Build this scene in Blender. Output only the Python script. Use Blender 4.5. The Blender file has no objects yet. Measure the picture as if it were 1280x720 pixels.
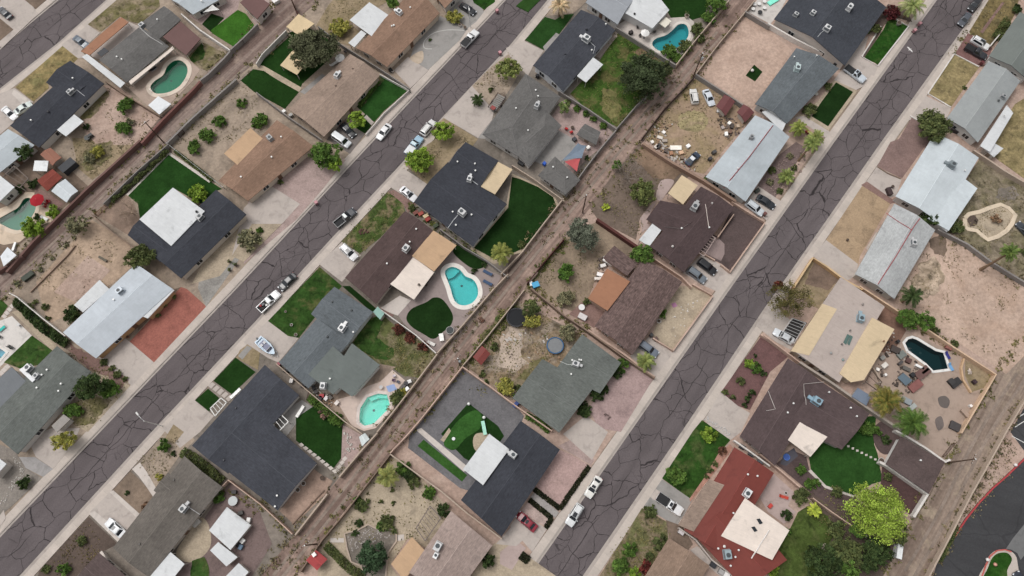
import bpy, math, random
from mathutils import Vector, geometry
random.seed(11)
R = math.radians
SC = bpy.context.scene
COL = SC.collection

# ------------------------------------------------------------------ survey
# Measurements were read off the aerial photograph (1280 x 720 units); S()
# turns one of them, for a point at height z, into metres on the ground.
FL, TILT, ALT = 880.0, R(18.3), 150.0
CT, ST = math.cos(TILT), math.sin(TILT)
def S(p, z=0.0):
    u = (p[0] - 640) / FL; v = (360 - p[1]) / FL
    t = (ALT - z) / (CT - v * ST)
    return Vector((u * t, (v * CT + ST) * t, z))
def ppm(p, z=0.0):                       # survey units per metre at a point
    return FL * (CT - (360 - p[1]) / FL * ST) / (ALT - z)
def q(t, *c):                            # points given inside survey sheet row/column t
    x0 = int(t[1]) * 320; y0 = int(t[0]) * 180
    return [(x0 + c[i] / 4, y0 + c[i + 1] / 4) for i in range(0, len(c), 2)]
def p1(t, x, y): return q(t, x, y)[0]

# ------------------------------------------------------------------ materials
def lin(c):
    def f(v):
        v /= 255.0
        return v / 12.92 if v <= .04045 else ((v + .055) / 1.055) ** 2.4
    g = .3 * c[0] + .59 * c[1] + .11 * c[2]
    return tuple(f(v * .93 + g * .07) for v in c)
def dull(c, k):                          # mute a colour towards its own grey
    g = .3 * c[0] + .59 * c[1] + .11 * c[2]
    return tuple(int(v * (1 - k) + g * k) for v in c)
MATS = {}
GAIN = .95
def new_mat(name):
    m = bpy.data.materials.new(name); m.use_nodes = True
    nt = m.node_tree; b = nt.nodes['Principled BSDF']
    return m, nt, b
class N:
    """tiny node helper"""
    def __init__(s, nt): s.nt = nt
    def n(s, typ, **kw):
        x = s.nt.nodes.new(typ)
        for k, v in kw.items():
            if k in x.inputs: x.inputs[k].default_value = v
            else: setattr(x, k, v)
        return x
    def l(s, a, b): s.nt.links.new(a, b)
    def noise(s, vec, scale, detail=4, rough=.55, dist=0):
        x = s.n('ShaderNodeTexNoise'); x.inputs['Scale'].default_value = scale
        x.inputs['Detail'].default_value = detail; x.inputs['Roughness'].default_value = rough
        x.inputs['Distortion'].default_value = dist
        s.l(vec, x.inputs['Vector']); return x.outputs['Fac']
    def mr(s, f, a, b, c, d, smooth=False):
        x = s.n('ShaderNodeMapRange'); x.clamp = True
        if smooth: x.interpolation_type = 'SMOOTHSTEP'
        for i, v in zip((1, 2, 3, 4), (a, b, c, d)): x.inputs[i].default_value = v
        s.l(f, x.inputs[0]); return x.outputs[0]
    def math(s, op, a, b=None):
        x = s.n('ShaderNodeMath'); x.operation = op
        for i, v in ((0, a), (1, b)):
            if v is None: continue
            if isinstance(v, (int, float)): x.inputs[i].default_value = v
            else: s.l(v, x.inputs[i])
        return x.outputs[0]
    def mix(s, f, a, b, op='MIX'):
        x = s.n('ShaderNodeMix'); x.data_type = 'RGBA'; x.blend_type = op
        for i, v in ((0, f), (6, a), (7, b)):
            if isinstance(v, (int, float)): x.inputs[i].default_value = v
            elif isinstance(v, tuple): x.inputs[i].default_value = v + (1,)
            else: s.l(v, x.inputs[i])
        return x.outputs[2]
    def scale(s, col, f):
        x = s.n('ShaderNodeVectorMath'); x.operation = 'SCALE'
        if isinstance(col, tuple): x.inputs[0].default_value = col
        else: s.l(col, x.inputs[0])
        if isinstance(f, (int, float)): x.inputs['Scale'].default_value = f
        else: s.l(f, x.inputs['Scale'])
        return x.outputs[0]
    def pos(s): return s.n('ShaderNodeNewGeometry').outputs['Position']
    def mapping(s, vec, rz=0, sc=(1, 1, 1), loc=(0, 0, 0)):
        if rz:                            # turn first, then stretch along the turned axes
            y = s.n('ShaderNodeMapping'); y.inputs['Rotation'].default_value = (0, 0, rz)
            s.l(vec, y.inputs['Vector']); vec = y.outputs[0]
        x = s.n('ShaderNodeMapping'); x.inputs['Scale'].default_value = sc
        x.inputs['Location'].default_value = loc
        s.l(vec, x.inputs['Vector']); return x.outputs[0]

def surf(key, c, lv=.16, ls=.18, fv=.2, fs=2.2, tint=None, ts=.35, tlo=.5, thi=.62, rough=.92, spec=.2,
         bump=0, rows=None, speck=None, streak=0, second=None):
    """general weathered surface: broad tone drift, fine grain, an optional second colour in
    irregular patches, optional courses (rows) along the surface's own UVs, optional specks"""
    k = (key, c)
    if k in MATS: return MATS[k]
    m, nt, b = new_mat(key); h = N(nt)
    pos = h.pos()
    base = tuple(v * GAIN for v in lin(c))
    col = base
    n2 = h.noise(pos, fs, 3, .6)
    if tint:
        f = h.mr(h.noise(pos, ts, 6, .62, .6), tlo, thi, 0, 1, True)
        col = h.mix(f, base, tuple(v * GAIN for v in lin(tint)))
    if second:
        c2, s2, lo2, hi2 = second
        f = h.mr(h.noise(h.mapping(pos, 0, (1, 1, 1), (37, 11, 0)), s2, 7, .65, .4), lo2, hi2, 0, 1, True)
        col = h.mix(f, col, tuple(v * GAIN for v in lin(c2)))
    f1 = h.mr(h.noise(pos, ls, 5, .6), .28, .72, 1 - lv, 1 + lv)
    f2 = h.mr(n2, .25, .75, 1 - fv, 1 + fv)
    f = h.math('MULTIPLY', f1, f2)
    f3 = h.mr(h.noise(pos, fs * 4.3, 2, .6), .25, .75, 1 - fv * .8, 1 + fv * .8)
    f = h.math('MULTIPLY', f, f3)
    if rows:
        uv = h.n('ShaderNodeUVMap').outputs[0]
        su, sv, amt = rows
        r = h.mr(h.noise(h.mapping(uv, 0, (su, sv, 1)), 1, 3, .6), .28, .72, 1 - amt, 1 + amt)
        f = h.math('MULTIPLY', f, r)
    if speck:
        sc, thr, amt = speck
        v = h.n('ShaderNodeTexVoronoi'); v.inputs['Scale'].default_value = sc; h.l(pos, v.inputs['Vector'])
        f = h.math('MULTIPLY', f, h.mr(v.outputs['Distance'], thr * .6, thr, amt, 1))
    if streak:
        uv = h.n('ShaderNodeUVMap').outputs[0]
        r = h.mr(h.noise(h.mapping(uv, 0, (.35, 3.2, 1)), 1, 4, .65), .3, .75, 1 + streak * .4, 1 - streak)
        f = h.math('MULTIPLY', f, r)
    col = h.scale(col, f)
    h.l(col, b.inputs['Base Color'])
    b.inputs['Roughness'].default_value = rough
    b.inputs['Specular IOR Level'].default_value = spec
    if bump:
        bp = h.n('ShaderNodeBump'); bp.inputs['Strength'].default_value = bump; bp.inputs['Distance'].default_value = .06
        h.l(n2, bp.inputs['Height']); h.l(bp.outputs[0], b.inputs['Normal'])
    MATS[k] = m; return m

def plain(key, c, rough=.6, metal=0, spec=.4, coat=0, var=.06):
    k = (key, c)
    if k in MATS: return MATS[k]
    m, nt, b = new_mat(key); h = N(nt)
    f = h.mr(h.noise(h.pos(), 1.7, 4), .3, .7, 1 - var, 1 + var)
    h.l(h.scale(tuple(v * GAIN for v in lin(c)), f), b.inputs['Base Color'])
    b.inputs['Roughness'].default_value = rough; b.inputs['Metallic'].default_value = metal
    b.inputs['Specular IOR Level'].default_value = spec; b.inputs['Coat Weight'].default_value = coat
    b.inputs['Coat Roughness'].default_value = .08
    MATS[k] = m; return m

def shingle(c, amt=.2): return surf('shingle', c, lv=.15, ls=.2, fv=.15, fs=1.8, rows=(.9, 5.5, amt), streak=.1, second=(tuple(int(v * .86 + 4) for v in c), .4, .54, .74), rough=.95)
def shake(c): return surf('shake', c, lv=.14, ls=.5, fv=.3, fs=1.7, rows=(1.0, 4.0, .45), rough=.95, bump=.5)
def coated(c): return surf('coated_roof', c, lv=.07, ls=.2, fv=.05, fs=1.2, streak=.09, rough=.7, spec=.3, second=(tuple(int(v * .86) for v in c), .3, .56, .72))
def ribbed(c): return surf('ribbed_metal', c, lv=.09, ls=.22, fv=.05, fs=1.0, rows=(1.6, .12, .03), streak=.06, rough=.6, spec=.3)
def dirt(c, t2=None, **k):
    t2 = t2 or tuple(int(v * .84) for v in c)
    return surf('dirt', c, lv=.13, ls=.12, fv=.2, fs=1.5, tint=t2, ts=.16, tlo=.4, thi=.66, second=(tuple(int(v * .9 + 3) for v in c), .6, .54, .72), bump=.4, speck=(.8, .11, .8), **k)
def gravel(c): return surf('gravel', c, lv=.09, ls=.2, fv=.2, fs=3.2, tint=tuple(int(v * .88) for v in c), ts=.3, tlo=.45, thi=.7, bump=.4, speck=(1.6, .14, .75))
def concrete(c): return surf('concrete', c, lv=.07, ls=.22, fv=.06, fs=2.0, tint=tuple(int(v * .9) for v in c), ts=.45, tlo=.5, thi=.7, rough=.9)
def turf(c): return surf('turf', (c[0] + 5, c[1] + 8, c[2] + 2), lv=.26, ls=.3, fv=.24, fs=2.6, rough=1, spec=.05, bump=.3)
def grass(c, t2, lo=.48, hi=.64, s=.3): return surf('grass', dull(c, .05), lv=.3, ls=.35, fv=.3, fs=1.7, second=(dull(tuple(int(v * .72) for v in c), .1), .55, .5, .68), tint=dull(t2, .1), ts=s, tlo=lo, thi=hi, rough=1, spec=.05, bump=.5)
def blockwall(c): return surf('block', c, lv=.1, ls=.4, fv=.1, fs=2.0, rough=.95)
def stucco(c): return surf('stucco', c, lv=.05, ls=.4, fv=.04, fs=2.0, rough=.95)

def asphalt(key, c, crack, rz, cs=.205, width=.0125, dens=1.0, cen=None):
    if key in MATS: return MATS[key]
    m, nt, b = new_mat(key); h = N(nt); pos = h.pos()
    base = tuple(v * GAIN for v in lin(c))
    f = h.math('MULTIPLY', h.mr(h.noise(pos, .1, 5), .3, .7, .88, 1.12), h.mr(h.noise(pos, 3.5, 3), .25, .75, .86, 1.14))
    # worn wheel paths and oil drips run along the road
    f = h.math('MULTIPLY', f, h.mr(h.noise(h.mapping(pos, rz, (.035, .5, 1)), 1, 3, .5), .3, .7, .88, 1.12))
    col = h.scale(base, f)
    # sealed cracks: a coarse irregular net, plus a finer net in some stretches
    wob = h.n('ShaderNodeTexNoise'); wob.inputs['Scale'].default_value = .32; wob.inputs['Detail'].default_value = 3
    h.l(pos, wob.inputs['Vector'])
    off = h.n('ShaderNodeVectorMath'); off.operation = 'MULTIPLY_ADD'
    off.inputs[1].default_value = (2.3, 2.3, 0); h.l(wob.outputs['Color'], off.inputs[0]); h.l(pos, off.inputs[2])
    vec = h.mapping(off.outputs[0], rz, (cs * .9, cs * 1.15, 0))
    def net(v, sc, w):
        x = h.n('ShaderNodeTexVoronoi'); x.feature = 'DISTANCE_TO_EDGE'; x.inputs['Scale'].default_value = sc
        x.inputs['Randomness'].default_value = 1
        h.l(v, x.inputs['Vector']); return h.mr(x.outputs['Distance'], w * .55, w * 1.25, 1, 0)
    wv = h.math('MULTIPLY', net(vec, 1, width), h.mr(h.noise(pos, .5, 3), .3, .5, .6, 1))
    fine = h.math('MULTIPLY', net(vec, 2.3, width * 1.5), h.mr(h.noise(pos, .13, 3), .52, .6, 0, .65))
    mask = h.math('MAXIMUM', wv, fine)
    if cen is not None:                  # the paving joint down the middle of the street, open in places
        sp = h.n('ShaderNodeSeparateXYZ'); h.l(h.mapping(pos, rz), sp.inputs[0])
        dy = h.math('SUBTRACT', sp.outputs[1], h.math('MULTIPLY_ADD', h.noise(pos, .22, 3), 1.6)); dy.node.inputs[1].links[0].from_node.inputs[2].default_value = cen - .8
        ln = h.mr(h.math('ABSOLUTE', dy), .05, .13, .85, 0)
        mask = h.math('MAXIMUM', mask, h.math('MULTIPLY', ln, h.mr(h.noise(pos, .06, 2), .44, .52, 0, 1)))
        oil = h.mr(h.noise(h.mapping(pos, rz, (.25, .6, 1)), 1, 4, .6), .6, .74, 0, .3)
        mask = h.math('MAXIMUM', mask, oil)
    mask = h.math('MULTIPLY', mask, dens)
    col = h.mix(mask, col, tuple(v * GAIN for v in lin(crack)))
    h.l(col, b.inputs['Base Color']); b.inputs['Roughness'].default_value = .9; b.inputs['Specular IOR Level'].default_value = .2
    MATS[key] = m; return m

def alley_mat(rz, c, c2, c3):
    key = ('alley', rz)
    if key in MATS: return MATS[key]
    m, nt, b = new_mat('alley_dirt'); h = N(nt); pos = h.pos()
    v = h.mapping(pos, rz, (.03, .75, 1))
    g = lambda x: tuple(k * GAIN for k in lin(x))
    f = h.mr(h.noise(v, 1, 5, .6, .5), .36, .64, 0, 1, True)
    col = h.mix(f, g(c), g(c2))
    f = h.mr(h.noise(pos, .22, 6, .65, .5), .5, .68, 0, .8, True)
    col = h.mix(f, col, g(c3))
    k = h.math('MULTIPLY', h.mr(h.noise(pos, 1.6, 4, .65), .28, .72, .78, 1.22), h.mr(h.noise(h.mapping(pos, rz, (.12, 2.2, 1)), 1, 3), .3, .7, .85, 1.15))
    h.l(h.scale(col, k), b.inputs['Base Color']); b.inputs['Roughness'].default_value = .97
    MATS[key] = m; return m

def leaf(c, c2=None, var=.55):
    k = ('leaf', c)
    if k in MATS: return MATS[k]
    m, nt, b = new_mat('foliage'); h = N(nt); pos = h.pos()
    c = dull(c, .04); c2 = dull(c2, .04) if c2 else None
    a = tuple(v * GAIN for v in lin(c)); a2 = tuple(v * GAIN for v in lin(c2 or (min(255, int(c[0] * 1.3 + 16)), min(255, int(c[1] * 1.2 + 12)), int(c[2] * 1.2 + 6))))
    f = h.mr(h.noise(pos, 1.1, 5, .7), .36, .64, 0, 1)
    col = h.mix(f, a, a2)
    at = h.n('ShaderNodeAttribute'); at.attribute_name = 'tone'
    col = h.scale(col, h.mr(at.outputs['Fac'], 0, 1, 1 - var, 1 + var))
    h.l(col, b.inputs['Base Color']); b.inputs['Roughness'].default_value = .75; b.inputs['Specular IOR Level'].default_value = .15
    tr = h.n('ShaderNodeBsdfTranslucent'); h.l(col, tr.inputs['Color'])
    mx = h.n('ShaderNodeMixShader'); mx.inputs[0].default_value = .28
    out = nt.nodes['Material Output']
    h.l(b.outputs[0], mx.inputs[1]); h.l(tr.outputs[0], mx.inputs[2]); h.l(mx.outputs[0], out.inputs[0])
    MATS[k] = m; return m

def water(tint):
    k = ('water', tint)
    if k in MATS: return MATS[k]
    m, nt, b = new_mat('pool_water'); h = N(nt); nt.nodes.remove(b)
    t = h.n('ShaderNodeBsdfTransparent'); t.inputs[0].default_value = lin(tint) + (1,)
    g = h.n('ShaderNodeBsdfGlossy'); g.inputs['Roughness'].default_value = .04
    bp = h.n('ShaderNodeBump'); bp.inputs['Strength'].default_value = .25; bp.inputs['Distance'].default_value = .05
    h.l(h.noise(h.pos(), 1.6, 4), bp.inputs['Height']); h.l(bp.outputs[0], g.inputs['Normal'])
    fr = h.n('ShaderNodeFresnel'); fr.inputs[0].default_value = 1.33; h.l(bp.outputs[0], fr.inputs['Normal'])
    mx = h.n('ShaderNodeMixShader'); h.l(fr.outputs[0], mx.inputs[0]); h.l(t.outputs[0], mx.inputs[1]); h.l(g.outputs[0], mx.inputs[2])
    h.l(mx.outputs[0], nt.nodes['Material Output'].inputs[0])
    MATS[k] = m; return m

def glass(): return plain('window_glass', (34, 40, 46), rough=.08, spec=.6)

# ------------------------------------------------------------------ mesh builder
class MB:
    def __init__(s): s.v = []; s.f = []; s.uv = {}; s.tone = None
    def add(s, vs, fs, uvs=None):
        o = len(s.v); s.v += [tuple(v) for v in vs]
        for i, f in enumerate(fs):
            if uvs and uvs[i]: s.uv[len(s.f)] = uvs[i]
            s.f.append([o + j for j in f])
    def box(s, c, d, rz=0, top=1.0):
        """box centred at c with size d; top scales the upper face (taper)"""
        ca, sa = math.cos(rz), math.sin(rz); vs = []
        for k in (-.5, .5):
            t = 1 if k < 0 else top
            for i, j in ((-.5, -.5), (.5, -.5), (.5, .5), (-.5, .5)):
                x, y = i * d[0] * t, j * d[1] * t
                vs.append((c[0] + x * ca - y * sa, c[1] + x * sa + y * ca, c[2] + k * d[2]))
        s.add(vs, [(0, 3, 2, 1), (4, 5, 6, 7), (0, 1, 5, 4), (1, 2, 6, 5), (2, 3, 7, 6), (3, 0, 4, 7)])
        return s
    def tube(s, pts, rad, n=6, cap=True):
        pts = [Vector(p) for p in pts]
        if not isinstance(rad, (list, tuple)): rad = [rad] * len(pts)
        rings = []
        for i, p in enumerate(pts):
            d = (pts[min(i + 1, len(pts) - 1)] - pts[max(i - 1, 0)])
            d = d.normalized() if d.length > 1e-9 else Vector((0, 0, 1))
            a = d.orthogonal().normalized(); b = d.cross(a)
            if i and n > 3:   # keep rings aligned
                pa = rings[-1][1]; a = (pa - d * pa.dot(d)).normalized(); b = d.cross(a)
            rings.append(([p + (a * math.cos(t) + b * math.sin(t)) * rad[i] for t in [2 * math.pi * k / n for k in range(n)]], a))
        vs = [v for r in rings for v in r[0]]; fs = []
        for i in range(len(pts) - 1):
            for k in range(n):
                fs.append((i * n + k, i * n + (k + 1) % n, (i + 1) * n + (k + 1) % n, (i + 1) * n + k))
        if cap: fs += [tuple(range(n - 1, -1, -1)), tuple((len(pts) - 1) * n + k for k in range(n))]
        s.add(vs, fs); return s
    def cyl(s, c, r, z0, z1, n=16, r1=None):
        return s.tube([(c[0], c[1], z0), (c[0], c[1], z1)], [r, r if r1 is None else r1], n)
    def prism(s, poly, z0, z1):
        n = len(poly); vs = [(p[0], p[1], z0) for p in poly] + [(p[0], p[1], z1) for p in poly]
        if area(poly) < 0: vs = [(p[0], p[1], z0) for p in poly[::-1]] + [(p[0], p[1], z1) for p in poly[::-1]]
        s.add(vs, [tuple(range(n - 1, -1, -1)), tuple(range(n, 2 * n))] + [(i, (i + 1) % n, n + (i + 1) % n, n + i) for i in range(n)])
        return s
    def dome(s, c, r, h, n=12, m=4, z0=0):
        vs = []; fs = []
        for j in range(m + 1):
            a = math.pi / 2 * j / m
            for i in range(n):
                t = 2 * math.pi * i / n
                vs.append((c[0] + r * math.cos(a) * math.cos(t), c[1] + r * math.cos(a) * math.sin(t), z0 + h * math.sin(a)))
        for j in range(m):
            for i in range(n): fs.append((j * n + i, j * n + (i + 1) % n, (j + 1) * n + (i + 1) % n, (j + 1) * n + i))
        fs.append(tuple(range(n - 1, -1, -1))); s.add(vs, fs); return s
    def build(s, name, mat, parent=None, org=None, smooth=False):
        o_ = Vector(org) if org is not None else Vector((0, 0, 0))
        me = bpy.data.meshes.new(name)
        me.from_pydata([(v[0] - o_.x, v[1] - o_.y, v[2] - o_.z) for v in s.v], [], s.f)
        if s.uv:
            ul = me.uv_layers.new(name='UVMap')
            for fi, p in enumerate(me.polygons):
                u = s.uv.get(fi)
                if u:
                    for li, c in zip(p.loop_indices, u): ul.data[li].uv = c
        if s.tone:
            at = me.attributes.new('tone', 'FLOAT', 'FACE')
            at.data.foreach_set('value', s.tone)
        me.materials.append(mat)
        if smooth: me.polygons.foreach_set('use_smooth', [True] * len(me.polygons))
        ob = bpy.data.objects.new(name, me); COL.objects.link(ob)
        if parent: ob.parent = parent
        elif org is not None: ob.location = o_
        return ob
def area(p): return .5 * sum(p[i][0] * p[(i + 1) % len(p)][1] - p[(i + 1) % len(p)][0] * p[i][1] for i in range(len(p)))
def tag(o, label, cat, group=None):
    o['label'] = label; o['category'] = cat
    if group: o['group'] = group
    return o
def thing(name, label, cat, loc, rz=0, group=None):
    o = bpy.data.objects.new(name, None); COL.objects.link(o); o.empty_display_size = .5
    o.location = loc; o.rotation_euler = (0, 0, rz)
    return tag(o, label, cat, group)
def copy_tree(o, parent=None):
    c = o.copy(); COL.objects.link(c)
    if parent: c.parent = parent
    for ch in list(o.children): copy_tree(ch, c)
    return c

# ------------------------------------------------------------------ ground sheets
def spline(pts, n=6, closed=True):
    out = []; m = len(pts)
    for i in range(m if closed else m - 1):
        g = lambda k: Vector(pts[k % m] if closed else pts[max(0, min(m - 1, k))])
        a, b, c, d = g(i - 1), g(i), g(i + 1), g(i + 2)
        for k in range(n):
            t = k / n
            out.append(.5 * ((2 * b) + (c - a) * t + (2 * a - 5 * b + 4 * c - d) * t * t + (3 * b - a - 3 * c + d) * t ** 3))
    if not closed: out.append(Vector(pts[-1]))
    return out
def inside(p, poly):
    x, y = p[0], p[1]; r = False; j = len(poly) - 1
    for i in range(len(poly)):
        xi, yi = poly[i][0], poly[i][1]; xj, yj = poly[j][0], poly[j][1]
        if (yi > y) != (yj > y) and x < (xj - xi) * (y - yi) / (yj - yi) + xi: r = not r
        j = i
    return r
HOLES = []        # pool outlines cut out of every sheet
def sheet_faces(poly):
    bb = (min(p[0] for p in poly), min(p[1] for p in poly), max(p[0] for p in poly), max(p[1] for p in poly))
    hs = [h for h in HOLES if not (max(p[0] for p in h) < bb[0] or min(p[0] for p in h) > bb[2] or max(p[1] for p in h) < bb[1] or min(p[1] for p in h) > bb[3])]
    vs = []; es = []
    for loop in [poly] + hs:
        o = len(vs); n = len(loop)
        vs += [Vector((p[0], p[1])) for p in loop]; es += [(o + i, o + (i + 1) % n) for i in range(n)]
    r = geometry.delaunay_2d_cdt(vs, es, [], 0, 1e-5)
    ov, of = r[0], r[2]; keep = []
    for f in of:
        c = sum((ov[i] for i in f), Vector((0, 0))) / len(f)
        if inside(c, poly) and not any(inside(c, h) for h in hs): keep.append(list(f))
    return ov, keep
SEQ = [0]
def roughen(poly, amp, step=.8):
    out = []
    for i in range(len(poly)):
        a, b = Vector(poly[i][:2]), Vector(poly[(i + 1) % len(poly)][:2]); d = b - a
        k = max(1, int(d.length / step)); nrm = Vector((-d.y, d.x)).normalized() if d.length > 0 else Vector((0, 0))
        for j in range(k): out.append(a + d * (j / k) + nrm * random.uniform(-amp, amp))
    return out
def patch(name, pts, mat, lvl=1, curve=False, rough=0, z=None):
    """one level sheet of ground; lvl stacks sheets a few millimetres to centimetres apart"""
    w = [S(p, .15) for p in pts]
    poly = [Vector(p[:2]) for p in (spline(w) if curve else w)]
    if rough: poly = roughen(poly, rough)
    if area(poly) < 0: poly.reverse()
    SEQ[0] += 1
    if z is None: z = .14 + lvl * .03 + (SEQ[0] % 28) * .001
    ov, fs = sheet_faces(poly)
    mb = MB(); cnt = {}
    o = len(ov)
    mb.add([(v.x, v.y, z) for v in ov], fs)
    for f in fs:
        for i in range(len(f)):
            a, b = f[i], f[(i + 1) % len(f)]
            cnt[(a, b)] = 1
    for (a, b) in list(cnt):
        if (b, a) not in cnt:
            va, vb = ov[a], ov[b]
            mb.add([(va.x, va.y, z), (vb.x, vb.y, z), (vb.x, vb.y, .0), (va.x, va.y, .0)], [(1, 0, 3, 2)])
    ob = mb.build(name, mat, org=(poly[0].x, poly[0].y, 0)); ob['kind'] = 'structure'
    return ob
def offset_line(pts, d):
    """offset an open polyline to its left by d"""
    out = []
    for i in range(len(pts)):
        a = pts[max(0, i - 1)]; b = pts[min(len(pts) - 1, i + 1)]; t = (b - a).normalized()
        out.append(pts[i] + Vector((-t.y, t.x)) * d)
    return out
def strip(name, line, d0, d1, z, mat, skirt=True):
    l0, l1 = offset_line(line, d0), offset_line(line, d1)
    poly = l0 + l1[::-1]
    if area(poly) < 0: poly.reverse()
    mb = MB(); ov, fs = sheet_faces(poly)
    mb.add([(v.x, v.y, z) for v in ov], fs)
    n = len(poly)
    if skirt:
        for i in range(n):
            a, b = poly[i], poly[(i + 1) % n]
            mb.add([(a.x, a.y, 0), (b.x, b.y, 0), (b.x, b.y, z), (a.x, a.y, z)], [(0, 1, 2, 3)])
    ob = mb.build(name, mat, org=(poly[0].x, poly[0].y, 0)); ob['kind'] = 'structure'; return ob

def rpoly(poly, d):
    """inset (d>0) a counter-clockwise polygon"""
    n = len(poly); out = []
    for i in range(n):
        a, b, c = [Vector(poly[k % n][:2]) for k in (i - 1, i, i + 1)]
        e1 = (b - a).normalized(); e2 = (c - b).normalized()
        n1 = Vector((-e1.y, e1.x)); n2 = Vector((-e2.y, e2.x)); m = n1 + n2
        k = m.length_squared
        m = m * (2 / k) if k > .15 else n1
        if m.length > 2.5: m = m.normalized() * 2.5
        out.append(b + m * d)
    return out

# ------------------------------------------------------------------ pools
def pool(label, pts, tint, plaster, coping=(226, 218, 208), cw=.7, curve=True, group=None, steps=None, depth=1.5):
    w = [S(p, .2) for p in pts]
    poly = [Vector(p[:2]) for p in (spline(w, 5) if curve else w)]
    if area(poly) < 0: poly.reverse()
    HOLES.append(poly)
    c = sum(poly, Vector((0, 0))) / len(poly)
    t = thing('swimming_pool', label, 'swimming pool', (c.x, c.y, 0), 0, group or 'backyard swimming pools'); org = (c.x, c.y, 0)
    n = len(poly); mb = MB()
    fl = rpoly(poly, .35)
    vs = [(p.x, p.y, .2) for p in poly] + [(p.x, p.y, -depth * .75 - (p - c).dot(Vector((.5, .6))) * .06) for p in fl]
    fs = [(i, n + i, n + (i + 1) % n, (i + 1) % n) for i in range(n)]
    mb.add(vs, fs)
    tri = geometry.delaunay_2d_cdt(fl, [(i, (i + 1) % n) for i in range(n)], [], 1, 1e-5)
    mb.add([(v.x, v.y, -depth * .75 - (v - c).dot(Vector((.5, .6))) * .06) for v in tri[0]], [list(f) for f in tri[2]])
    mb.build('basin', surf('pool_plaster', plaster, lv=.05, ls=.5, fv=.05, fs=1.5, rough=.6), t, org)
    if steps:
        st = MB(); sp = [S(p, .1) for p in steps]; st.prism([v[:2] for v in sp], -depth * 1.3, -.35); st.build('steps', surf('pool_plaster', plaster, lv=.05, ls=.5, fv=.05, fs=1.5, rough=.6), t, org)
    tri = geometry.delaunay_2d_cdt(poly, [(i, (i + 1) % n) for i in range(n)], [], 1, 1e-5)
    wb = MB(); wb.add([(v.x, v.y, .1) for v in tri[0]], [list(f) for f in tri[2]]); wb.build('water', water(tint), t, org)
    dr = MB(); dz = -depth * .75; dr.cyl(c, .28, dz, dz + .03, 12); dr.build('drain', plain('drain_grate', (70, 84, 88), .6), t, org)
    e = min(poly, key=lambda p: p.x + p.y); dv = (c - e).normalized(); sv = Vector((-dv.y, dv.x)); hr = MB()
    for s_ in (-.3, .3):
        a_ = e - dv * .3 + sv * s_; b_ = e + dv * .5 + sv * s_; hr.tube([(a_.x, a_.y, .2), (a_.x, a_.y, .95), ((a_.x + b_.x) / 2, (a_.y + b_.y) / 2, 1.0), (b_.x, b_.y, .7), (b_.x, b_.y, -.5)], .03, 6)
    hr.build('handrail', plain('chrome', (200, 204, 206), .2, .9), t, org)
    o = rpoly(poly, -cw); i_ = rpoly(poly, .05); cb = MB()
    vs = [(p.x, p.y, .27) for p in i_] + [(p.x, p.y, .27) for p in o] + [(p.x, p.y, .1) for p in i_] + [(p.x, p.y, .05) for p in o]
    fs = []
    for k in range(n):
        m = (k + 1) % n
        fs += [(k, n + k, n + m, m), (2 * n + k, k, m, 2 * n + m), (n + k, 3 * n + k, 3 * n + m, n + m)]
    cb.add(vs, fs); cb.build('coping', concrete(coping), t, org)
    return t

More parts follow.
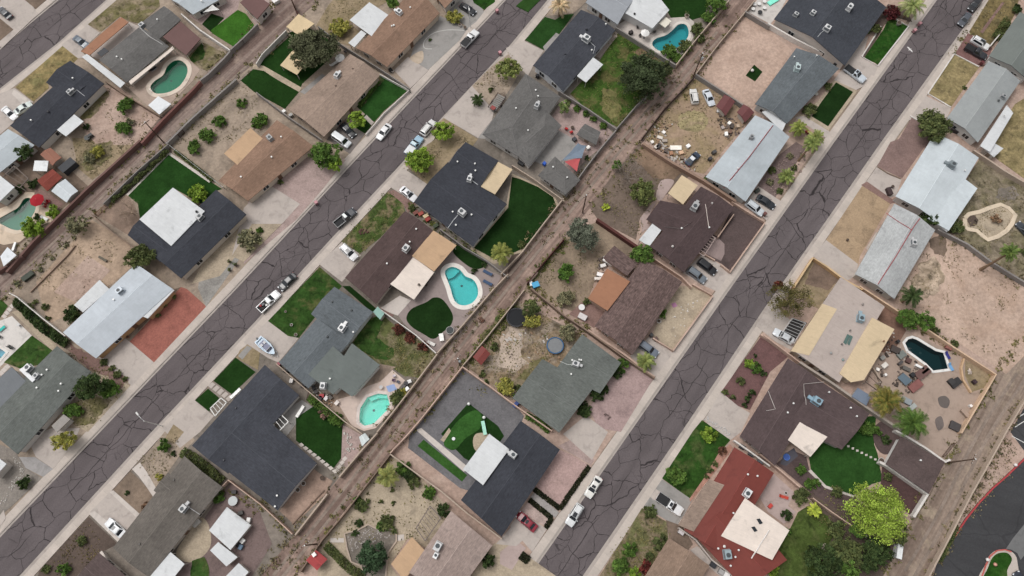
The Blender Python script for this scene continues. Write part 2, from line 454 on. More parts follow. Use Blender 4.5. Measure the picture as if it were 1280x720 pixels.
# ------------------------------------------------------------------ houses
def fixq(w):
    if area(w) < 0: w = [w[0]] + w[:0:-1]
    l1 = (Vector(w[1][:2]) - Vector(w[0][:2])).length + (Vector(w[3][:2]) - Vector(w[2][:2])).length
    l2 = (Vector(w[2][:2]) - Vector(w[1][:2])).length + (Vector(w[0][:2]) - Vector(w[3][:2])).length
    if l2 > l1: w = w[1:] + w[:1]
    return w
def roof_gable(mb, caps, w, ez, pitch, hip, cross=False):
    a, b, c, d = [Vector((p[0], p[1], ez)) for p in (w if not cross else w[1:] + w[:1])]
    half = ((a - d).length + (b - c).length) / 4
    up = Vector((0, 0, pitch * half)); m1 = (a + d) / 2; m2 = (b + c) / 2; ax = (m2 - m1).normalized()
    ins = half * .95 if hip else 0
    r1 = m1 + up + ax * ins; r2 = m2 + up - ax * ins
    th = Vector((0, 0, -.16))
    L = (b - a).length; sl = math.hypot(half, up.z)
    top = [a, b, c, d, r1, r2]
    fs = [(0, 1, 5, 4), (2, 3, 4, 5)]
    uv = [[(0, 0), (L, 0), (L - ins, sl), (ins, sl)], [(50, 30), (50 + L, 30), (50 + L - ins, 30 + sl), (50 + ins, 30 + sl)]]
    if hip:
        fs += [(1, 2, 5), (3, 0, 4)]; W = 2 * half
        uv += [[(90, 0), (90 + W, 0), (90 + W / 2, sl)], [(120, 0), (120 + W, 0), (120 + W / 2, sl)]]
    mb.add(top, fs, uv)
    low = [v + th for v in top]
    mb.add(low, [tuple(reversed(f)) for f in fs])
    loop = [0, 1, 2, 3] if hip else [0, 1, 5, 2, 3, 4]
    for i in range(len(loop)):
        i0, i1 = loop[i], loop[(i + 1) % len(loop)]
        mb.add([top[i0], top[i1], low[i1], low[i0]], [(0, 3, 2, 1)])
    # ridge cap
    sd = (a - d).normalized() * .14; lift = Vector((0, 0, .03)); dn = Vector((0, 0, -.06))
    caps.add([r1 + lift, r2 + lift, r2 + sd + dn, r1 + sd + dn, r2 - sd + dn, r1 - sd + dn], [(0, 1, 2, 3), (1, 0, 5, 4)])
    if hip:
        for e, r in ((a, r1), (d, r1), (b, r2), (c, r2)):
            caps.tube([e + Vector((0, 0, .0)), r + Vector((0, 0, .02))], .06, 4)
    def zf(x, y):
        p = Vector((x, y)); dd = []
        for s, e in ((a, b), (c, d)) + (((b, c), (d, a)) if hip else ()):
            t = (e - s); nn = Vector((-t.y, t.x)).normalized(); dd.append((p - Vector((s.x, s.y))).dot(nn))
        return ez + max(0, min(min(dd), half)) * pitch
    # walls under it
    wl = rpoly([a, b, c, d], .45)
    gw = MB()
    base = [(p.x, p.y, 0) for p in wl]; e2 = [(p.x, p.y, ez + (.45 * pitch if True else 0) - .17) for p in wl]
    if hip:
        gw.add(base + e2, [(0, 1, 5, 4), (1, 2, 6, 5), (2, 3, 7, 6), (3, 0, 4, 7)])
    else:
        g1 = (wl[0] + wl[3]) / 2; g2 = (wl[1] + wl[2]) / 2; zt = ez + up.z - .18
        gw.add(base + e2 + [(g1.x, g1.y, zt), (g2.x, g2.y, zt)], [(0, 1, 5, 4), (1, 2, 6, 9, 5), (2, 3, 7, 6), (3, 0, 4, 8, 7)])
    return zf, wl, gw
def uv_poly(w, k=0):
    a, b = Vector(w[0][:2]), Vector(w[1][:2]); ax = (b - a).normalized(); ay = Vector((-ax.y, ax.x))
    return [((Vector(p[:2]) - a).dot(ax) + k, (Vector(p[:2]) - a).dot(ay)) for p in w]
def slab(mb, w, z0, z1, tilt=0):
    """roof slab over polygon w between z0 and z1, falling by tilt (m per m) away from its first edge"""
    if area(w) < 0: w = [w[0]] + w[:0:-1]
    n = len(w); a, b = Vector(w[0][:2]), Vector(w[1][:2]); e = (b - a).normalized(); nn = Vector((-e.y, e.x))
    dz = [-(Vector(p[:2]) - a).dot(nn) * tilt for p in w]
    vs = [(p[0], p[1], z0 + d) for p, d in zip(w, dz)] + [(p[0], p[1], z1 + d) for p, d in zip(w, dz)]
    fs = [tuple(range(n - 1, -1, -1)), tuple(range(n, 2 * n))] + [(i, (i + 1) % n, n + (i + 1) % n, n + i) for i in range(n)]
    mb.add(vs, fs, [None, uv_poly(w)] + [None] * n)
    return w
def ac_unit(t, org, p, zf, rz, c=(216, 218, 220), s=1.0, kind=0):
    rg = random.Random(int(p[0] * 7 + p[1])); s *= rg.uniform(.82, 1.1); c = tuple(int(v * rg.uniform(.84, 1.0)) for v in c[:1]) * 3 if max(c) - min(c) < 12 else c; rz += rg.choice((0, 0, .12, 1.57))
    w = S(p, 3.4); w = S(p, zf(w.x, w.y) + .8); z = zf(w.x, w.y)
    m = MB(); ca, sa = math.cos(rz), math.sin(rz)
    def at(x, y): return (w.x + x * ca - y * sa, w.y + x * sa + y * ca)
    m.box((*at(0, 0), z + .12), (1.5 * s, 1.15 * s, .3), rz)
    m.box((*at(0, 0), z + .27 + .45 * s), (1.35 * s, 1.05 * s, .9 * s), rz, .97)
    if kind == 1:   # duct elbow to one side
        m.box((*at(1.0 * s, .1), z + .35), (.9 * s, .55 * s, .5), rz)
    o = m.build('air_conditioner', plain('painted_metal', c, .5, .1), t, org)
    g = MB(); x, y = at(-.1 * s, 0); zt = z + .27 + .9 * s
    g.cyl((x, y), .36 * s, zt, zt + .03, 14); g.build('fan_grille', plain('dark_metal', (70, 76, 80), .5), o, org)
    l = MB()
    for k in (-1, 1): l.box((*at(0, .53 * s * k), z + .27 + .45 * s), (1.1 * s, .03, .6 * s), rz)
    l.build('louvre', plain('dark_metal', (120, 126, 130), .5), o, org)
def vent(t, org, p, zf, c=(225, 225, 222), kind=0):
    w = S(p, 3.3); w = S(p, zf(w.x, w.y)); z = zf(w.x, w.y); m = MB()
    if kind == 0:
        m.cyl(w, .11, z - .15, z + .45, 8); m.cyl(w, .2, z + .38, z + .5, 8)
    elif kind == 1:   # turbine / mushroom
        m.cyl(w, .16, z - .15, z + .3, 10); m.dome((w.x, w.y), .3, .22, 10, 3, z + .28)
    else:             # low slant-back vent
        m.box((w.x, w.y, z + .05), (.5, .5, .4), .8, .6)
    m.build('roof_vent', plain('painted_metal', c, .5, .1), t, org)
HOUSES = []
def house(label, pieces, wall=(206, 198, 190), ac=(), vents=(), eave=2.75, pitch=.19, windows=True, name='house', cat='house', extra=None):
    W = []
    ws = []
    for pc in pieces:
        z = pc[3] if len(pc) > 3 and pc[3] else (eave if pc[0] in 'ghc' else 3.05 if pc[0] == 'f' else 2.95)
        ws.append((pc[0], [S(p, z) for p in pc[2]], z, pc[1]))
    c0 = sum((Vector(p[:2]) for p in ws[0][1]), Vector((0, 0))) / len(ws[0][1])
    org = (c0.x, c0.y, 0)
    t = thing(name, label, cat, org, 0, 'houses along the streets' if cat == 'house' else None)
    roofs = {}; capm = {}; zfs = []; walls = MB(); wins = []
    e0 = None
    for i, (k, w, z, m) in enumerate(ws):
        z += i * .025
        if k in 'ghc':
            w = fixq(w); mb = roofs.setdefault(m, MB()); cp = capm.setdefault(m, MB())
            zf, wl, gw = roof_gable(mb, cp, w, z, pitch, k == 'h', k == 'c')
            walls.add(gw.v, gw.f); zfs.append((w, zf)); wins.append((wl, z))
            if e0 is None: e0 = math.atan2(w[1][1] - w[0][1], w[1][0] - w[0][0])
        elif k == 'f':
            mb = roofs.setdefault(m, MB())
            w = slab(mb, w, z - .22, z)
            wl = rpoly(w, .35); gw = MB(); n = len(wl)
            gw.add([(p.x, p.y, 0) for p in wl] + [(p.x, p.y, z - .2) for p in wl], [(j, (j + 1) % n, n + (j + 1) % n, n + j) for j in range(n)])
            walls.add(gw.v, gw.f); zfs.append((w, lambda x, y, z=z: z)); wins.append((wl, z))
            if e0 is None: e0 = math.atan2(w[1][1] - w[0][1], w[1][0] - w[0][0])
        else:
            mb = MB(); nm = 'carport_roof' if k == 'q' else 'awning' if k == 'a' else 'patio_roof'
            w = slab(mb, w, z - .16, z, .03 if k != 'a' else .08)
            po = mb.build(nm, m, t, org)
            for p in rpoly(w, .25):
                pm = MB(); pm.box((p.x, p.y, (z - .3) / 2), (.13, .13, z - .3)); pm.build('post', plain('painted_wood', (190, 182, 172), .7), po, org)
            zfs.append((w, lambda x, y, z=z: z))
    for m, mb in roofs.items():
        ro = mb.build('roof', m, t, org)
        if m in capm:
            capm[m].build('ridge_cap', MATS.get(('cap', m.name)) or capmat(m), ro, org)
    walls.build('wall', stucco(wall), t, org)
    if windows:
        wl, z = wins[0]; n = len(wl); door = False
        for i in range(n):
            a, b = wl[i], wl[(i + 1) % n]; L = (b - a).length
            if L < 3.5: continue
            d = (b - a) / L; nr = Vector((d.y, -d.x)); rz = math.atan2(d.y, d.x)
            ks = [.25, .7] if L > 7 else [.5]
            for k in ks:
                p = a + d * L * k + nr * .03
                f = MB(); f.box((p.x, p.y, 1.45), (1.7, .1, 1.25), rz); fo = f.build('window', plain('window_frame', (226, 224, 220), .6), t, org)
                g = MB(); p2 = p + nr * .03
                for sx in (-.4, .4): g.box((p2.x + d.x * sx, p2.y + d.y * sx, 1.45), (.7, .09, 1.05), rz)
                g.build('pane', glass(), fo, org)
            if not door and L > 7:
                p = a + d * L * .47 + nr * .03; f = MB(); f.box((p.x, p.y, 1.05), (1.0, .12, 2.1), rz)
                do = f.build('door', plain('door_paint', (112, 84, 66), .6), t, org); door = True
                f = MB(); p2 = p + nr * .1 + d * .38; f.box((p2.x, p2.y, 1.0), (.12, .08, .06), rz); f.build('handle', plain('dark_metal', (90, 88, 84), .4, .6), do, org)
    def zf_all(x, y):
        zs = [zf(x, y) for w, zf in zfs if inside((x, y), w)]
        return max(zs) if zs else eave
    for a in ac: ac_unit(t, org, a[0], zf_all, (e0 or 0) + (a[3] if len(a) > 3 else 0), a[1] if len(a) > 1 else (216, 218, 220), a[2] if len(a) > 2 else 1.0, len(a) > 4)
    for v in vents:
        if isinstance(v[0], tuple): vent(t, org, v[0], zf_all, *v[1:])
        else: vent(t, org, v, zf_all)
    if extra: extra(t, org, zf_all)
    return t
CAPS = {}
def capmat(m):
    if m.name in CAPS: return CAPS[m.name]
    for k, v in MATS.items():
        if v is m:
            c = k[1]; r = plain('ridge_' + k[0], tuple(int(min(255, x * 1.1 + 3)) for x in c), .9, var=.1); CAPS[m.name] = r; return r
    return m
def panel(t, org, zf, pts, name, mat, dz=.05, th=.06):
    """flat part lying on a roof, e.g. a skylight, a conduit or a solar panel"""
    ps = []
    for p in pts:
        w = S(p, 3.3); w = S(p, zf(w.x, w.y) + dz); ps.append((w.x, w.y, zf(w.x, w.y) + dz))
    if area(ps) < 0: ps.reverse()
    n = len(ps); m = MB(); m.add([(x, y, z) for x, y, z in ps] + [(x, y, z + th) for x, y, z in ps], [tuple(range(n - 1, -1, -1)), tuple(range(n, 2 * n))] + [(i, (i + 1) % n, n + (i + 1) % n, n + i) for i in range(n)])
    return m.build(name, mat, t, org)
def conduit(t, org, zf, pts, mat, r=.05, name='roof_conduit'):
    ps = []
    for p in pts:
        w = S(p, 3.3); w = S(p, zf(w.x, w.y)); ps.append(Vector((w.x, w.y, zf(w.x, w.y) + r + .02)))
    fine = []
    for a, b in zip(ps, ps[1:]):
        for k in range(4):
            v = a.lerp(b, k / 4); fine.append((v.x, v.y, zf(v.x, v.y) + r + .03))
    fine.append(ps[-1]); m = MB(); m.tube(fine, r, 5); return m.build(name, mat, t, org)

# ------------------------------------------------------------------ walls and fences
def wall(label, pts, mat, h=1.8, th=.2, name='block_wall', cat='wall', cap=None, group='yard walls and fences', gz=0):
    """a free-standing yard wall whose top follows the surveyed points"""
    w = [Vector(S(p, h)[:2]) for p in pts]
    org = (w[0].x, w[0].y, 0)
    def body(t2, z0, z1):
        l, r = offset_line(w, t2), offset_line(w, -t2); n = len(w); mb = MB()
        vs = [(p.x, p.y, z0) for p in l] + [(p.x, p.y, z0) for p in r] + [(p.x, p.y, z1) for p in l] + [(p.x, p.y, z1) for p in r]
        fs = []
        for i in range(n - 1):
            fs += [(i + 1, i, 2 * n + i, 2 * n + i + 1), (n + i, n + i + 1, 3 * n + i + 1, 3 * n + i), (2 * n + i, 3 * n + i, 3 * n + i + 1, 2 * n + i + 1)]
        fs += [(0, n, 3 * n, 2 * n), (2 * n - 1, n - 1, 3 * n - 1, 4 * n - 1)]
        mb.add(vs, fs); return mb
    if cap is None and name != 'kerb_wall':
        o = body(th / 2, 0, h).build(name, mat, org=org); return tag(o, label, cat, group)
    t = thing(name, label, cat, org, 0, group)
    body(th / 2, 0, h - .08).build('wall', mat, t, org); body(th / 2 + .05, h - .08, h).build('cap', cap or mat, t, org)
    # piers
    for p in (w[0], w[-1]):
        m = MB(); m.box((p.x, p.y, (h + .06) / 2), (th + .16, th + .16, h + .06)); m.build('pier', mat, t, org)
    return t
def fence(label, pts, mat, h=1.5, cat='fence', name='iron_fence', group='yard walls and fences'):
    """posts, rails and pickets"""
    w = [Vector(S(p, h)[:2]) for p in pts]; org = (w[0].x, w[0].y, 0)
    t = thing(name, label, cat, org, 0, group); rails = MB(); pk = MB()
    for a, b in zip(w, w[1:]):
        L = (b - a).length; n = max(1, int(L / 2.2)); d = (b - a) / L; rz = math.atan2(d.y, d.x)
        for z in (.25, h - .12): rails.box(((a.x + b.x) / 2, (a.y + b.y) / 2, z), (L, .05, .06), rz)
        for i in range(n + 1):
            p = a.lerp(b, i / n); m = MB(); m.box((p.x, p.y, h / 2), (.09, .09, h)); m.build('post', mat, t, org)
        k = int(L / .16)
        for i in range(k):
            p = a.lerp(b, (i + .5) / k); pk.box((p.x, p.y, h / 2), (.035, .025, h - .1), rz)
    rails.build('rail', mat, t, org); pk.build('picket_panel', mat, t, org); return t
# ------------------------------------------------------------------ plants
def rnd_dir(rg):
    z = rg.uniform(-1, 1); a = rg.uniform(0, 2 * math.pi); r = math.sqrt(1 - z * z)
    return Vector((r * math.cos(a), r * math.sin(a), z))
def leaf_quad(mb, c, n, s, rg, asp=1.7):
    a = n.orthogonal().normalized(); b = n.cross(a); t = rg.uniform(0, 6.28)
    u = (a * math.cos(t) + b * math.sin(t)) * s * asp * .5; v = n.cross(u).normalized() * s * .5
    mb.v += [tuple(c - u), tuple(c + v), tuple(c + u), tuple(c - v)]
    k = len(mb.v); mb.f.append([k - 4, k - 3, k - 2, k - 1])
def crown_mesh(rx, rz, zc, nclump, per, s, seed, airy=.0, flat=.25):
    """leaf clumps at the ends of limbs through an uneven ellipsoid; returns mesh and limb tips"""
    rg = random.Random(seed); mb = MB(); mb.tone = []; tips = []
    lob = [(rnd_dir(rg), rg.uniform(.5, 1.22)) for _ in range(12)]
    for i in range(nclump):
        d = rnd_dir(rg)
        if d.z < -.35: d.z *= -.6; d.normalize()
        k = 1.0
        for ld, lw in lob:
            w = max(0, d.dot(ld)) ** 5; k = k * (1 - w) + lw * w
        if i % 9 == 0: k *= 1.1
        rr = (rg.random() ** .42) * k
        c = Vector((d.x * rx * rr, d.y * rx * rr, zc + d.z * rz * rr))
        tips.append(c); cs = rg.uniform(.45, 1.25) * rx * .2 + .08; ct = rg.uniform(.1, .9)
        for j in range(per):
            o = rnd_dir(rg) * (rg.random() ** .5) * cs; o.z *= .7
            nn = (rnd_dir(rg) + Vector((0, 0, 1.0 - airy)) + d * .5).normalized()
            leaf_quad(mb, c + o, nn, s * rg.uniform(.6, 1.35), rg)
            mb.tone.append(min(1, max(0, ct + rg.uniform(-.25, .25))))
    return mb, tips
BARK = lambda: surf('bark', (104, 88, 74), lv=.2, ls=.8, fv=.2, fs=3, rough=.95)
PROTO = {}
def tree(label, p, rpx, col, h=None, kind='tree', name='tree', cat='tree', dens=1.0, s=None, group=None, c2=None, flatten=.75, seed=None, airy=.1):
    """p = middle of the crown and rpx its radius, both as surveyed"""
    r0 = rpx / ppm(p, 2); h = h or max(2.2, r0 * 1.7)
    rz = min(h * .46, r0 * flatten); zc = h - rz
    w = S(p, zc); r = rpx / ppm(p, zc) * .94
    t = thing(name, label, cat, (w.x, w.y, .12), 0, group)
    seed = seed or int(p[0] * 7 + p[1] * 13); rg = random.Random(seed)
    nc = int(min(150, (26 + 12 * r * r * .55)) * dens); s = (s or (.2 + .045 * r)) * .8
    per = int(38 if r < 3 else 46)
    mb, tips = crown_mesh(r, rz, zc, nc, per, s, seed, airy)
    mb.build('crown', leaf(col, c2), t)
    tr = MB(); lean = Vector((rg.uniform(-.2, .2), rg.uniform(-.2, .2), 0)); k = max(.08, r * .05)
    top = Vector((0, 0, zc - rz * .35)) + lean
    tr.tube([(0, 0, -.1), lean * .4 + Vector((0, 0, zc * .4)), top], [k * 1.35, k, k * .75], 7)
    tr.build('trunk', BARK(), t)
    lb = MB()
    for i in range(min(14, len(tips))):
        e = tips[(i * 7) % len(tips)]
        m = top.lerp(e, .5) + Vector((0, 0, rz * .08)); lb.tube([top - Vector((0, 0, .1 + .3 * rg.random())), m, e], [k * .6, k * .38, k * .12], 5)
    lb.build('limbs', BARK(), t); return t
def shrub(label, p, rpx, col, h=None, name='shrub', group=None, c2=None, cat='shrub', round_=False, s=None, airy=.2):
    r0 = rpx / ppm(p, .5); h = h or max(.4, r0 * (1.25 if round_ else 1.05)); w = S(p, h * .6); r = rpx / ppm(p, h * .6) * .97
    seed = int(p[0] * 5 + p[1] * 17); var = seed % 3
    big = 0 if r < .8 else 1 if r < 1.7 else 2
    key = ('sh', big, var, round_)
    t = thing(name, label, cat, (w.x, w.y, .12), (seed % 628) / 100, group)
    if key not in PROTO:
        n = (16, 30, 52)[big]
        mb, tips = crown_mesh(1, .5, .5, n, 24, (.3, .2, .15)[big], 31 + var + big * 5, .2)
        o = mb.build('foliage', leaf(col, c2)); st = MB()
        for e in tips[:7]: st.tube([(0, 0, 0), e * .6, e], [.05, .035, .015], 4)
        o2 = st.build('stems', BARK()); PROTO[key] = (o.data, o2.data)
        bpy.data.objects.remove(o); bpy.data.objects.remove(o2)
    for nm, me, mt in (('foliage', PROTO[key][0], leaf(col, c2)), ('stems', PROTO[key][1], BARK())):
        o = bpy.data.objects.new(nm, me); COL.objects.link(o); o.parent = t
        o.material_slots[0].link = 'OBJECT'; o.material_slots[0].material = mt; o.scale = (r, r, h)
    return t
def palm(label, p, rpx, col, h=6, base=None, fan=False, group=None, n=None, c2=None, skirt=False):
    w = S(p, h); r = rpx / ppm(p, h); b = S(base, 0) if base else w
    t = thing('palm_tree', label, 'palm tree', (b.x, b.y, .12), 0, group or 'palm trees')
    off = Vector((w.x - b.x, w.y - b.y, 0)); rg = random.Random(int(p[0] * 3 + p[1]))
    k = .16 + .012 * h; tr = MB(); tr.tube([(0, 0, -.1), off * .3 + Vector((0, 0, h * .4)), off * .75 + Vector((0, 0, h * .8)), off + Vector((0, 0, h))], [k * 1.5, k, k * .9, k * 1.1], 9)
    tr.build('trunk', surf('palm_bark', (122, 100, 80), lv=.2, ls=1, fv=.2, fs=4, rough=.95), t)
    mb = MB(); mb.tone = []; n = n or (30 if not fan else 34)
    for i in range(n):
        az = i * 2.39996 + rg.uniform(-.2, .2); lvl = (i + .5) / n; el = 1.25 - 1.7 * lvl; L = r * (.78 + .34 * rg.random()) * (.72 + .28 * math.sin(min(1, lvl * 1.5) * math.pi / 2))
        d = Vector((math.cos(az), math.sin(az), 0)); pts = []
        seg = 8; drop = .9 + rg.random() * .5
        c = off + Vector((0, 0, h)); e = el
        for j in range(seg + 1):
            pts.append(c.copy()); c = c + (d * math.cos(e) + Vector((0, 0, math.sin(e)))) * (L / seg) * 1.12; e -= drop / seg
        sd = Vector((-d.y, d.x, 0)); ton = rg.uniform(.15, .85)
        if fan:   # bare stalk then a spread of blades
            hub = pts[4]; mb.tube(pts[:5], .03, 4); mb.tone += [.3] * (len(mb.f) - len(mb.tone))
            for q_ in range(-5, 6):
                a = q_ * .27; dv = (pts[6] - pts[4]).normalized(); u = dv * math.cos(a) + sd * math.sin(a); tip = hub + u * L * .55 + Vector((0, 0, -.12 * abs(q_) * .3 - .1))
                nn = u.cross(Vector((0, 0, 1))).normalized() * .075 * (1 + r * .15); mid = hub.lerp(tip, .55)
                o = len(mb.v); mb.v += [tuple(hub), tuple(mid - nn), tuple(tip), tuple(mid + nn)]; mb.f.append([o, o + 1, o + 2, o + 3]); mb.tone.append(min(1, ton + rg.uniform(-.15, .15)))
        else:
            mb.tube(pts, [.04] * seg + [.015], 4); mb.tone += [.3] * (len(mb.f) - len(mb.tone))
            for j in range(1, 2 * seg):
                f = j / (2 * seg); k0 = int(f * seg); c = pts[k0].lerp(pts[k0 + 1], f * seg - k0); dv = (pts[k0 + 1] - pts[k0]).normalized()
                ll = L * .26 * math.sin(.25 + f * 2.5) + .05
                for sg in (-1, 1):
                    u = (sd * sg * .85 + dv * .65 + Vector((0, 0, -.28))).normalized(); tip = c + u * ll; nn = dv * (.05 + .012 * r) 
                    o = len(mb.v); mb.v += [tuple(c - nn), tuple(c.lerp(tip, .6) - nn * .8), tuple(tip), tuple(c + nn)]; mb.f.append([o, o + 1, o + 2, o + 3]); mb.tone.append(min(1, max(0, ton + rg.uniform(-.15, .15))))
    mb.build('crown', leaf(col, c2), t); return t
def bare_tree(label, p, rpx, col=(150, 132, 116), h=4.5, n=5, group=None, cat='tree'):
    w = S(p, h * .6); r = rpx / ppm(p, h * .6); rg = random.Random(int(p[0] + p[1] * 3)); m = MB(); tw = MB()
    def grow(a, d, L, rad, lv):
        b = a + d * L * .5 + Vector((rg.uniform(-.08, .08), rg.uniform(-.08, .08), .03)) * L; c = b + (d + Vector((0, 0, .12))).normalized() * L * .5
        (m if lv < 2 else tw).tube([a, b, c], [rad, rad * .8, rad * .6], 5 if lv < 2 else 3, False)
        if lv < 4:
            for _ in range(3 if lv < 3 else 2):
                nd = (d + rnd_dir(rg) * .75).normalized(); nd.z = max(nd.z, -.1); grow(b if rg.random() < .3 else c, nd.normalized(), L * rg.uniform(.6, .82), rad * .6, lv + 1)
    t = thing('bare_tree', label, cat, (w.x, w.y, .12), 0, group)
    m.tube([(0, 0, -.1), (0, 0, h * .22)], [.16, .13], 7)
    for i in range(n):
        a = 6.28 * i / n + rg.uniform(-.3, .3); grow(Vector((0, 0, h * .2)), Vector((math.cos(a) * .8, math.sin(a) * .8, .62)).normalized(), r * .42, .09, 0)
    m.build('trunk', surf('dry_bark', col, lv=.15, ls=1, fv=.15, fs=3), t); tw.build('twigs', surf('dry_bark', col, lv=.15, ls=1, fv=.15, fs=3), t); return t
def hedge(label, pts, w_, h, col, group=None, c2=None, s=.22):
    """a clipped or loose hedge row of leaf-sized faces along a line"""
    ln = [S(p, h) for p in pts]; rg = random.Random(int(pts[0][0] * 3 + pts[0][1])); mb = MB(); mb.tone = []
    o = ln[0]; st = MB()
    for a, b in zip(ln, ln[1:]):
        L = (b - a).length; d = (b - a) / L; sd = Vector((-d.y, d.x, 0)); k = int(L * (55 + 60 * w_))
        for i in range(k):
            f = rg.random(); x = rg.uniform(-1, 1); wig = .8 + .3 * math.sin(f * L * 1.7 + x); z = h * (1 - .35 * abs(x) ** 3) * (rg.random() ** .4) * wig
            c = a + d * (f * L) + sd * (x * w_ * .5) - o; c.z = z + .1
            leaf_quad(mb, c, (rnd_dir(rg) + Vector((0, 0, .9))).normalized(), s * rg.uniform(.7, 1.3), rg); mb.tone.append(rg.uniform(.1, .9))
        for i in range(int(L / 1.2) + 1):
            c = a + d * min(L, i * 1.2) - o; st.tube([(c.x, c.y, 0), (c.x, c.y, h * .7)], .04, 5)
    t = thing('hedge', label, 'hedge', (o.x, o.y, 0), 0, group); mb.build('foliage', leaf(col, c2), t); st.build('stems', BARK(), t); return t

# ------------------------------------------------------------------ vehicles
CARS = {}
DIM = {'sedan': (4.75, 1.84), 'suv': (4.75, 1.92), 'pickup': (5.8, 2.0), 'van': (5.1, 2.0), 'coupe': (4.4, 1.8), 'jeep': (4.2, 1.85)}
def loft(mb, st):
    """st: x, half width, bottom, top"""
    n = 9; vs = []; fs = []
    for x, w, b, t in st:
        for y, z in ((-w * .9, b), (-w, b + .18), (-w, t - .17), (-w * .93, t - .05), (-w * .6, t), (w * .6, t), (w * .93, t - .05), (w, t - .17), (w, b + .18), (w * .9, b)):
            vs.append((x, y, z))
    n = 10
    for i in range(len(st) - 1):
        for k in range(n): fs.append((i * n + k, (i + 1) * n + k, (i + 1) * n + (k + 1) % n, i * n + (k + 1) % n))
    fs += [tuple(range(n)), tuple((len(st) - 1) * n + k for k in range(n - 1, -1, -1))]
    mb.add(vs, fs)
def ring(x0, x1, w, z, r):
    out = []
    for cx, cy, a0 in ((x1 - r, w - r, 0), (x0 + r, w - r, 90), (x0 + r, -w + r, 180), (x1 - r, -w + r, 270)):
        for k in range(4): a = R(a0 + 30 * k); out.append((cx + r * math.cos(a), cy + r * math.sin(a), z))
    return out
def cabin(mb, rings):
    vs = [p for r in rings for p in r]; n = len(rings[0]); fs = []
    for j in range(len(rings) - 1):
        for k in range(n): fs.append((j * n + k, j * n + (k + 1) % n, (j + 1) * n + (k + 1) % n, (j + 1) * n + k))
    fs.append(tuple((len(rings) - 1) * n + k for k in range(n))); mb.add(vs, fs)
def glassquad(a, b, c, d, out, ins=.1):
    a, b, c, d = map(Vector, (a, b, c, d)); m = (a + b + c + d) / 4; o = Vector(out).normalized() * .02
    pts = [v.lerp(m, ins) + o for v in (a, b, c, d)]; mb = MB(); back = [v - o * 3 for v in pts]
    mb.add(pts + back, [(0, 1, 2, 3), (0, 4, 5, 1), (1, 5, 6, 2), (2, 6, 7, 3), (3, 7, 4, 0)]); return mb
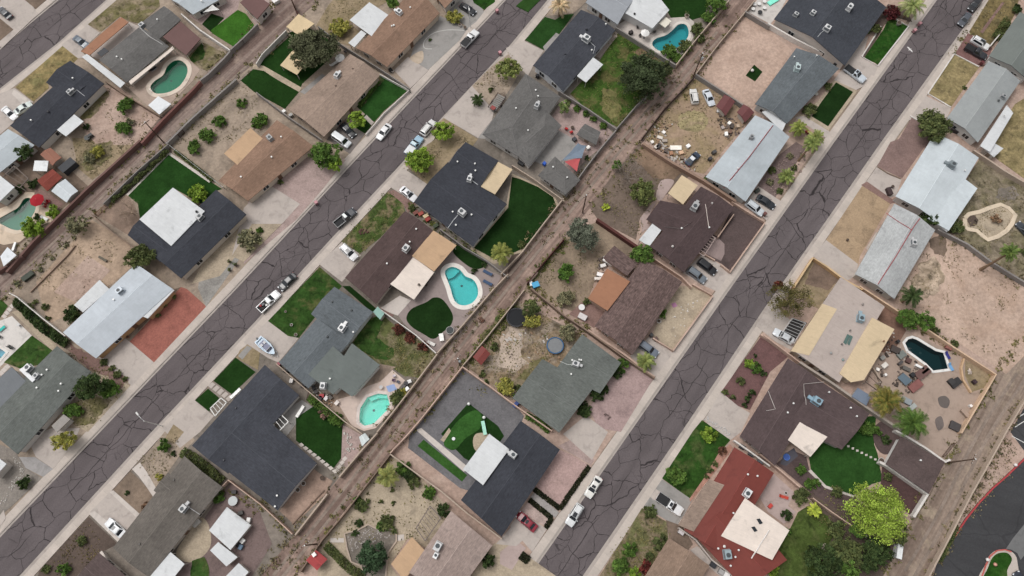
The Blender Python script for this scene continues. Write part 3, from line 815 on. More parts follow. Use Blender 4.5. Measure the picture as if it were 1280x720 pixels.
def make_car(kind):
    L, W = DIM[kind]; h = L / 2; w = W / 2; parts = []
    dark = plain('tyre_rubber', (38, 38, 40), .9); rimm = plain('wheel_rim', (150, 152, 156), .35, .7); lamp = plain('headlamp', (225, 228, 232), .15); red = plain('tail_lamp', (150, 26, 24), .3); gl = plain('car_glass', (30, 36, 42), .05, spec=.7)
    body = MB()
    if kind in ('sedan', 'coupe'):
        loft(body, [(-h, w * .78, .42, .82), (-h + .12, w * .93, .3, .95), (-h + .7, w * .99, .24, 1.0), (-.4, w, .22, .98), (h * .42, w, .22, .95), (h - .55, w * .97, .24, .84), (h - .14, w * .88, .3, .72), (h, w * .7, .4, .6)])
        zb, zr = .93, 1.44; B = (-h + .55, h * .46); T = (-h + 1.25, h * .1); 
        if kind == 'coupe': T = (-h + 1.35, h * .12); zr = 1.36
    elif kind in ('suv', 'jeep', 'van'):
        loft(body, [(-h, w * .85, .42, 1.0), (-h + .1, w * .96, .32, 1.1), (-h + .6, w, .28, 1.12), (h * .35, w, .28, 1.1), (h - .5, w * .98, .3, 1.0), (h - .12, w * .9, .36, .88), (h, w * .74, .45, .72)])
        zb, zr = 1.06, 1.74; B = (-h + .1, h * .46); T = (-h + .4, h * .16)
        if kind == 'van': B = (-h + .06, h * .62); T = (-h + .2, h * .36); zr = 1.95
        if kind == 'jeep': T = (-h + .2, h * .12); zr = 1.8
    else:
        loft(body, [(-h + .02, w * .96, .5, .74), (-h + .3, w * .96, .45, .76), (-.42, w * .96, .4, .78), (-.4, w, .36, 1.14), (h * .38, w, .34, 1.14), (h - .5, w * .98, .36, 1.06), (h - .12, w * .92, .42, .95), (h, w * .78, .5, .8)])
        zb, zr = 1.1, 1.86; B = (-.42, h * .44); T = (-.3, h * .14)
    wb, wr = w * .93, w * .74
    r0 = ring(B[0], B[1], wb, zb - .04, .22); r1 = ring(B[0] * .98 + .03, B[1] - .04, wb * .985, zb + .04, .22); r2 = ring(T[0] - .06, T[1] + .09, wr + .03, zr - .07, .2); r3 = ring(T[0], T[1], wr * .95, zr - .01, .2); r4 = ring(T[0] + .2, T[1] - .2, wr * .7, zr + .03, .15)
    cabin(body, [r0, r1, r2, r3, r4])
    parts.append(('body', body, 'PAINT', None))
    f = .86
    parts.append(('windshield', glassquad((r1[0][0], -wb * f, zb + .04), (r1[0][0], wb * f, zb + .04), (r2[0][0], wr * f, zr - .07), (r2[0][0], -wr * f, zr - .07), (.6, 0, .8), .04), gl, None))
    xb, xt = B[0] * .98 + .03, T[0] - .06
    parts.append(('rear_window', glassquad((xb, wb * f, zb + .05), (xb, -wb * f, zb + .05), (xt, -wr * f, zr - .07), (xt, wr * f, zr - .07), (-.6, 0, .8), .06), gl, None))
    for s in (-1, 1):
        pts = [(xb + .25, s * wb * .985, zb + .05), (r1[0][0] - .25, s * wb * .985, zb + .05), (r2[0][0] - .2, s * (wr + .03), zr - .08), (xt + .2, s * (wr + .03), zr - .08)]
        if s > 0: pts = pts[1::-1] + pts[:1:-1]
        parts.append(('side_window', glassquad(*pts, (0, s, .4), .06), gl, None))
        for e in (-1, 1):
            x = e * (h - .85); m = MB(); m.tube([(x, s * (w - .24), .33), (x, s * (w - .02), .33)], .34, 16); parts.append(('wheel', m, dark, None))
            m = MB(); m.tube([(x, s * (w - .02), .33), (x, s * (w + .005), .33)], .21, 12); parts.append(('rim', m, rimm, len(parts) - 1))
        m = MB(); zl = {'pickup': .86, 'sedan': .66, 'coupe': .64}.get(kind, .82); m.box((h - .16, s * w * .66, zl), (.22, .34, .14)); parts.append(('headlight', m, lamp, None))
        m = MB(); m.box((-h + .06, s * w * .74, .78 if kind != 'pickup' else .92), (.1, .26, .2)); parts.append(('tail_light', m, red, None))
        m = MB(); m.box((r1[0][0] - .35, s * (w + .06), zb + .1), (.14, .2, .14)); parts.append(('mirror', m, 'PAINT', None))
    if kind == 'pickup':
        m = MB(); bl = h - .42
        for s in (-1, 1): m.box((-.42 - bl / 2 + .02, s * (w - .09), .92), (bl, .14, .46))
        m.box((-h + .07, 0, .92), (.1, W - .32, .44)); parts.append(('bed_side', m, 'PAINT', None))
        m = MB(); m.box((-.42 - bl / 2 + .02, 0, .79), (bl - .2, W - .4, .05)); parts.append(('bed_liner', m, plain('bed_liner', (44, 44, 46), .8), None))
    if kind in ('suv', 'jeep'):
        m = MB()
        for s in (-1, 1): m.box(((T[0] + T[1]) / 2, s * wr * .78, zr + .06), (T[1] - T[0] - .2, .05, .05))
        parts.append(('roof_rail', m, plain('dark_metal', (70, 72, 74), .5), None))
    m = MB(); m.box((h - .02, 0, .5 if kind in ('sedan', 'coupe') else .62), (.06, W * .5, .16)); parts.append(('grille', m, dark, None))
    m = MB(); m.box((h - .62, 0, .9 if kind in ('sedan', 'coupe') else 1.05), (.001, .001, .001))
    root = bpy.data.objects.new('car', None); obs = []
    for nm, mb, mt, par in parts:
        o = mb.build(nm, plain('car_paint', (200, 200, 200)) if mt == 'PAINT' else mt)
        o['paint'] = 1 if mt == 'PAINT' else 0; o.parent = obs[par] if par is not None else root; obs.append(o)
    for o in obs[:1]:
        o.data.polygons.foreach_set('use_smooth', [False] * len(o.data.polygons))
    COL.objects.link(root); return root
def car(label, kind, rear, front, paint, sunroof=False, roofc=None, group='cars parked on streets and driveways', cat=None, load=None, two=None, z=.0, name=None, cover=None):
    """rear and front: surveyed ends of the vehicle"""
    a, b = S(rear, .7), S(front, .7); d = b - a; c = (a + b) / 2
    first = kind not in CARS
    if first: CARS[kind] = make_car(kind)
    t = CARS[kind] if first else copy_tree(CARS[kind])
    t.name = name or {'pickup': 'pickup_truck', 'van': 'parked_van'}.get(kind, 'parked_car'); t.location = (c.x, c.y, z); t.rotation_euler = (0, 0, math.atan2(d.y, d.x))
    for k in ('load', 'x'):
        if k in t: del t[k]
    tag(t, label, cat or {'pickup': 'pickup truck', 'suv': 'car', 'van': 'van', 'jeep': 'car'}.get(kind, 'car'), group)
    pm = plain('car_paint', paint, .28, .0, .5, .6, .02)
    for ch in t.children:
        if ch.get('paint'):
            ch.material_slots[0].link = 'OBJECT'; ch.material_slots[0].material = pm
            if two and ch.name.split('.')[0] == 'bed_side': ch.material_slots[0].material = plain('car_paint', two, .28, .0, .5, .6, .02)
    L, W = DIM[kind]
    if first: t['x'] = 1
    EXTRA.append((t, kind, sunroof, load, cover, roofc))
    return t
EXTRA = []
def finish_cars():
    for t, kind, sun, load, cover, roofc in EXTRA:
        if 'x' in t: del t['x']
        zr = {'sedan': 1.44, 'coupe': 1.36, 'suv': 1.74, 'van': 1.95, 'jeep': 1.8, 'pickup': 1.86}[kind]; L, W = DIM[kind]
        if sun:
            m = MB(); m.box((-.05 if kind != 'pickup' else .1, 0, zr + .035), (1.0 if kind == 'suv' else .55, .8, .04)); m.build('sunroof', plain('car_glass', (30, 36, 42), .05, spec=.7), t)
        if roofc:
            x0, x1 = {'pickup': (-.2, .45), 'coupe': (-.75, .2)}.get(kind, (-.8, .3))
            m = MB(); m.box(((x0 + x1) / 2, 0, zr + .04), (x1 - x0, W * .62, .05), 0, .94); m.build('roof_panel', plain('car_paint', roofc, .28, .0, .5, .6, .02), t)
        if cover:
            m = MB(); m.box((-.42 - (L / 2 - .42) / 2, 0, 1.17), (L / 2 - .5, W - .12, .05)); m.build('bed_cover', plain('bed_cover', cover, .6), t)
        if load:
            for i, (x, y, sx, sy, sz, c) in enumerate(load):
                m = MB(); m.box((x, y, .82 + sz / 2), (sx, sy, sz), .3 * i, .9); o = m.build('cargo_box', plain('cargo', c, .8)); o.parent = None
                o.location = t.location; o.rotation_euler = t.rotation_euler
                tag(o, ['grey box loaded in the bed of the white pickup on the left street', 'dark bundle in the bed of the white pickup on the left street', 'red box in the bed of the white pickup on the left street', 'white box in the bed of the white pickup on the left street'][i % 4], 'cargo')
    for o in list(COL.objects):
        if 'paint' in o: del o['paint']

# ------------------------------------------------------------------ yard things
def tbl(label, p, r, c, z=.75, name='round_table', cat='table'):
    w = S(p, z); t = thing(name, label, cat, (w.x, w.y, .18)); m = MB(); m.cyl((0, 0), r, z - .05, z, 20); m.build('tabletop', plain('painted_metal', c, .5), t)
    m = MB(); m.cyl((0, 0), .05, 0, z - .05, 8); m.cyl((0, 0), r * .5, 0, .05, 14); m.build('pedestal', plain('dark_metal', (90, 90, 92), .5), t); return t
def chair(label, p, c, rz=0, name='patio_chair', group=None, s=1.0):
    w = S(p, .45); t = thing(name, label, 'chair', (w.x, w.y, .18), rz, group); k = .55 * s; mt = plain('painted_wood', c, .6)
    m = MB(); m.box((0, 0, .42), (k, k, .07)); m.build('seat', mt, t)
    m = MB(); m.box((-k * .5, 0, .72), (.07, k, .6)); m.build('backrest', mt, t)
    for x in (-1, 1):
        for y in (-1, 1):
            m = MB(); m.box((x * k * .42, y * k * .42, .2), (.05, .05, .4)); m.build('leg', mt, t)
    for y in (-1, 1):
        m = MB(); m.box((0, y * k * .52, .62), (k, .06, .04)); m.build('armrest', mt, t)
    return t
def lounger(label, p0, p1, c, group='pool loungers', frame=(200, 200, 200)):
    """p0 head end, p1 foot end"""
    a, b = S(p0, .4), S(p1, .4); d = a - b; c0 = (a + b) / 2; t = thing('sun_lounger', label, 'sun lounger', (c0.x, c0.y, .2), math.atan2(d.y, d.x), group)
    L = max(1.7, d.length); fm = plain('painted_metal', frame, .5); cm = plain('cushion', c, .9)
    m = MB(); m.box((-.2, 0, .32), (L - .5, .62, .1)); m.build('cushion', cm, t)
    m = MB(); o = len(m.v); m.add([(L / 2 - .55, -.31, .3), (L / 2 - .55, .31, .3), (L / 2 + .02, .31, .72), (L / 2 + .02, -.31, .72), (L / 2 - .5, -.31, .24), (L / 2 - .5, .31, .24), (L / 2 + .08, .31, .66), (L / 2 + .08, -.31, .66)], [(0, 3, 2, 1), (4, 5, 6, 7), (0, 1, 5, 4), (1, 2, 6, 5), (2, 3, 7, 6), (3, 0, 4, 7)]); m.build('backrest', cm, t)
    m = MB(); m.box((0, -.33, .24), (L, .05, .06)); m.box((0, .33, .24), (L, .05, .06)); m.build('frame', fm, t)
    for x in (-.8, .6):
        for y in (-.3, .3):
            m = MB(); m.box((x, y, .1), (.05, .05, .22)); m.build('leg', fm, t)
    return t
def parasol(label, p, r, c, c2=None, h=2.5):
    w = S(p, h); t = thing('patio_umbrella', label, 'umbrella', (w.x, w.y, .18)); m = MB(); n = 8
    vs = [(0, 0, h)] + [(r * math.cos(6.2832 * k / n), r * math.sin(6.2832 * k / n), h - .5) for k in range(n)] + [(r * .5 * math.cos(6.2832 * (k + .5) / n), r * .5 * math.sin(6.2832 * (k + .5) / n), h - .27) for k in range(n)]
    fs = []
    for k in range(n): fs += [(0, 1 + k, 9 + k), (0, 9 + k, 1 + (k + 1) % n), (9 + k, 1 + k, 1 + (k + 1) % n)]
    vs2 = [(x, y, z - .04) for x, y, z in vs]; m.add(vs, fs); m.add(vs2, [tuple(reversed(f)) for f in fs]); m.build('canopy', plain('canvas', c, .9), t)
    m = MB(); m.cyl((0, 0), .03, 0, h + .12, 8); m.build('pole', plain('painted_metal', (180, 180, 180), .5), t)
    m = MB()
    for k in range(n): m.tube([(0, 0, h - .06), (r * math.cos(6.2832 * k / n), r * math.sin(6.2832 * k / n), h - .53)], .015, 4)
    m.build('ribs', plain('painted_metal', (180, 180, 180), .5), t); m = MB(); m.cyl((0, 0), .28, 0, .1, 14); m.build('base', plain('dark_metal', (90, 90, 92), .5), t); return t
def bin_(label, p, c, rz=.8, group='wheelie bins', lid=None):
    w = S(p, 1); t = thing('wheelie_bin', label, 'bin', (w.x, w.y, .15), rz, group); m = MB(); m.box((0, 0, .55), (.6, .66, .9), 0, 1.12); m.build('body', plain('bin_plastic', c, .6), t)
    m = MB(); m.box((.02, 0, 1.06), (.76, .8, .1), 0, .9); m.build('lid', plain('bin_plastic', lid or c, .6), t)
    for s in (-1, 1): m = MB(); m.tube([(-.28, s * .3, .13), (-.28, s * .38, .13)], .13, 10); m.build('wheel', plain('tyre_rubber', (38, 38, 40), .9), t)
    return t
def canopy(label, pts, c, z=2.5, name='pergola', cat='pergola', mat=None, posts=True, open_=False, peak=0, slim=1, group=None):
    """a free-standing roof on posts (gazebo, pergola, shade roof, open slatted frame)"""
    w = [S(p, z) for p in pts]
    if area(w) < 0: w.reverse()
    c0 = sum((Vector(p[:2]) for p in w), Vector((0, 0))) / len(w); org = (c0.x, c0.y, 0); t = thing(name, label, cat, org, 0, group); mat = mat or coated(c); m = MB(); n = len(w)
    if open_:
        a, b, c_, d = [Vector(p[:2]) for p in w]
        for s, e in ((a, b), (b, c_), (c_, d), (d, a)):
            dd = e - s; m.box(((s.x + e.x) / 2, (s.y + e.y) / 2, z - .1), (dd.length, .16 * slim, .2 * slim), math.atan2(dd.y, dd.x))
        m.build('frame', mat, t, org); m = MB(); k = int((b - a).length / .75)
        for i in range(1, k):
            s = a.lerp(b, i / k); e = d.lerp(c_, i / k); dd = e - s; m.box(((s.x + e.x) / 2, (s.y + e.y) / 2, z + .05), (dd.length, .09 * slim, .12), math.atan2(dd.y, dd.x))
        m.build('slats', mat, t, org)
    elif peak:
        vs = [(p.x, p.y, z - .12) for p in w] + [(p.x, p.y, z) for p in w] + [(c0.x, c0.y, z + peak)]
        m.add(vs, [tuple(range(n - 1, -1, -1))] + [(i, (i + 1) % n, n + (i + 1) % n, n + i) for i in range(n)] + [(n + i, n + (i + 1) % n, 2 * n) for i in range(n)]); m.build('canopy_roof', mat, t, org)
    else:
        slab(m, w, z - .14, z, .02); m.build('canopy_roof', mat, t, org)
    if posts:
        for p in rpoly(w, .2): m = MB(); m.box((p.x, p.y, (z - .15) / 2), (.13, .13, z - .15)); m.build('post', plain('painted_wood', (190, 182, 172), .7), t, org)
    return t
def shed(label, pts, c, z=2.2, wallc=(186, 176, 166), ridge=True, name='garden_shed', mat=None, pitch=.22, group=None):
    w = [S(p, z) for p in pts]; c0 = sum((Vector(p[:2]) for p in w), Vector((0, 0))) / len(w); org = (c0.x, c0.y, 0); t = thing(name, label, 'shed', org, 0, group); mat = mat or ribbed(c)
    if ridge:
        mb = MB(); cp = MB(); w = fixq(w); zf, wl, gw = roof_gable(mb, cp, w, z, pitch, False); ro = mb.build('roof', mat, t, org); cp.build('ridge_cap', capmat(mat), ro, org)
    else:
        mb = MB(); w = slab(mb, w, z - .12, z, .05); mb.build('roof', mat, t, org); wl = rpoly(w, .15); gw = MB(); n = len(wl); gw.add([(p.x, p.y, 0) for p in wl] + [(p.x, p.y, z - .2) for p in wl], [(j, (j + 1) % n, n + (j + 1) % n, n + j) for j in range(n)])
    gw.build('wall', stucco(wallc), t, org)
    a, b = wl[0], wl[1]; d = (b - a).normalized(); nr = Vector((d.y, -d.x)); p = (a + b) / 2 + nr * .02; m = MB(); m.box((p.x, p.y, .95), (min(1.2, (b - a).length * .6), .06, 1.8), math.atan2(d.y, d.x)); m.build('door', plain('door_paint', (130, 112, 96), .7), t, org)
    return t
def pot(label, p, r=.3, c=(150, 96, 74), plant=None, group=None):
    w = S(p, .4); rnd = 'ball' in label
    t = thing('globe_light' if 'light' in label else 'planter_globe' if rnd else 'plant_pot', label, 'garden light' if 'light' in label else 'plant pot', (w.x, w.y, .15), 0, group); m = MB()
    if rnd:                              # a globe on a short collar
        m.tube([(0, 0, .12)] + [(0, 0, .12 + r - r * math.cos(math.pi * k / 8)) for k in range(1, 8)] + [(0, 0, .12 + 2 * r)], [.02] + [r * math.sin(math.pi * k / 8) for k in range(1, 8)] + [.02], 14)
        m.build('globe', plain('frosted_globe', c, .4), t, smooth=True); m = MB(); m.cyl((0, 0), r * .5, 0, .16, 12); m.build('collar', plain('dark_metal', (90, 90, 92), .5), t); return t
    m.tube([(0, 0, 0), (0, 0, r * 1.5), (0, 0, r * 1.55)], [r * .65, r, r * 1.08], 12); m.build('pot', plain('terracotta', c, .8), t)
    m = MB(); m.cyl((0, 0), r * .9, r * 1.3, r * 1.57, 12); m.build('soil', plain('soil', (84, 70, 60), .95), t)
    if plant:
        mb, tp = crown_mesh(r * 1.5, r * 1.2, r * 2.4, 9, 14, .12, int(p[0] * 9 + p[1]), .2); mb.build('foliage', leaf(plant), t)
    return t
def crate(label, p, d, c, rz=.7, name='storage_box', cat='box', z0=.16, lid=None, group=None):
    w = S(p, d[2] * .7); t = thing(name, label, cat, (w.x, w.y, z0), rz, group); m = MB(); m.box((0, 0, d[2] / 2), d, 0, .97); m.build('body', plain('weathered_paint', c, .7, var=.12), t)
    m = MB(); m.box((0, 0, d[2] + .03), (d[0] * 1.04, d[1] * 1.04, .07)); m.build('lid', plain('weathered_paint', lid or tuple(min(255, int(x * 1.12)) for x in c), .7, var=.12), t)
    m = MB(); m.box((d[0] * .52, 0, d[2] * .7), (.04, d[1] * .3, .06)); m.build('handle', plain('dark_metal', (90, 90, 92), .5), t); return t
def trampoline(label, p, r, mat_c, pad_c, z=.75, name='trampoline', cat='trampoline'):
    w = S(p, z); t = thing(name, label, cat, (w.x, w.y, .15)); m = MB(); m.cyl((0, 0), r * .86, z - .03, z, 24); m.build('mat', plain('trampoline_mat', mat_c, .8), t); m = MB(); n = 28
    pts = [(r * .93 * math.cos(6.2832 * k / n), r * .93 * math.sin(6.2832 * k / n), z + .01) for k in range(n + 1)]; m.tube(pts, r * .075, 6, False); m.build('pad', plain('trampoline_pad', pad_c, .7), t)
    for k in range(6):
        a = 1.047 * k; m = MB(); m.tube([(r * .93 * math.cos(a), r * .93 * math.sin(a), 0), (r * .93 * math.cos(a), r * .93 * math.sin(a), z)], .04, 6); m.build('leg', plain('painted_metal', (170, 172, 174), .4, .5), t)
    return t
def pole(label, base, h=9.5, name='utility_pole', arm=1, rz=.8, trafo=False):
    w = S(base, 0); t = thing(name, label, 'utility pole', (w.x, w.y, 0), rz, 'alley utility poles'); wd = surf('pole_wood', (92, 74, 62), lv=.15, ls=.8, fv=.15, fs=3, rough=.95)
    m = MB(); m.tube([(0, 0, -.2), (0, 0, h)], [.17, .11], 9); m.build('pole', wd, t); m = MB(); m.box((0, .14, h - .5), (2.2, .1, .12)); m.build('crossarm', wd, t)
    for x in (-.95, -.4, .4, .95): m = MB(); m.cyl((x, .14), .05, h - .44, h - .26, 8); m.build('insulator', plain('ceramic', (214, 216, 214), .3), t)
    m = MB(); m.cyl((0, 0), .13, h, h + .05, 8); m.build('pole_cap', plain('ceramic', (214, 216, 214), .3), t)
    if trafo: m = MB(); m.cyl((0, -.38), .26, h - 2.2, h - 1.2, 14); m.dome((0, -.38), .26, .1, 14, 2, h - 1.2); m.build('transformer', plain('painted_metal', (176, 180, 180), .5), t)
    return t
def lamp(label, base, head, h=8.5, c=(206, 208, 208)):
    a, b = S(base, 0), S(head, h); d = Vector((b.x - a.x, b.y - a.y, 0)); t = thing('street_lamp', label, 'street lamp', (a.x, a.y, 0), 0, 'street lamps'); mt = plain('painted_metal', c, .4, .3)
    m = MB(); m.tube([(0, 0, 0), (0, 0, h * .93)], [.11, .07], 8); m.build('pole', mt, t); m = MB(); m.tube([Vector((0, 0, h * .9)), d * .35 + Vector((0, 0, h * .985)), d + Vector((0, 0, h))], [.055, .05, .045], 6); m.build('arm', mt, t)
    m = MB(); m.box((d.x, d.y, h - .02), (.85, .34, .16), math.atan2(d.y, d.x), .8); m.build('lamp_head', plain('lamp_housing', (222, 222, 218), .5), t)
    m = MB(); m.box((d.x, d.y, h - .115), (.5, .24, .03), math.atan2(d.y, d.x)); m.build('lens', plain('lamp_lens', (230, 228, 214), .2), t); return t
def wire(label, pts, hs, sag=.5, r=.02):
    a = [S(p, h) for p, h in zip(pts, hs)]; out = []
    for s, e in zip(a, a[1:]):
        for k in range(9):
            f = k / 8; v = s.lerp(e, f); v.z -= sag * 4 * f * (1 - f); out.append(v)
    m = MB(); m.tube(out, r, 4); o = m.build('overhead_wire', plain('wire', (60, 58, 58), .7), org=a[0]); return tag(o, label, 'cable')
def sail(label, pts, c, z=2.6, group='shade sails'):
    w = [S(p, z + (.25 if i % 2 else -.2)) for i, p in enumerate(pts)]; n = len(w)
    if area(w) < 0: w.reverse()
    c0 = sum(w, Vector((0, 0, 0))) / n; t = thing('shade_sail', label, 'shade sail', (c0.x, c0.y, 0), 0, group); m = MB(); vs = []
    c1 = Vector((c0.x, c0.y, c0.z - .15)); loop = []
    for i in range(n):
        a, b = w[i], w[(i + 1) % n]; loop += [a, a.lerp(b, .5).lerp(c1, .1)]
    k = len(loop); org = (c0.x, c0.y, 0)
    m.add(loop + [c1], [(i, (i + 1) % k, k) for i in range(k)]); m.add([v - Vector((0, 0, .03)) for v in loop + [c1]], [((i + 1) % k, i, k) for i in range(k)]); m.build('fabric', plain('canvas', c, .9), t, org)
    for p in w: m = MB(); m.tube([(p.x, p.y, 0), (p.x, p.y, p.z + .1)], .05, 6); m.build('post', plain('dark_metal', (90, 90, 92), .5), t, org)
    return t
def rocks(name, pts, mat, n, s0, s1, seed=1):
    """scattered small stones inside an outline: too many to count, one object"""
    rg = random.Random(seed); w = [S(p, .2) for p in pts]; xs = [p.x for p in w]; ys = [p.y for p in w]; m = MB(); k = 0; org = (w[0].x, w[0].y, 0)
    while k < n:
        x, y = rg.uniform(min(xs), max(xs)), rg.uniform(min(ys), max(ys))
        if not inside((x, y), w): continue
        k += 1; s = rg.uniform(s0, s1); m.box((x, y, .2 + s * .15), (s, s * rg.uniform(.6, 1), s * .6), rg.uniform(0, 3), .6)
    o = m.build(name, mat, org=org); o['kind'] = 'stuff'; return o

def scatter(name, pts, mats, n, size, seed=1, flat=False, clump=5, spread=.5, z=.22, curve=False):
    """weeds, litter or debris lying over a yard: past counting, so one object per kind and yard"""
    rg = random.Random(seed); w = [S(p, .2) for p in pts]; xs = [p.x for p in w]; ys = [p.y for p in w]; m = MB(); m.tone = None if flat else []; org = (w[0].x, w[0].y, 0); k = 0
    while k < n:
        x, y = rg.uniform(min(xs), max(xs)), rg.uniform(min(ys), max(ys))
        if not inside((x, y), w): continue
        k += 1; big = rg.random() ** 2; t0 = rg.uniform(.2, .8)
        for _ in range(max(1, int(clump * (.4 + 1.4 * big)))):
            c = Vector((x + rg.gauss(0, spread), y + rg.gauss(0, spread), z + rg.uniform(0, .12)))
            s = size * rg.uniform(.5, 1.4)
            if flat: m.box((c.x, c.y, z + s * .12), (s, s * rg.uniform(.35, .9), s * .25), rg.uniform(0, 3), .8)
            else: leaf_quad(m, c, (rnd_dir(rg) * .7 + Vector((0, 0, .9))).normalized(), s, rg); m.tone.append(min(1, max(0, t0 + rg.uniform(-.25, .25))))
    o = m.build(name, mats, org=org); o['kind'] = 'stuff'; return o
def edge_weeds(pts, n, c, seed, w=.7, size=.3):
    """a ragged fringe of weeds along a line"""
    ln = [S(p, .2) for p in pts]; rg = random.Random(seed); m = MB(); m.tone = []; org = tuple(ln[0][:2]) + (0,); L = [(b - a).length for a, b in zip(ln, ln[1:])]; T = sum(L)
    for _ in range(n):
        d = rg.random() * T; i = 0
        while d > L[i] and i < len(L) - 1: d -= L[i]; i += 1
        c0 = ln[i].lerp(ln[i + 1], d / L[i]) + Vector((rg.gauss(0, w), rg.gauss(0, w), 0)); t0 = rg.uniform(.15, .85)
        for _ in range(rg.randint(3, 11)):
            q_ = c0 + Vector((rg.gauss(0, .28), rg.gauss(0, .28), rg.uniform(.05, .3))); q_.z = rg.uniform(.22, .5)
            leaf_quad(m, q_, (rnd_dir(rg) + Vector((0, 0, .8))).normalized(), size * rg.uniform(.6, 1.3), rg); m.tone.append(min(1, max(0, t0 + rg.uniform(-.2, .2))))
    o = m.build('weeds', leaf(c), org=org); o['kind'] = 'stuff'; return o
# ------------------------------------------------------------------ camera, light, air
cam = bpy.data.objects.new('camera', bpy.data.cameras.new('camera')); COL.objects.link(cam)
cam.location = (0, 0, ALT); cam.rotation_euler = (TILT, 0, 0)
cam.data.sensor_width = 36; cam.data.lens = 36 * FL / 1280; cam.data.clip_end = 3000; cam.data.clip_start = 1
SC.camera = cam
SUN_EL, SUN_AZ = R(62), R(150)          # azimuth measured counter-clockwise from +X
wd = bpy.data.worlds.new('World'); SC.world = wd; wd.use_nodes = True
nt = wd.node_tree; bg = nt.nodes['Background']
sky = nt.nodes.new('ShaderNodeTexSky'); sky.sky_type = 'NISHITA'; sky.sun_disc = False
sky.sun_elevation = SUN_EL; sky.sun_rotation = math.pi / 2 - SUN_AZ; sky.dust_density = 5; sky.air_density = 1
hs = nt.nodes.new('ShaderNodeHueSaturation'); hs.inputs['Saturation'].default_value = .12      # cloud cover greys the sky
nt.links.new(sky.outputs[0], hs.inputs['Color']); nt.links.new(hs.outputs[0], bg.inputs[0]); bg.inputs[1].default_value = .126
sl = bpy.data.lights.new('sun', 'SUN'); sl.energy = .8; sl.angle = R(30); sl.color = (1, .96, .92)
so = bpy.data.objects.new('sun', sl); COL.objects.link(so)
sd = Vector((math.cos(SUN_EL) * math.cos(SUN_AZ), math.cos(SUN_EL) * math.sin(SUN_AZ), math.sin(SUN_EL)))
so.rotation_euler = (-sd).to_track_quat('-Z', 'Y').to_euler()
vs_ = SC.view_settings; vs_.view_transform = 'Standard'; vs_.look = 'None'; vs_.gamma = 1; vs_.use_curve_mapping = False; vs_.exposure = .12
SC.cycles.max_bounces = 5; SC.cycles.diffuse_bounces = 3; SC.cycles.glossy_bounces = 2; SC.cycles.transparent_max_bounces = 8; SC.cycles.transmission_bounces = 2
SC.cycles.use_denoising = True

# colours
ROAD = (99, 91, 92); CRACK = (50, 45, 46); WALK = (190, 178, 168)
C_CONC = concrete((183, 172, 164)); C_CONCL = concrete((200, 190, 182)); C_CONCG = concrete((152, 148, 144)); C_PINK = gravel((170, 148, 142)); C_PINKC = concrete((178, 158, 152))
D_TAN = dirt((164, 147, 130)); D_PINK = dirt((180, 156, 142), (166, 141, 127)); D_BROWN = dirt((126, 108, 94)); D_YEL = dirt((152, 134, 108), (128, 114, 84)); D_GREY = dirt((134, 124, 114)); D_MAUVE = gravel((122, 104, 100)); D_PLUM = gravel((92, 76, 74)); D_SAND = gravel((176, 160, 138)); D_RED = gravel((138, 110, 102)); D_DARKBR = gravel((96, 82, 74))
G_TURF = turf((26, 50, 20)); G_TURFL = turf((52, 92, 30)); G_TURFD = turf((22, 42, 18))
G_LAWN = grass((54, 82, 34), (84, 92, 50)); G_DRY = grass((146, 128, 86), (124, 116, 74)); G_PATCH = grass((70, 88, 42), (128, 112, 84), .44, .6); G_THIN = grass((112, 106, 70), (140, 124, 100), .42, .6); G_RICH = grass((38, 76, 24), (58, 86, 34))
BW_TAN = blockwall((178, 160, 144)); BW_GREY = blockwall((140, 134, 130)); BW_RED = blockwall((116, 74, 68)); BW_WHITE = blockwall((214, 208, 202)); BW_PINK = blockwall((190, 162, 146)); BW_BRN = blockwall((132, 112, 98)); BW_DK = blockwall((92, 56, 52)); W_IRON = plain('dark_metal', (64, 60, 58), .5)
R_SLATE = shingle((68, 70, 77)); R_SLATE2 = shingle((67, 70, 77)); R_BLACK = shingle((61, 63, 70)); R_GREY = shingle((104, 102, 100)); R_GREYB = shingle((100, 106, 110)); R_BROWN = shingle((86, 70, 68)); R_TAN = shingle((152, 132, 118)); R_TANB = shingle((140, 112, 94)); R_GREEN = shingle((104, 108, 104)); R_MAUVE = shingle((96, 82, 80)); R_RED = coated((128, 62, 54)); R_GRBR = shingle((106, 100, 94)); R_PINKT = shingle((158, 140, 132))
F_WHITE = coated((208, 210, 211)); F_WHITEB = ribbed((184, 191, 198)); F_METAL = ribbed((176, 184, 189)); F_GREYM = ribbed((150, 154, 154)); F_CREAM = coated((226, 212, 200)); F_TAN = coated((206, 184, 150)); F_TANP = coated((190, 156, 122)); F_GREEN = coated((102, 109, 106)); F_ORANGE = coated((160, 112, 84)); F_MAROON = ribbed((104, 72, 68))

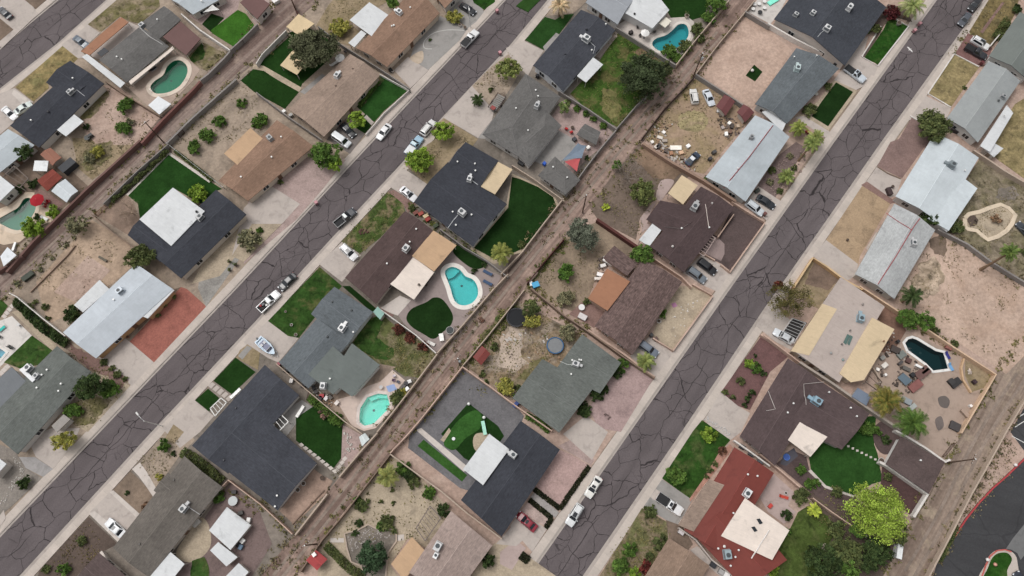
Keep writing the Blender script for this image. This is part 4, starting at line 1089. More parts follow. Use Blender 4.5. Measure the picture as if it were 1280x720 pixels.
# ------------------------------------------------------------------ streets
gnd = MB(); gov, gfs = None, None
def build_ground():
    big = [Vector((-1500, -1500)), Vector((1500, -1500)), Vector((1500, 1500)), Vector((-1500, 1500))]
    ov, fs = sheet_faces(big); m = MB(); m.add([(v.x, v.y, 0) for v in ov], fs); o = m.build('ground', D_TAN); o['kind'] = 'structure'
def road(name, lft, rgt, key, walks=(True, True), ww=2.05):
    l = [Vector(S(p)[:2]) for p in lft]; r = [Vector(S(p)[:2]) for p in rgt]
    # carry the street on beyond the frame
    for ln in (l, r):
        d = (ln[-1] - ln[-2]).normalized() * 70; e = (ln[0] - ln[1]).normalized() * 70; ln.append(ln[-1] + d); ln.insert(0, ln[0] + e)
    rz = math.atan2(l[-2].y - l[1].y, l[-2].x - l[1].x)
    poly = l + r[::-1]; mid = (l[2] + r[2] + l[-2] + r[-2]) / 4
    if area(poly) < 0: poly.reverse()
    mb = MB(); ov, fs = sheet_faces(poly); mb.add([(v.x, v.y, .02) for v in ov], fs)
    o = mb.build(name, asphalt(key, ROAD, CRACK, -rz, cen=math.sin(-rz) * mid.x + math.cos(-rz) * mid.y), org=(poly[0].x, poly[0].y, 0)); o['kind'] = 'structure'
    g = concrete((172, 162, 154)); k = concrete(WALK)
    for ln, sg, w in ((l, 1, walks[0]), (r, -1, walks[1])):
        strip('gutter', ln, -.25 * sg, .2 * sg, .03, g, False)
        if w:
            strip('kerb', ln, .2 * sg, .42 * sg, .15, g)
            strip('sidewalk', ln, .42 * sg, ww * sg, .165, walk_mat(-rz))
    return rz
def walk_mat(rz):
    key = ('walk', rz)
    if key in MATS: return MATS[key]
    m, nt, b = new_mat('sidewalk_concrete'); h = N(nt); pos = h.pos()
    f = h.math('MULTIPLY', h.mr(h.noise(pos, .25, 5), .3, .7, .9, 1.1), h.mr(h.noise(pos, 3, 3), .25, .75, .93, 1.07))
    v = h.mapping(pos, rz, (1 / 1.6, 0, 0)); x = h.n('ShaderNodeSeparateXYZ'); h.l(v, x.inputs[0])
    fr = h.math('FRACT', x.outputs[0]); jt = h.math('MULTIPLY', h.mr(fr, 0, .03, .72, 1), 1)
    fl = h.n('ShaderNodeTexWhiteNoise'); fl.noise_dimensions = '1D'; h.l(h.math('FLOOR', x.outputs[0]), fl.inputs['W'])
    f = h.math('MULTIPLY', h.math('MULTIPLY', f, jt), h.mr(fl.outputs[0], 0, 1, .95, 1.04))
    h.l(h.scale(tuple(c * GAIN for c in lin(WALK)), f), b.inputs['Base Color']); b.inputs['Roughness'].default_value = .92
    MATS[key] = m; return m
# ------------------------------------------------------------------ shorthand for the yard survey
L_OL = (78,94,54); L_DK = (52,74,40); L_MID = (72,106,44); L_BR = (108,142,48); L_LIME = (158,182,66); L_GR = (112,118,90); L_YE = (134,140,66); L_RED = (96,46,44)
def PA(name,mat,t,*c,**k): return patch(name,q(t,*c),mat,**k)
def SH(t,x,y,r,col,label,**k): return shrub(label,p1(t,x,y),r / 4,col,**k)
def TR(t,x,y,r,col,label,**k): return tree(label,p1(t,x,y),r / 4,col,**k)
def PM(t,x,y,r,col,label,base=None,**k): return palm(label,p1(t,x,y),r / 4,col,base=p1(t,*base) if base else None,**k)
def CR(t,x0,y0,x1,y1,kind,paint,label,**k): return car(label,kind,p1(t,x0,y0),p1(t,x1,y1),paint,**k)
def WL(t,label,mat,*c,**k): return wall(label,q(t,*c),mat,**k)
# ------------------------------------------------------------------ pools (cut out of every ground sheet, so first)
pool('deep green kidney pool behind the long grey-roofed house at upper left',q('00',752,432,775,403,815,375,835,332,868,304,905,303,936,332,935,375,902,428,850,460,792,470,762,458),(200,240,226),(58,138,116),(216,200,184),cw=1.0)
pool('murky green free-form pool under the red umbrella at the left edge',q('10',-30,395,0,370,55,338,92,315,118,276,150,270,178,300,172,345,110,425,60,428,5,402),(200,236,224),(70,136,118),(214,196,176),cw=.9)
pool('narrow blue pool cut off by the left edge of the photo',q('20',-90,350,-30,295,0,300,30,322,0,358,-60,415),(200,242,246),(84,168,190),(220,216,210),curve=False,cw=.5)
pool('bright blue keyhole pool with white coping beside the round dark lawn',[(556,342),(558.5,336),(566,333.5),(575,337),(582,345),(591,349),(596.5,357),(597.5,369),(590,379),(578,382),(568,376),(562,358)],(208,246,244),(104,206,208),(228,222,214),cw=.95,steps=[(557,341),(560,335),(567,334),(574,338),(566,346),(560,348)])
pool('pale aqua pool with cut corners in the yard at the bottom of the middle block',q('21',516,642,520,602,556,546,610,527,656,532,670,580,658,610,588,680,542,690,517,672),(214,248,242),(150,234,222),(222,208,200),cw=.6,curve=False,steps=q('21',560,548,608,530,654,535,656,552,610,548,572,566))
pool('teal free-form pool with white deck and round white umbrella at top centre',q('02',700,218,718,193,768,176,800,152,832,122,868,122,884,152,878,190,842,228,800,254,742,256,712,240),(204,242,242),(66,168,176),(214,206,196),cw=.7)
pool('nearly black coffin-shaped pool with white rim among clutter on the right',q('23',684,275,700,256,722,250,745,258,838,314,878,324,902,404,826,414,790,378,700,312),(176,214,214),(30,66,72),(226,224,220),cw=.5,curve=False)
# ------------------------------------------------------------------ blocks, streets, alleys
def P(pts,name,mat,**k): return patch(name,pts,mat,**k)
P([(-60,168),(0,122),(140,8),(190,-40),(380,-35),(347,2),(320,32),(287,62),(240,110),(200,147),(175,180),(40,302),(0,340),(-40,378),(-90,420),(-130,300)],'yard_ground',D_TAN,lvl=0)
P([(-70,440),(-40,410),(38,340),(120,268),(207,180),(240,150),(295,97),(320,76),(357,37),(397,2),(430,-35),(660,-50),(615,1),(447,181),(280,361),(108,541),(-14,670),(-60,720),(-160,640)],'yard_ground',D_TAN,lvl=0)
P([(-5,765),(49,715),(207,542),(337,404),(432,298),(517,206),(557,160),(653,56),(698,1),(745,-50),(945,-40),(910,5),(880,37),(845,82),(812,112),(757,177),(705,246),(652,315),(617,360),(579,406),(546,441),(520,476),(470,542),(407,617),(367,670),(322,725),(290,765)],'yard_ground',D_GREY,lvl=0)
P([(330,765),(370,720),(405,670),(487,567),(517,532),(577,459),(640,381),(700,302),(737,260),(805,175),(870,91),(930,15),(944,0),(980,-45),(1185,-50),(1152,1),(1022,181),(946,291),(895,361),(770,540),(644,719),(610,765)],'yard_ground',D_PINK,lvl=0)
P([(700,765),(748,719),(870,541),(975,384),(1002,345),(1118,179),(1246,0),(1280,-50),(1420,-50),(1420,230),(1300,395),(1280,417),(1245,467),(1200,540),(1182,579),(1162,617),(1142,647),(1104,720),(1075,765)],'yard_ground',D_PINK,lvl=0)
P([(-60,100),(0,46),(60,-8),(95,-40),(-60,-40)],'yard_ground',D_TAN,lvl=0)
RZ_A = road('street',[(0,670),(122.5,541),(294,361),(461,181),(630,1)],[(31,715),(189,542.5),(319,404),(416,298),(502,206),(542,160),(639,56.5),(685,1)],'asphalt_a')
RZ_B = road('street',[(661,719),(786,540),(911,361),(961,291),(1039,181),(1169,1)],[(731,719),(853,541),(958,384),(986,345),(1102,179),(1231,0)],'asphalt_b')
RZ_C = road('street',[(0,61),(36,30),(72,0)],[(0,112),(75,53),(132,2)],'asphalt_c')
A1 = alley_mat(round(-math.atan2(*reversed((S((320,54)) - S((60,300)))[:2])),3),(142,124,114),(112,92,84),(158,138,124))
A2 = alley_mat(round(-math.atan2(*reversed((S((860,80)) - S((440,600)))[:2])),3),(150,127,115),(118,97,87),(168,144,130))
A3 = alley_mat(round(-math.atan2(*reversed((S((1240,520)) - S((1140,700)))[:2])),3),(148,130,116),(122,104,92),(158,142,122))
P([(-80,415),(-40,378),(0,340),(40,302),(175,180),(200,147),(240,110),(287,62),(320,32),(347,2),(380,-35),(430,-35),(397,2),(357,37),(320,77),(295,98),(240,151),(207,181),(120,269),(85,300),(38,342),(0,374),(-60,430)],'alley',A1,lvl=.6)
P([(290,765),(322,725),(367,670),(407,617),(470,542),(520,476),(546,441),(579,406),(617,360),(652,315),(705,246),(757,177),(812,112),(845,82),(880,37),(910,5),(950,-45),(985,-45),(944,0),(930,15),(870,92),(805,176),(737,261),(700,303),(640,382),(577,460),(517,533),(487,568),(405,671),(370,721),(330,765)],'alley',A2,lvl=.6)
P([(1075,765),(1104,720),(1142,647),(1162,617),(1182,579),(1200,540),(1245,467),(1280,417),(1330,340),(1370,380),(1280,498),(1257,540),(1215,617),(1160,720),(1130,770)],'alley',A3,lvl=.6)
# parking lot at the lower right
P([(1130,770),(1160,720),(1215,617),(1257,540),(1280,498),(1370,380),(1500,380),(1500,800),(1130,800)],'verge',D_PINK,lvl=0)
ASPH = asphalt('asphalt_lot',(66,66,68),(50,50,52),.3,.08,.012,.5)
lot = [(1160,790),(1166,722),(1172,700),(1191,671),(1206,648),(1222,628),(1240,609),(1256,595),(1280,572),(1320,545),(1400,520),(1400,790)]
P(lot,'parking_lot',ASPH,lvl=.7)
P([(1263,540),(1272,524),(1290,492),(1350,420),(1400,420),(1400,500),(1330,535),(1282,566)],'parking_lot',ASPH,lvl=.7)
k = [Vector(S(p)[:2]) for p in lot[3:10]]
strip('painted_kerb',k,0,-.3,.32,plain('kerb_paint',(176,62,66),.8))
for (a,b) in (((1268,534),(1290,520)),((1272,522),(1296,506)),((1264,545),(1284,556))):
    ln = [Vector(S(a)[:2]),Vector(S(b)[:2])]; strip('bay_line',ln,.07,-.07,.20,plain('road_paint',(226,224,220),.8),False)
P(q('33',1060,740,1085,665,1105,620,1140,592,1180,588,1222,602,1245,645,1235,740),'island',concrete((190,178,168)),curve=True,lvl=2.5)
P(q('33',1078,740,1098,680,1118,632,1145,608,1180,602,1205,612,1218,640,1195,690,1185,740),'island_lawn',G_RICH,curve=True,lvl=3.2)
k = [Vector(S(p)[:2]) for p in q('33',1055,740,1082,665,1102,620,1138,590,1180,585,1212,596)]
strip('painted_kerb',k,0,-.22,.36,plain('kerb_paint',(190,92,84),.8))
# ================================================================== block 1, upper left
# far side of the top-left street
PA('driveway',C_CONC,'00',20,-20,130,-20,190,70,10,240,-60,150,-30,60,lvl=1)
PA('gravel_bed',D_BROWN,'00',0,92,68,148,0,205,-60,150,lvl=2)
PA('gravel_bed',D_BROWN,'00',112,-10,242,-10,180,46,lvl=2)
CR('00',62,96,-14,34,'sedan',(62,64,70),'dark grey sedan on the concrete driveway at the top left corner')
# charcoal house
PA('front_lawn',G_DRY,'00',78,436,315,228,390,292,300,380,240,420,245,440,168,508,lvl=1)
PA('driveway',C_CONC,'00',72,440,166,510,50,630,-20,690,-90,560,0,470,lvl=1)
PA('walkway',C_CONCL,'00',70,448,160,510,118,528,60,470,lvl=2)
house('charcoal shingle house with a white patio cover, second from the top left corner',[
    ('g',R_BLACK,q('00',50,628,385,325,520,418,195,738)),('g',R_BLACK,q('00',230,412,352,303,480,395,360,505)),
    ('p',F_WHITE,q('00',285,650,370,570,416,606,330,682),2.7)],
    ac=[(p1('00',345,455),(206,212,214),1.0,0,1)],vents=[p1('00',368,395),p1('00',160,605),(p1('00',243,560),(60,60,64),1)],wall=(214,208,200),
    extra=lambda t,o,z: conduit(t,o,z,q('00',360,470,385,450,425,482),plain('painted_metal',(216,218,220),.5,.1)))
CR('00',12,535,84,597,'sedan',(222,222,222),'white sedan in the driveway of the charcoal shingle house at far left')
CR('00',98,552,134,528,'coupe',(202,212,206),'pale green-white coupe tucked under the eave of the charcoal house')
PA('yard_dirt',D_PINK,'00',520,425,610,440,800,590,690,725,480,720,410,640,400,560,lvl=1,rough=.15)
PA('yard_scrub',G_THIN,'00',380,560,500,480,530,440,545,480,470,580,400,610,lvl=2,rough=.3)
SH('00',625,525,46,L_MID,'round green bush, larger of two in the dirt yard of the charcoal house')
SH('00',618,640,42,L_MID,'ragged low green bush near the alley wall of the charcoal house')
SH('00',648,610,24,L_GR,'small greyish scrub between the two bushes behind the charcoal house')
SH('00',432,632,18,L_DK,'small dark bush beside the patio cover of the charcoal house')
tbl('dark round patio table by the patio cover of the charcoal house',p1('00',436,690),.7,(58,62,62))
crate('dark grill cabinet next to the round table behind the charcoal house',p1('00',452,680),(1.2,.7,.9),(70,70,70))
# grey long house
PA('front_yard',G_THIN,'00',440,122,620,-30,790,-30,800,30,700,120,640,104,600,82,505,158,lvl=1)
PA('driveway',C_CONC,'00',308,226,440,124,500,165,405,255,440,290,390,292,lvl=1)
PA('driveway',C_CONC,'00',440,275,640,108,705,135,500,300,lvl=1)
house('long grey-roofed house with an orange carport strip and maroon patio roof',[
    ('g',R_GREY,q('00',495,300,700,132,845,232,632,412)),('g',R_GREY,q('00',700,118,820,30,905,98,790,200)),
    ('p',F_MAROON,q('00',815,185,902,105,1002,192,930,277),2.7),('q',F_ORANGE,q('00',405,257,600,80,640,106,448,277),2.6),
    ('p',F_WHITE,q('00',410,285,435,270,626,415,602,440),2.6),('p',F_CREAM,q('00',645,408,860,228,868,240,655,424),2.5)],
    ac=[(p1('00',708,124),(206,210,212))],vents=[p1('00',588,288),p1('00',612,300),p1('00',790,102)],
    extra=lambda t,o,z: (panel(t,o,z,q('00',485,266,520,238,545,255,507,283),'solar_panel',plain('solar_glass',(30,32,40),.1)),conduit(t,o,z,q('00',700,140,750,185,815,225),plain('painted_metal',(190,188,186),.5),.08)))
CR('00',378,190,432,228,'sedan',(84,98,112),'slate blue sedan beside the orange carport strip at upper left')
PA('patio',concrete((176,156,142)),'00',640,440,700,400,790,320,870,245,930,280,1000,350,960,410,850,520,800,560,740,530,lvl=1)
PA('lawn',G_THIN,'00',935,290,1010,212,1030,218,1130,270,1035,355,1000,340,lvl=2)
PA('lawn',G_LAWN,'00',945,292,1008,215,1025,262,1015,300,970,312,lvl=3,rough=.2)
canopy('white square shade roof beside the green kidney pool',q('00',740,525,790,480,856,520,796,572),(224,226,228))
for i,(x,y) in enumerate(((738,330),(768,345),(806,300))):
    lounger(('dark lounger nearest the grey house wall by the kidney pool','dark lounger at the narrow end of the green kidney pool','dark lounger above the waist of the green kidney pool')[i],p1('00',x - 14,y + 12),p1('00',x + 14,y - 10),(62,64,66))
# pale metal house and turf garden at the top
house('pale ribbed-metal house cut by the top edge, left of the turf garden',[('g',F_METAL,q('00',830,-15,1000,-150,1130,-20,965,72))],vents=[p1('00',1010,10)])
sail('white triangular shade sail at the corner of the pale metal house',q('00',1015,62,1062,22,1098,48),(226,224,220),2.4)
PA('patio',C_PINK,'00',940,80,1120,-10,1200,-10,1190,45,1050,160,1010,125,lvl=1)
PA('turf',G_TURFD,'00',1010,122,1058,68,1122,90,1055,160,lvl=2)
PA('turf',G_TURFL,'00',1055,152,1130,95,1190,50,1230,70,1270,125,1240,170,1165,232,1060,166,lvl=3)
house('house with a maroon flat roof cut by the top edge beside the turf garden',[('f',F_MAROON,q('00',1200,12,1260,-40,1350,20,1285,95))])
PA('patio',C_PINKC,'01',-20,100,40,-20,130,-20,80,60,10,130,lvl=1)
crate('white garden box beside the maroon-roofed patio at the top',p1('01',100,5),(1.6,1.2,.9),(210,208,204))
# left edge yards, block 1
PA('yard',D_BROWN,'10',-60,-40,175,-10,320,100,440,210,240,390,100,500,0,640,-100,700,lvl=1)
house('pale blue-grey metal house at the left edge above the dark round tree',[('g',F_METAL,q('10',-120,55,40,-75,172,5,0,142))])
canopy('brown slatted pergola between the white roof and the dark tree at the left edge',q('10',8,170,70,108,140,172,98,218),(120,108,100),open_=True,mat=plain('weathered_wood',(120,108,100),.9))
house('flat white-roofed building at the left edge beside the brown pergola',[('f',F_WHITE,q('10',-90,215,-10,150,72,215,-10,295))],wall=(200,196,190))
TR('10',128,45,48,L_DK,'dark round tree beside the rusty shed near the left edge')
shed('rust-streaked shed roof with one pale half behind the dark tree at left',q('10',200,52,252,18,308,68,262,108),(146,96,76))
canopy('small white square shade beside the rusty shed at left',q('10',164,133,172,82,242,84,234,136),(226,228,228))
shed('red tiled roof shed beside the pale grey roof along the rust wall',q('10',185,182,262,124,312,166,236,236),(132,66,56),mat=shingle((132,66,56)))
shed('pale grey metal shed roof against the rust-red alley wall',q('10',256,235,326,174,390,234,332,292),(196,202,206))
crate('black enclosed trailer box between the rusty shed and the scrub yard',p1('10',342,112),(3.6,2.0,1.7),(52,54,58),.85)
SH('10',165,200,28,L_DK,'dark shrub beside the red tiled shed'); SH('10',95,225,26,L_DK,'dark shrub below the brown slatted pergola')
PA('pool_deck',concrete((206,186,164)),'10',-40,340,60,300,130,240,200,245,285,290,265,385,180,420,100,490,20,505,-60,480,lvl=2)
PA('brick_paving',D_RED,'10',180,215,250,250,320,300,285,330,240,300,170,260,lvl=2)
parasol('crimson patio umbrella over the murky green pool',p1('10',180,277),1.65,(166,24,38))
for i,(x,y) in enumerate(((246,288),(234,300),(228,314))): chair(('red patio chair farthest from the crimson umbrella','middle red patio chair beside the crimson umbrella','red patio chair nearest the murky pool')[i],p1('10',x,y),(170,32,42),.6 * i)
SH('10',265,340,36,L_BR,'bright green bush between the red chairs and the rust wall')
SH('10',160,425,56,L_BR,'large bright green bush at the end of the murky green pool',round_=True)
SH('10',185,365,18,L_DK,'tiny dark plant between pool and bright bush at left')
lounger('white lounger on the pale deck by the rust wall',p1('10',210,365),p1('10',240,380),(226,226,224))
canopy('small white shade roof at the left edge by the alley',q('10',0,562,36,515,82,556,18,612),(222,226,230))
crate('white bench box leaning near the small white shade roof',p1('10',74,515),(.5,2.0,.5),(222,222,220),-.1)
PA('yard_scrub',G_THIN,'10',395,70,460,10,560,-20,560,60,480,130,420,130,lvl=2,rough=.4)
PA('yard_dirt',D_YEL,'10',360,-30,690,-30,620,60,460,180,390,120,lvl=1)
SH('10',450,70,30,L_GR,'low grey-green scrub clump in the dirt yard above the rust wall'); SH('10',490,40,34,L_YE,'larger yellow-green scrub clump in the dirt yard above the rust wall')
WL('10','rust-red block wall along the first alley beside the murky pool',blockwall((116,88,82)),30,640,160,490,420,235,700,-20,th=.5,h=1.7)
WL('10','short rust-red wall at the left edge by the small white roof',blockwall((116,88,82)),-20,640,110,560,th=.5,h=1.6)
WL('00','rust-brown block wall behind the kidney pool along the alley',blockwall((126,88,82)),705,715,810,600,960,450,1000,405,th=.5,h=1.7)
WL('00','grey block wall behind the brown grass at the top left alley',BW_GREY,1000,400,1040,370,1120,290,1150,255,th=.4)
WL('00','beige wall between the turf garden and the maroon patio roof',BW_WHITE,905,68,1000,150,1150,250,th=.28)
WL('00','rusty brown wall between the charcoal house yard and the kidney pool',BW_BRN,525,405,620,470,800,580,th=.2)
WL('00','grey block wall of the turf garden along the alley',BW_GREY,1150,250,1215,190,1285,120,th=.3)
fence('dark iron gate in the turf garden wall',q('00',1168,240,1212,200),W_IRON,1.6,'gate','iron_gate')
crate('rusty brown gate box set in the rust-red alley wall',p1('10',490,190),(1.6,1.2,.3),(92,56,50),.75)
# ================================================================== block 2, between the first alley and the left street
# grey-green house at lower left
PA('lawn',G_LAWN,'20',160,238,262,312,190,385,100,402,20,372,lvl=2)
PA('patio',concrete((212,206,200)),'20',-40,180,60,140,162,240,0,395,-80,450,-120,330,lvl=1)
PA('walkway',D_SAND,'20',60,120,100,110,290,295,262,315,lvl=1)
for i in range(4): PA('paver',C_CONCL,'20',60 - i * 13,78 + i * 17,76 - i * 13,92 + i * 17,62 - i * 13,104 + i * 17,46 - i * 13,90 + i * 17,lvl=2)
for i in range(3): PA('paver',C_CONCL,'20',38 - i * 16,380 + i * 16,54 - i * 16,394 + i * 16,38 - i * 16,408 + i * 16,20 - i * 16,394 + i * 16,lvl=2)
PA('lawn',G_LAWN,'20',-40,60,10,60,40,90,0,150,-60,150,lvl=1)
hedge('long dark clipped hedge inside the white wall at lower left',q('20',62,58,190,185,318,275),1.9,2.0,L_DK,s=.28)
WL('20','white wall beside the long dark hedge at lower left',BW_WHITE,45,25,80,42,210,150,325,240,h=1.7)
lounger('teal cushioned lounger on the white patio at the left edge',p1('20',-2,215),p1('20',22,195),(60,190,178))
for i,(x,y) in enumerate(((2,245),(62,300),(48,292))): chair(('dark patio chair at the left edge below the teal lounger','dark chair beside the narrow blue pool','dark chair closest to the narrow blue pool')[i],p1('20',x,y),(44,48,46),1)
tbl('small white garden table near the hedge end at the left edge',p1('20',92,185),.35,(200,198,196))
house('grey-green gabled house with a big dark tree in front, lower left',[
    ('g',R_GREEN,q('20',285,290,455,418,88,832,-90,660)),('f',coated((112,116,120)),q('20',-60,500,58,395,130,465,-10,610),2.9),('f',coated((150,144,138)),q('20',258,690,318,632,352,656,285,722),2.5)],
    ac=[(p1('20',178,440),(222,224,226),1.0),(p1('20',138,400),(228,228,226),1.1)],vents=[p1('20',310,480),p1('20',298,516),p1('20',240,410),p1('20',215,435),p1('20',190,500)],wall=(210,204,198),
    extra=lambda t,o,z: panel(t,o,z,q('20',100,410,118,398,180,460,165,472),'roof_duct',plain('painted_metal',(222,224,226),.5),.1,.3))
PA('front_yard',D_SAND,'20',345,300,445,410,500,400,650,490,440,720,380,690,455,420,lvl=1)
PA('bare_dirt',D_RED,'20',340,300,480,350,640,460,600,510,540,440,440,400,lvl=2,rough=.3)
PA('yard_scrub',G_THIN,'20',330,590,450,545,560,560,470,680,380,690,lvl=2,rough=.3)
TR('20',452,500,78,L_DK,'big dark tree in front of the grey-green house at lower left',h=6)
SH('20',545,500,55,L_MID,'broad green bush beside the big dark tree at lower left')
SH('20',365,612,46,L_MID,'spreading green bush by the porch of the grey-green house')
SH('20',585,432,22,L_OL,'small round shrub at the edge of the pale driveway near the dark tree')
SH('20',625,455,16,L_OL,'tiny scrub tuft at the kerb end of the pale driveway')
pot('white ball planter beside the broad green bush',p1('20',527,498),.4,(190,190,188))
fence('white picket frame at the porch of the grey-green house',q('20',290,725,350,662),plain('painted_wood',(226,224,220),.6),1.2,name='picket_fence')
PA('patio',concrete((160,156,154)),'30',95,125,175,125,265,185,215,225,130,180,lvl=1)
PA('driveway',C_CONC,'30',150,60,190,10,260,-20,400,-20,370,60,265,185,180,125,lvl=1)
PA('gravel_yard',gravel((140,132,124)),'30',-60,40,70,90,130,180,210,230,60,370,-60,470,lvl=1)
rocks('stone_border',q('30',60,120,90,130,130,200,60,290,20,360,0,360,50,260,100,200),plain('river_stone',(190,184,176),.8),90,.15,.4)
SH('30',120,255,35,L_DK,'round dark shrub in grey gravel beside the left street',round_=True)
TR('30',322,40,62,L_YE,'feathery yellow-green tree beside the concrete drive at lower left',h=4)
house('white-roofed shed-like house corner at the lower left edge',[('f',F_WHITE,q('30',-80,190,-20,120,32,160,-40,240))],windows=False)
PA('driveway',C_CONC,'30',-60,500,20,390,30,430,-30,520,lvl=2)
# white metal house with red yard
PA('backyard',dirt((178,154,132)),'10',180,690,460,380,640,490,690,590,560,700,460,760,330,860,240,900,lvl=1)
PA('bare_pad',D_PINK,'10',440,558,552,632,400,800,270,740,lvl=2)
house('white ribbed-metal house with the brick-red front yard',[
    ('g',F_WHITEB,q('20',315,222,680,-122,865,6,480,352)),('p',F_WHITE,q('20',370,85,495,-42,545,5,415,122),2.6),('f',F_WHITE,q('20',690,135,840,0,872,10,740,152),2.6)],
    ac=[(p1('20',598,12),(196,204,212),1.3)],vents=[p1('20',572,60)],wall=(190,150,110))
PA('front_yard',gravel((158,98,86)),'20',648,268,905,-5,935,5,1032,92,770,372,lvl=1)
PA('driveway',C_CONC,'20',490,345,610,240,648,268,770,372,660,490,590,430,lvl=1)
PA('planter_strip',D_BROWN,'20',690,170,860,10,905,-5,690,215,lvl=2,rough=.15)
PA('driveway',gravel((150,146,140)),'10',990,720,1010,600,1080,560,1240,370,1320,400,1030,815,lvl=1)
PA('bare_dirt',D_RED,'20',345,275,480,350,620,450,590,500,500,400,360,320,lvl=2,rough=.25)
for i,(x,y,r) in enumerate(((520,370,20),(560,400,18),(790,135,14),(822,88,14),(870,45,14))): SH('20',x,y,r,L_OL,('low dry shrub nearest the white metal house on its driveway strip','low dry shrub farther along the driveway strip','small dry plant at the porch end of the brick-red yard','middle small dry plant along the brick-red yard','small dry plant at the top end of the brick-red yard')[i])
SH('20',360,130,46,L_DK,'dark round bush at the back corner of the white metal house',round_=True)
pot('terracotta pot at the kerb end of the white metal house driveway',p1('20',640,245),.3)
TR('10',388,412,56,L_GR,'grey-green olive tree standing against the first alley',h=4.2)
crate('dark planter crate with weeds beside the first alley',p1('10',142,662),(2.6,1.2,.7),(56,62,52),.75)
for i,(x,y,r) in enumerate(((85,700,18),(205,630,16),(330,505,14),(370,470,12),(260,575,12))): SH('10',x,y,r,L_GR,('grey weed clump at the left end of the first alley bank','grey weed clump beside the dark planter crate','weed clump below the grey-green olive tree','weed tuft touching the olive tree by the alley','weed tuft midway along the bank of the first alley')[i])
crate('dark log bench in the bare tan backyard',p1('10',516,576),(2.2,.5,.4),(84,78,66),-.5)
TR('10',705,570,80,L_OL,'airy olive acacia between the white metal house and the slate house',h=4.5,airy=.5,dens=.8)
WL('10','rust and tan wall between the bare tan backyard and the slate house',BW_BRN,455,350,560,440,680,525,h=1.7)
WL('10','low kerb wall along the tan backyard beside the first alley',blockwall((150,128,112)),150,740,330,560,375,505,h=.6)
for i,(x,y,r) in enumerate(((150,100,22),(225,95,20),(240,150,14),(175,70,16))): SH('20',x,y,r,L_OL,('dusty shrub inside the white hedge wall, nearest the wall','dusty shrub beside the bare tan backyard','small dusty shrub below the white patio cover','small dusty shrub at the corner of the hedge wall')[i])
# slate house with the square white roof
PA('turf',turf((30,58,24)),'10',640,258,845,45,1055,190,1110,225,1080,235,1010,300,870,222,700,372,690,300,lvl=2)
PA('hedge_bed',D_DARKBR,'10',515,300,840,5,862,40,630,250,560,300,lvl=1)
PA('yard_dirt',dirt((150,128,112)),'10',470,350,520,300,640,255,700,370,640,455,lvl=1)
PA('lawn_edge',C_CONCL,'10',838,50,848,42,1060,184,1046,194,lvl=3); PA('lawn_edge',C_CONCL,'10',632,252,840,46,846,52,640,260,lvl=3)
hedge('thin dark green planting along the alley behind the slate house',q('10',550,280,690,160,835,25),1.0,1.4,L_OL)
hedge('row of low plants along the iron fence of the turf backyard',q('10',870,30,1000,130,1060,180),.9,1.0,L_OL)
house('dark slate house with a large square white flat roof section',[
    ('g',R_BLACK,q('10',1080,228,1232,352,905,672,755,545)),('g',R_BLACK,q('10',638,455,705,372,925,525,800,590)),
    ('f',F_WHITE,q('10',697,377,865,218,1024,336,856,510),3.5)],ac=[(p1('10',998,365),(196,200,202),1.2)],vents=[(p1('10',985,340),(40,40,40),1)],wall=(204,192,178),windows=True)
BTC = (164,144,126)
bare_tree('large leafless shrub-like tree beside the square white roof',p1('10',645,332),17,BTC,h=3.6,n=8)
SH('10',985,250,52,L_BR,'green feathery bush at the corner of the turf backyard')
PA('front_yard',D_SAND,'10',1010,600,1110,490,1235,360,1320,400,1180,560,1100,660,960,700,lvl=1)
SH('10',1240,482,62,L_GR,'grey-green desert shrub in front of the slate house')
for i,(x,y,r) in enumerate(((1180,606,.4),(1148,632,.32),(1150,590,.32))): pot(('largest round dark pot in front of the slate house','round dark pot closest to the street before the slate house','round dark pot closest to the slate house wall')[i],p1('10',x,y),r,(70,56,50),L_OL)
WL('10','pale block wall of the turf backyard along the first alley',BW_GREY,515,298,690,130,840,0,h=1.7)
fence('white iron fence between the turf backyard and the brown house',q('10',840,0,960,95,1115,215),plain('painted_metal',(206,206,204),.5),1.5)
fence('brown wooden gate at the alley corner of the slate house yard',q('10',470,348,520,305),plain('weathered_wood',(128,88,62),.9),1.7,'gate','wooden_gate')
# brown house with tan patio
PA('backyard',D_TAN,'00',850,720,1180,400,1290,470,1290,700,lvl=1)
house('brown-roofed house with a tan flat patio roof in the upper left block',[
    ('g',R_TANB,[(273,226),(346,150),(392,183),(310,251)]),('f',F_TANP,[(280,192),(313,160),(334,178),(299,208)],2.9)],
    vents=[(302,222),(340,197),(352,172)],wall=(206,190,172),ac=[((337,172),(190,196,200),1.0)])
SHN = ('round bush closest to the alley wall in the bushy dirt yard','larger round bush second from the alley in the bushy dirt yard','small bush in the middle of the bushy dirt yard','bush at the lower left corner of the bushy dirt yard','bush beside the tan flat patio roof','small bush near the top fence of the bushy dirt yard')
for i,(x,y,r) in enumerate(((274,151,9),(258,170,11),(302,129,7),(242,184,10),(326,149,10),(318,156,5))): shrub(SHN[i],(x,y),r,L_MID)
PA('front_yard',C_PINK,'11',-40,290,0,260,150,105,270,30,450,80,330,230,200,380,80,480,-60,600,lvl=1)
PA('driveway',C_CONC,'11',-60,320,0,260,60,200,220,300,130,400,20,500,-120,560,lvl=2)
PA('gravel_bed',D_SAND,'11',-120,560,-20,400,130,400,-60,590,lvl=3)
TR('11',350,55,76,L_MID,'bushy green tree beside the street in front of the brown-roofed house',h=5.5)
TR('11',395,100,44,L_BR,'smaller bright green tree against the bushy street tree',h=3.6)
SH('11',122,192,16,L_OL,'tiny round plant in the pink gravel before the brown-roofed house')
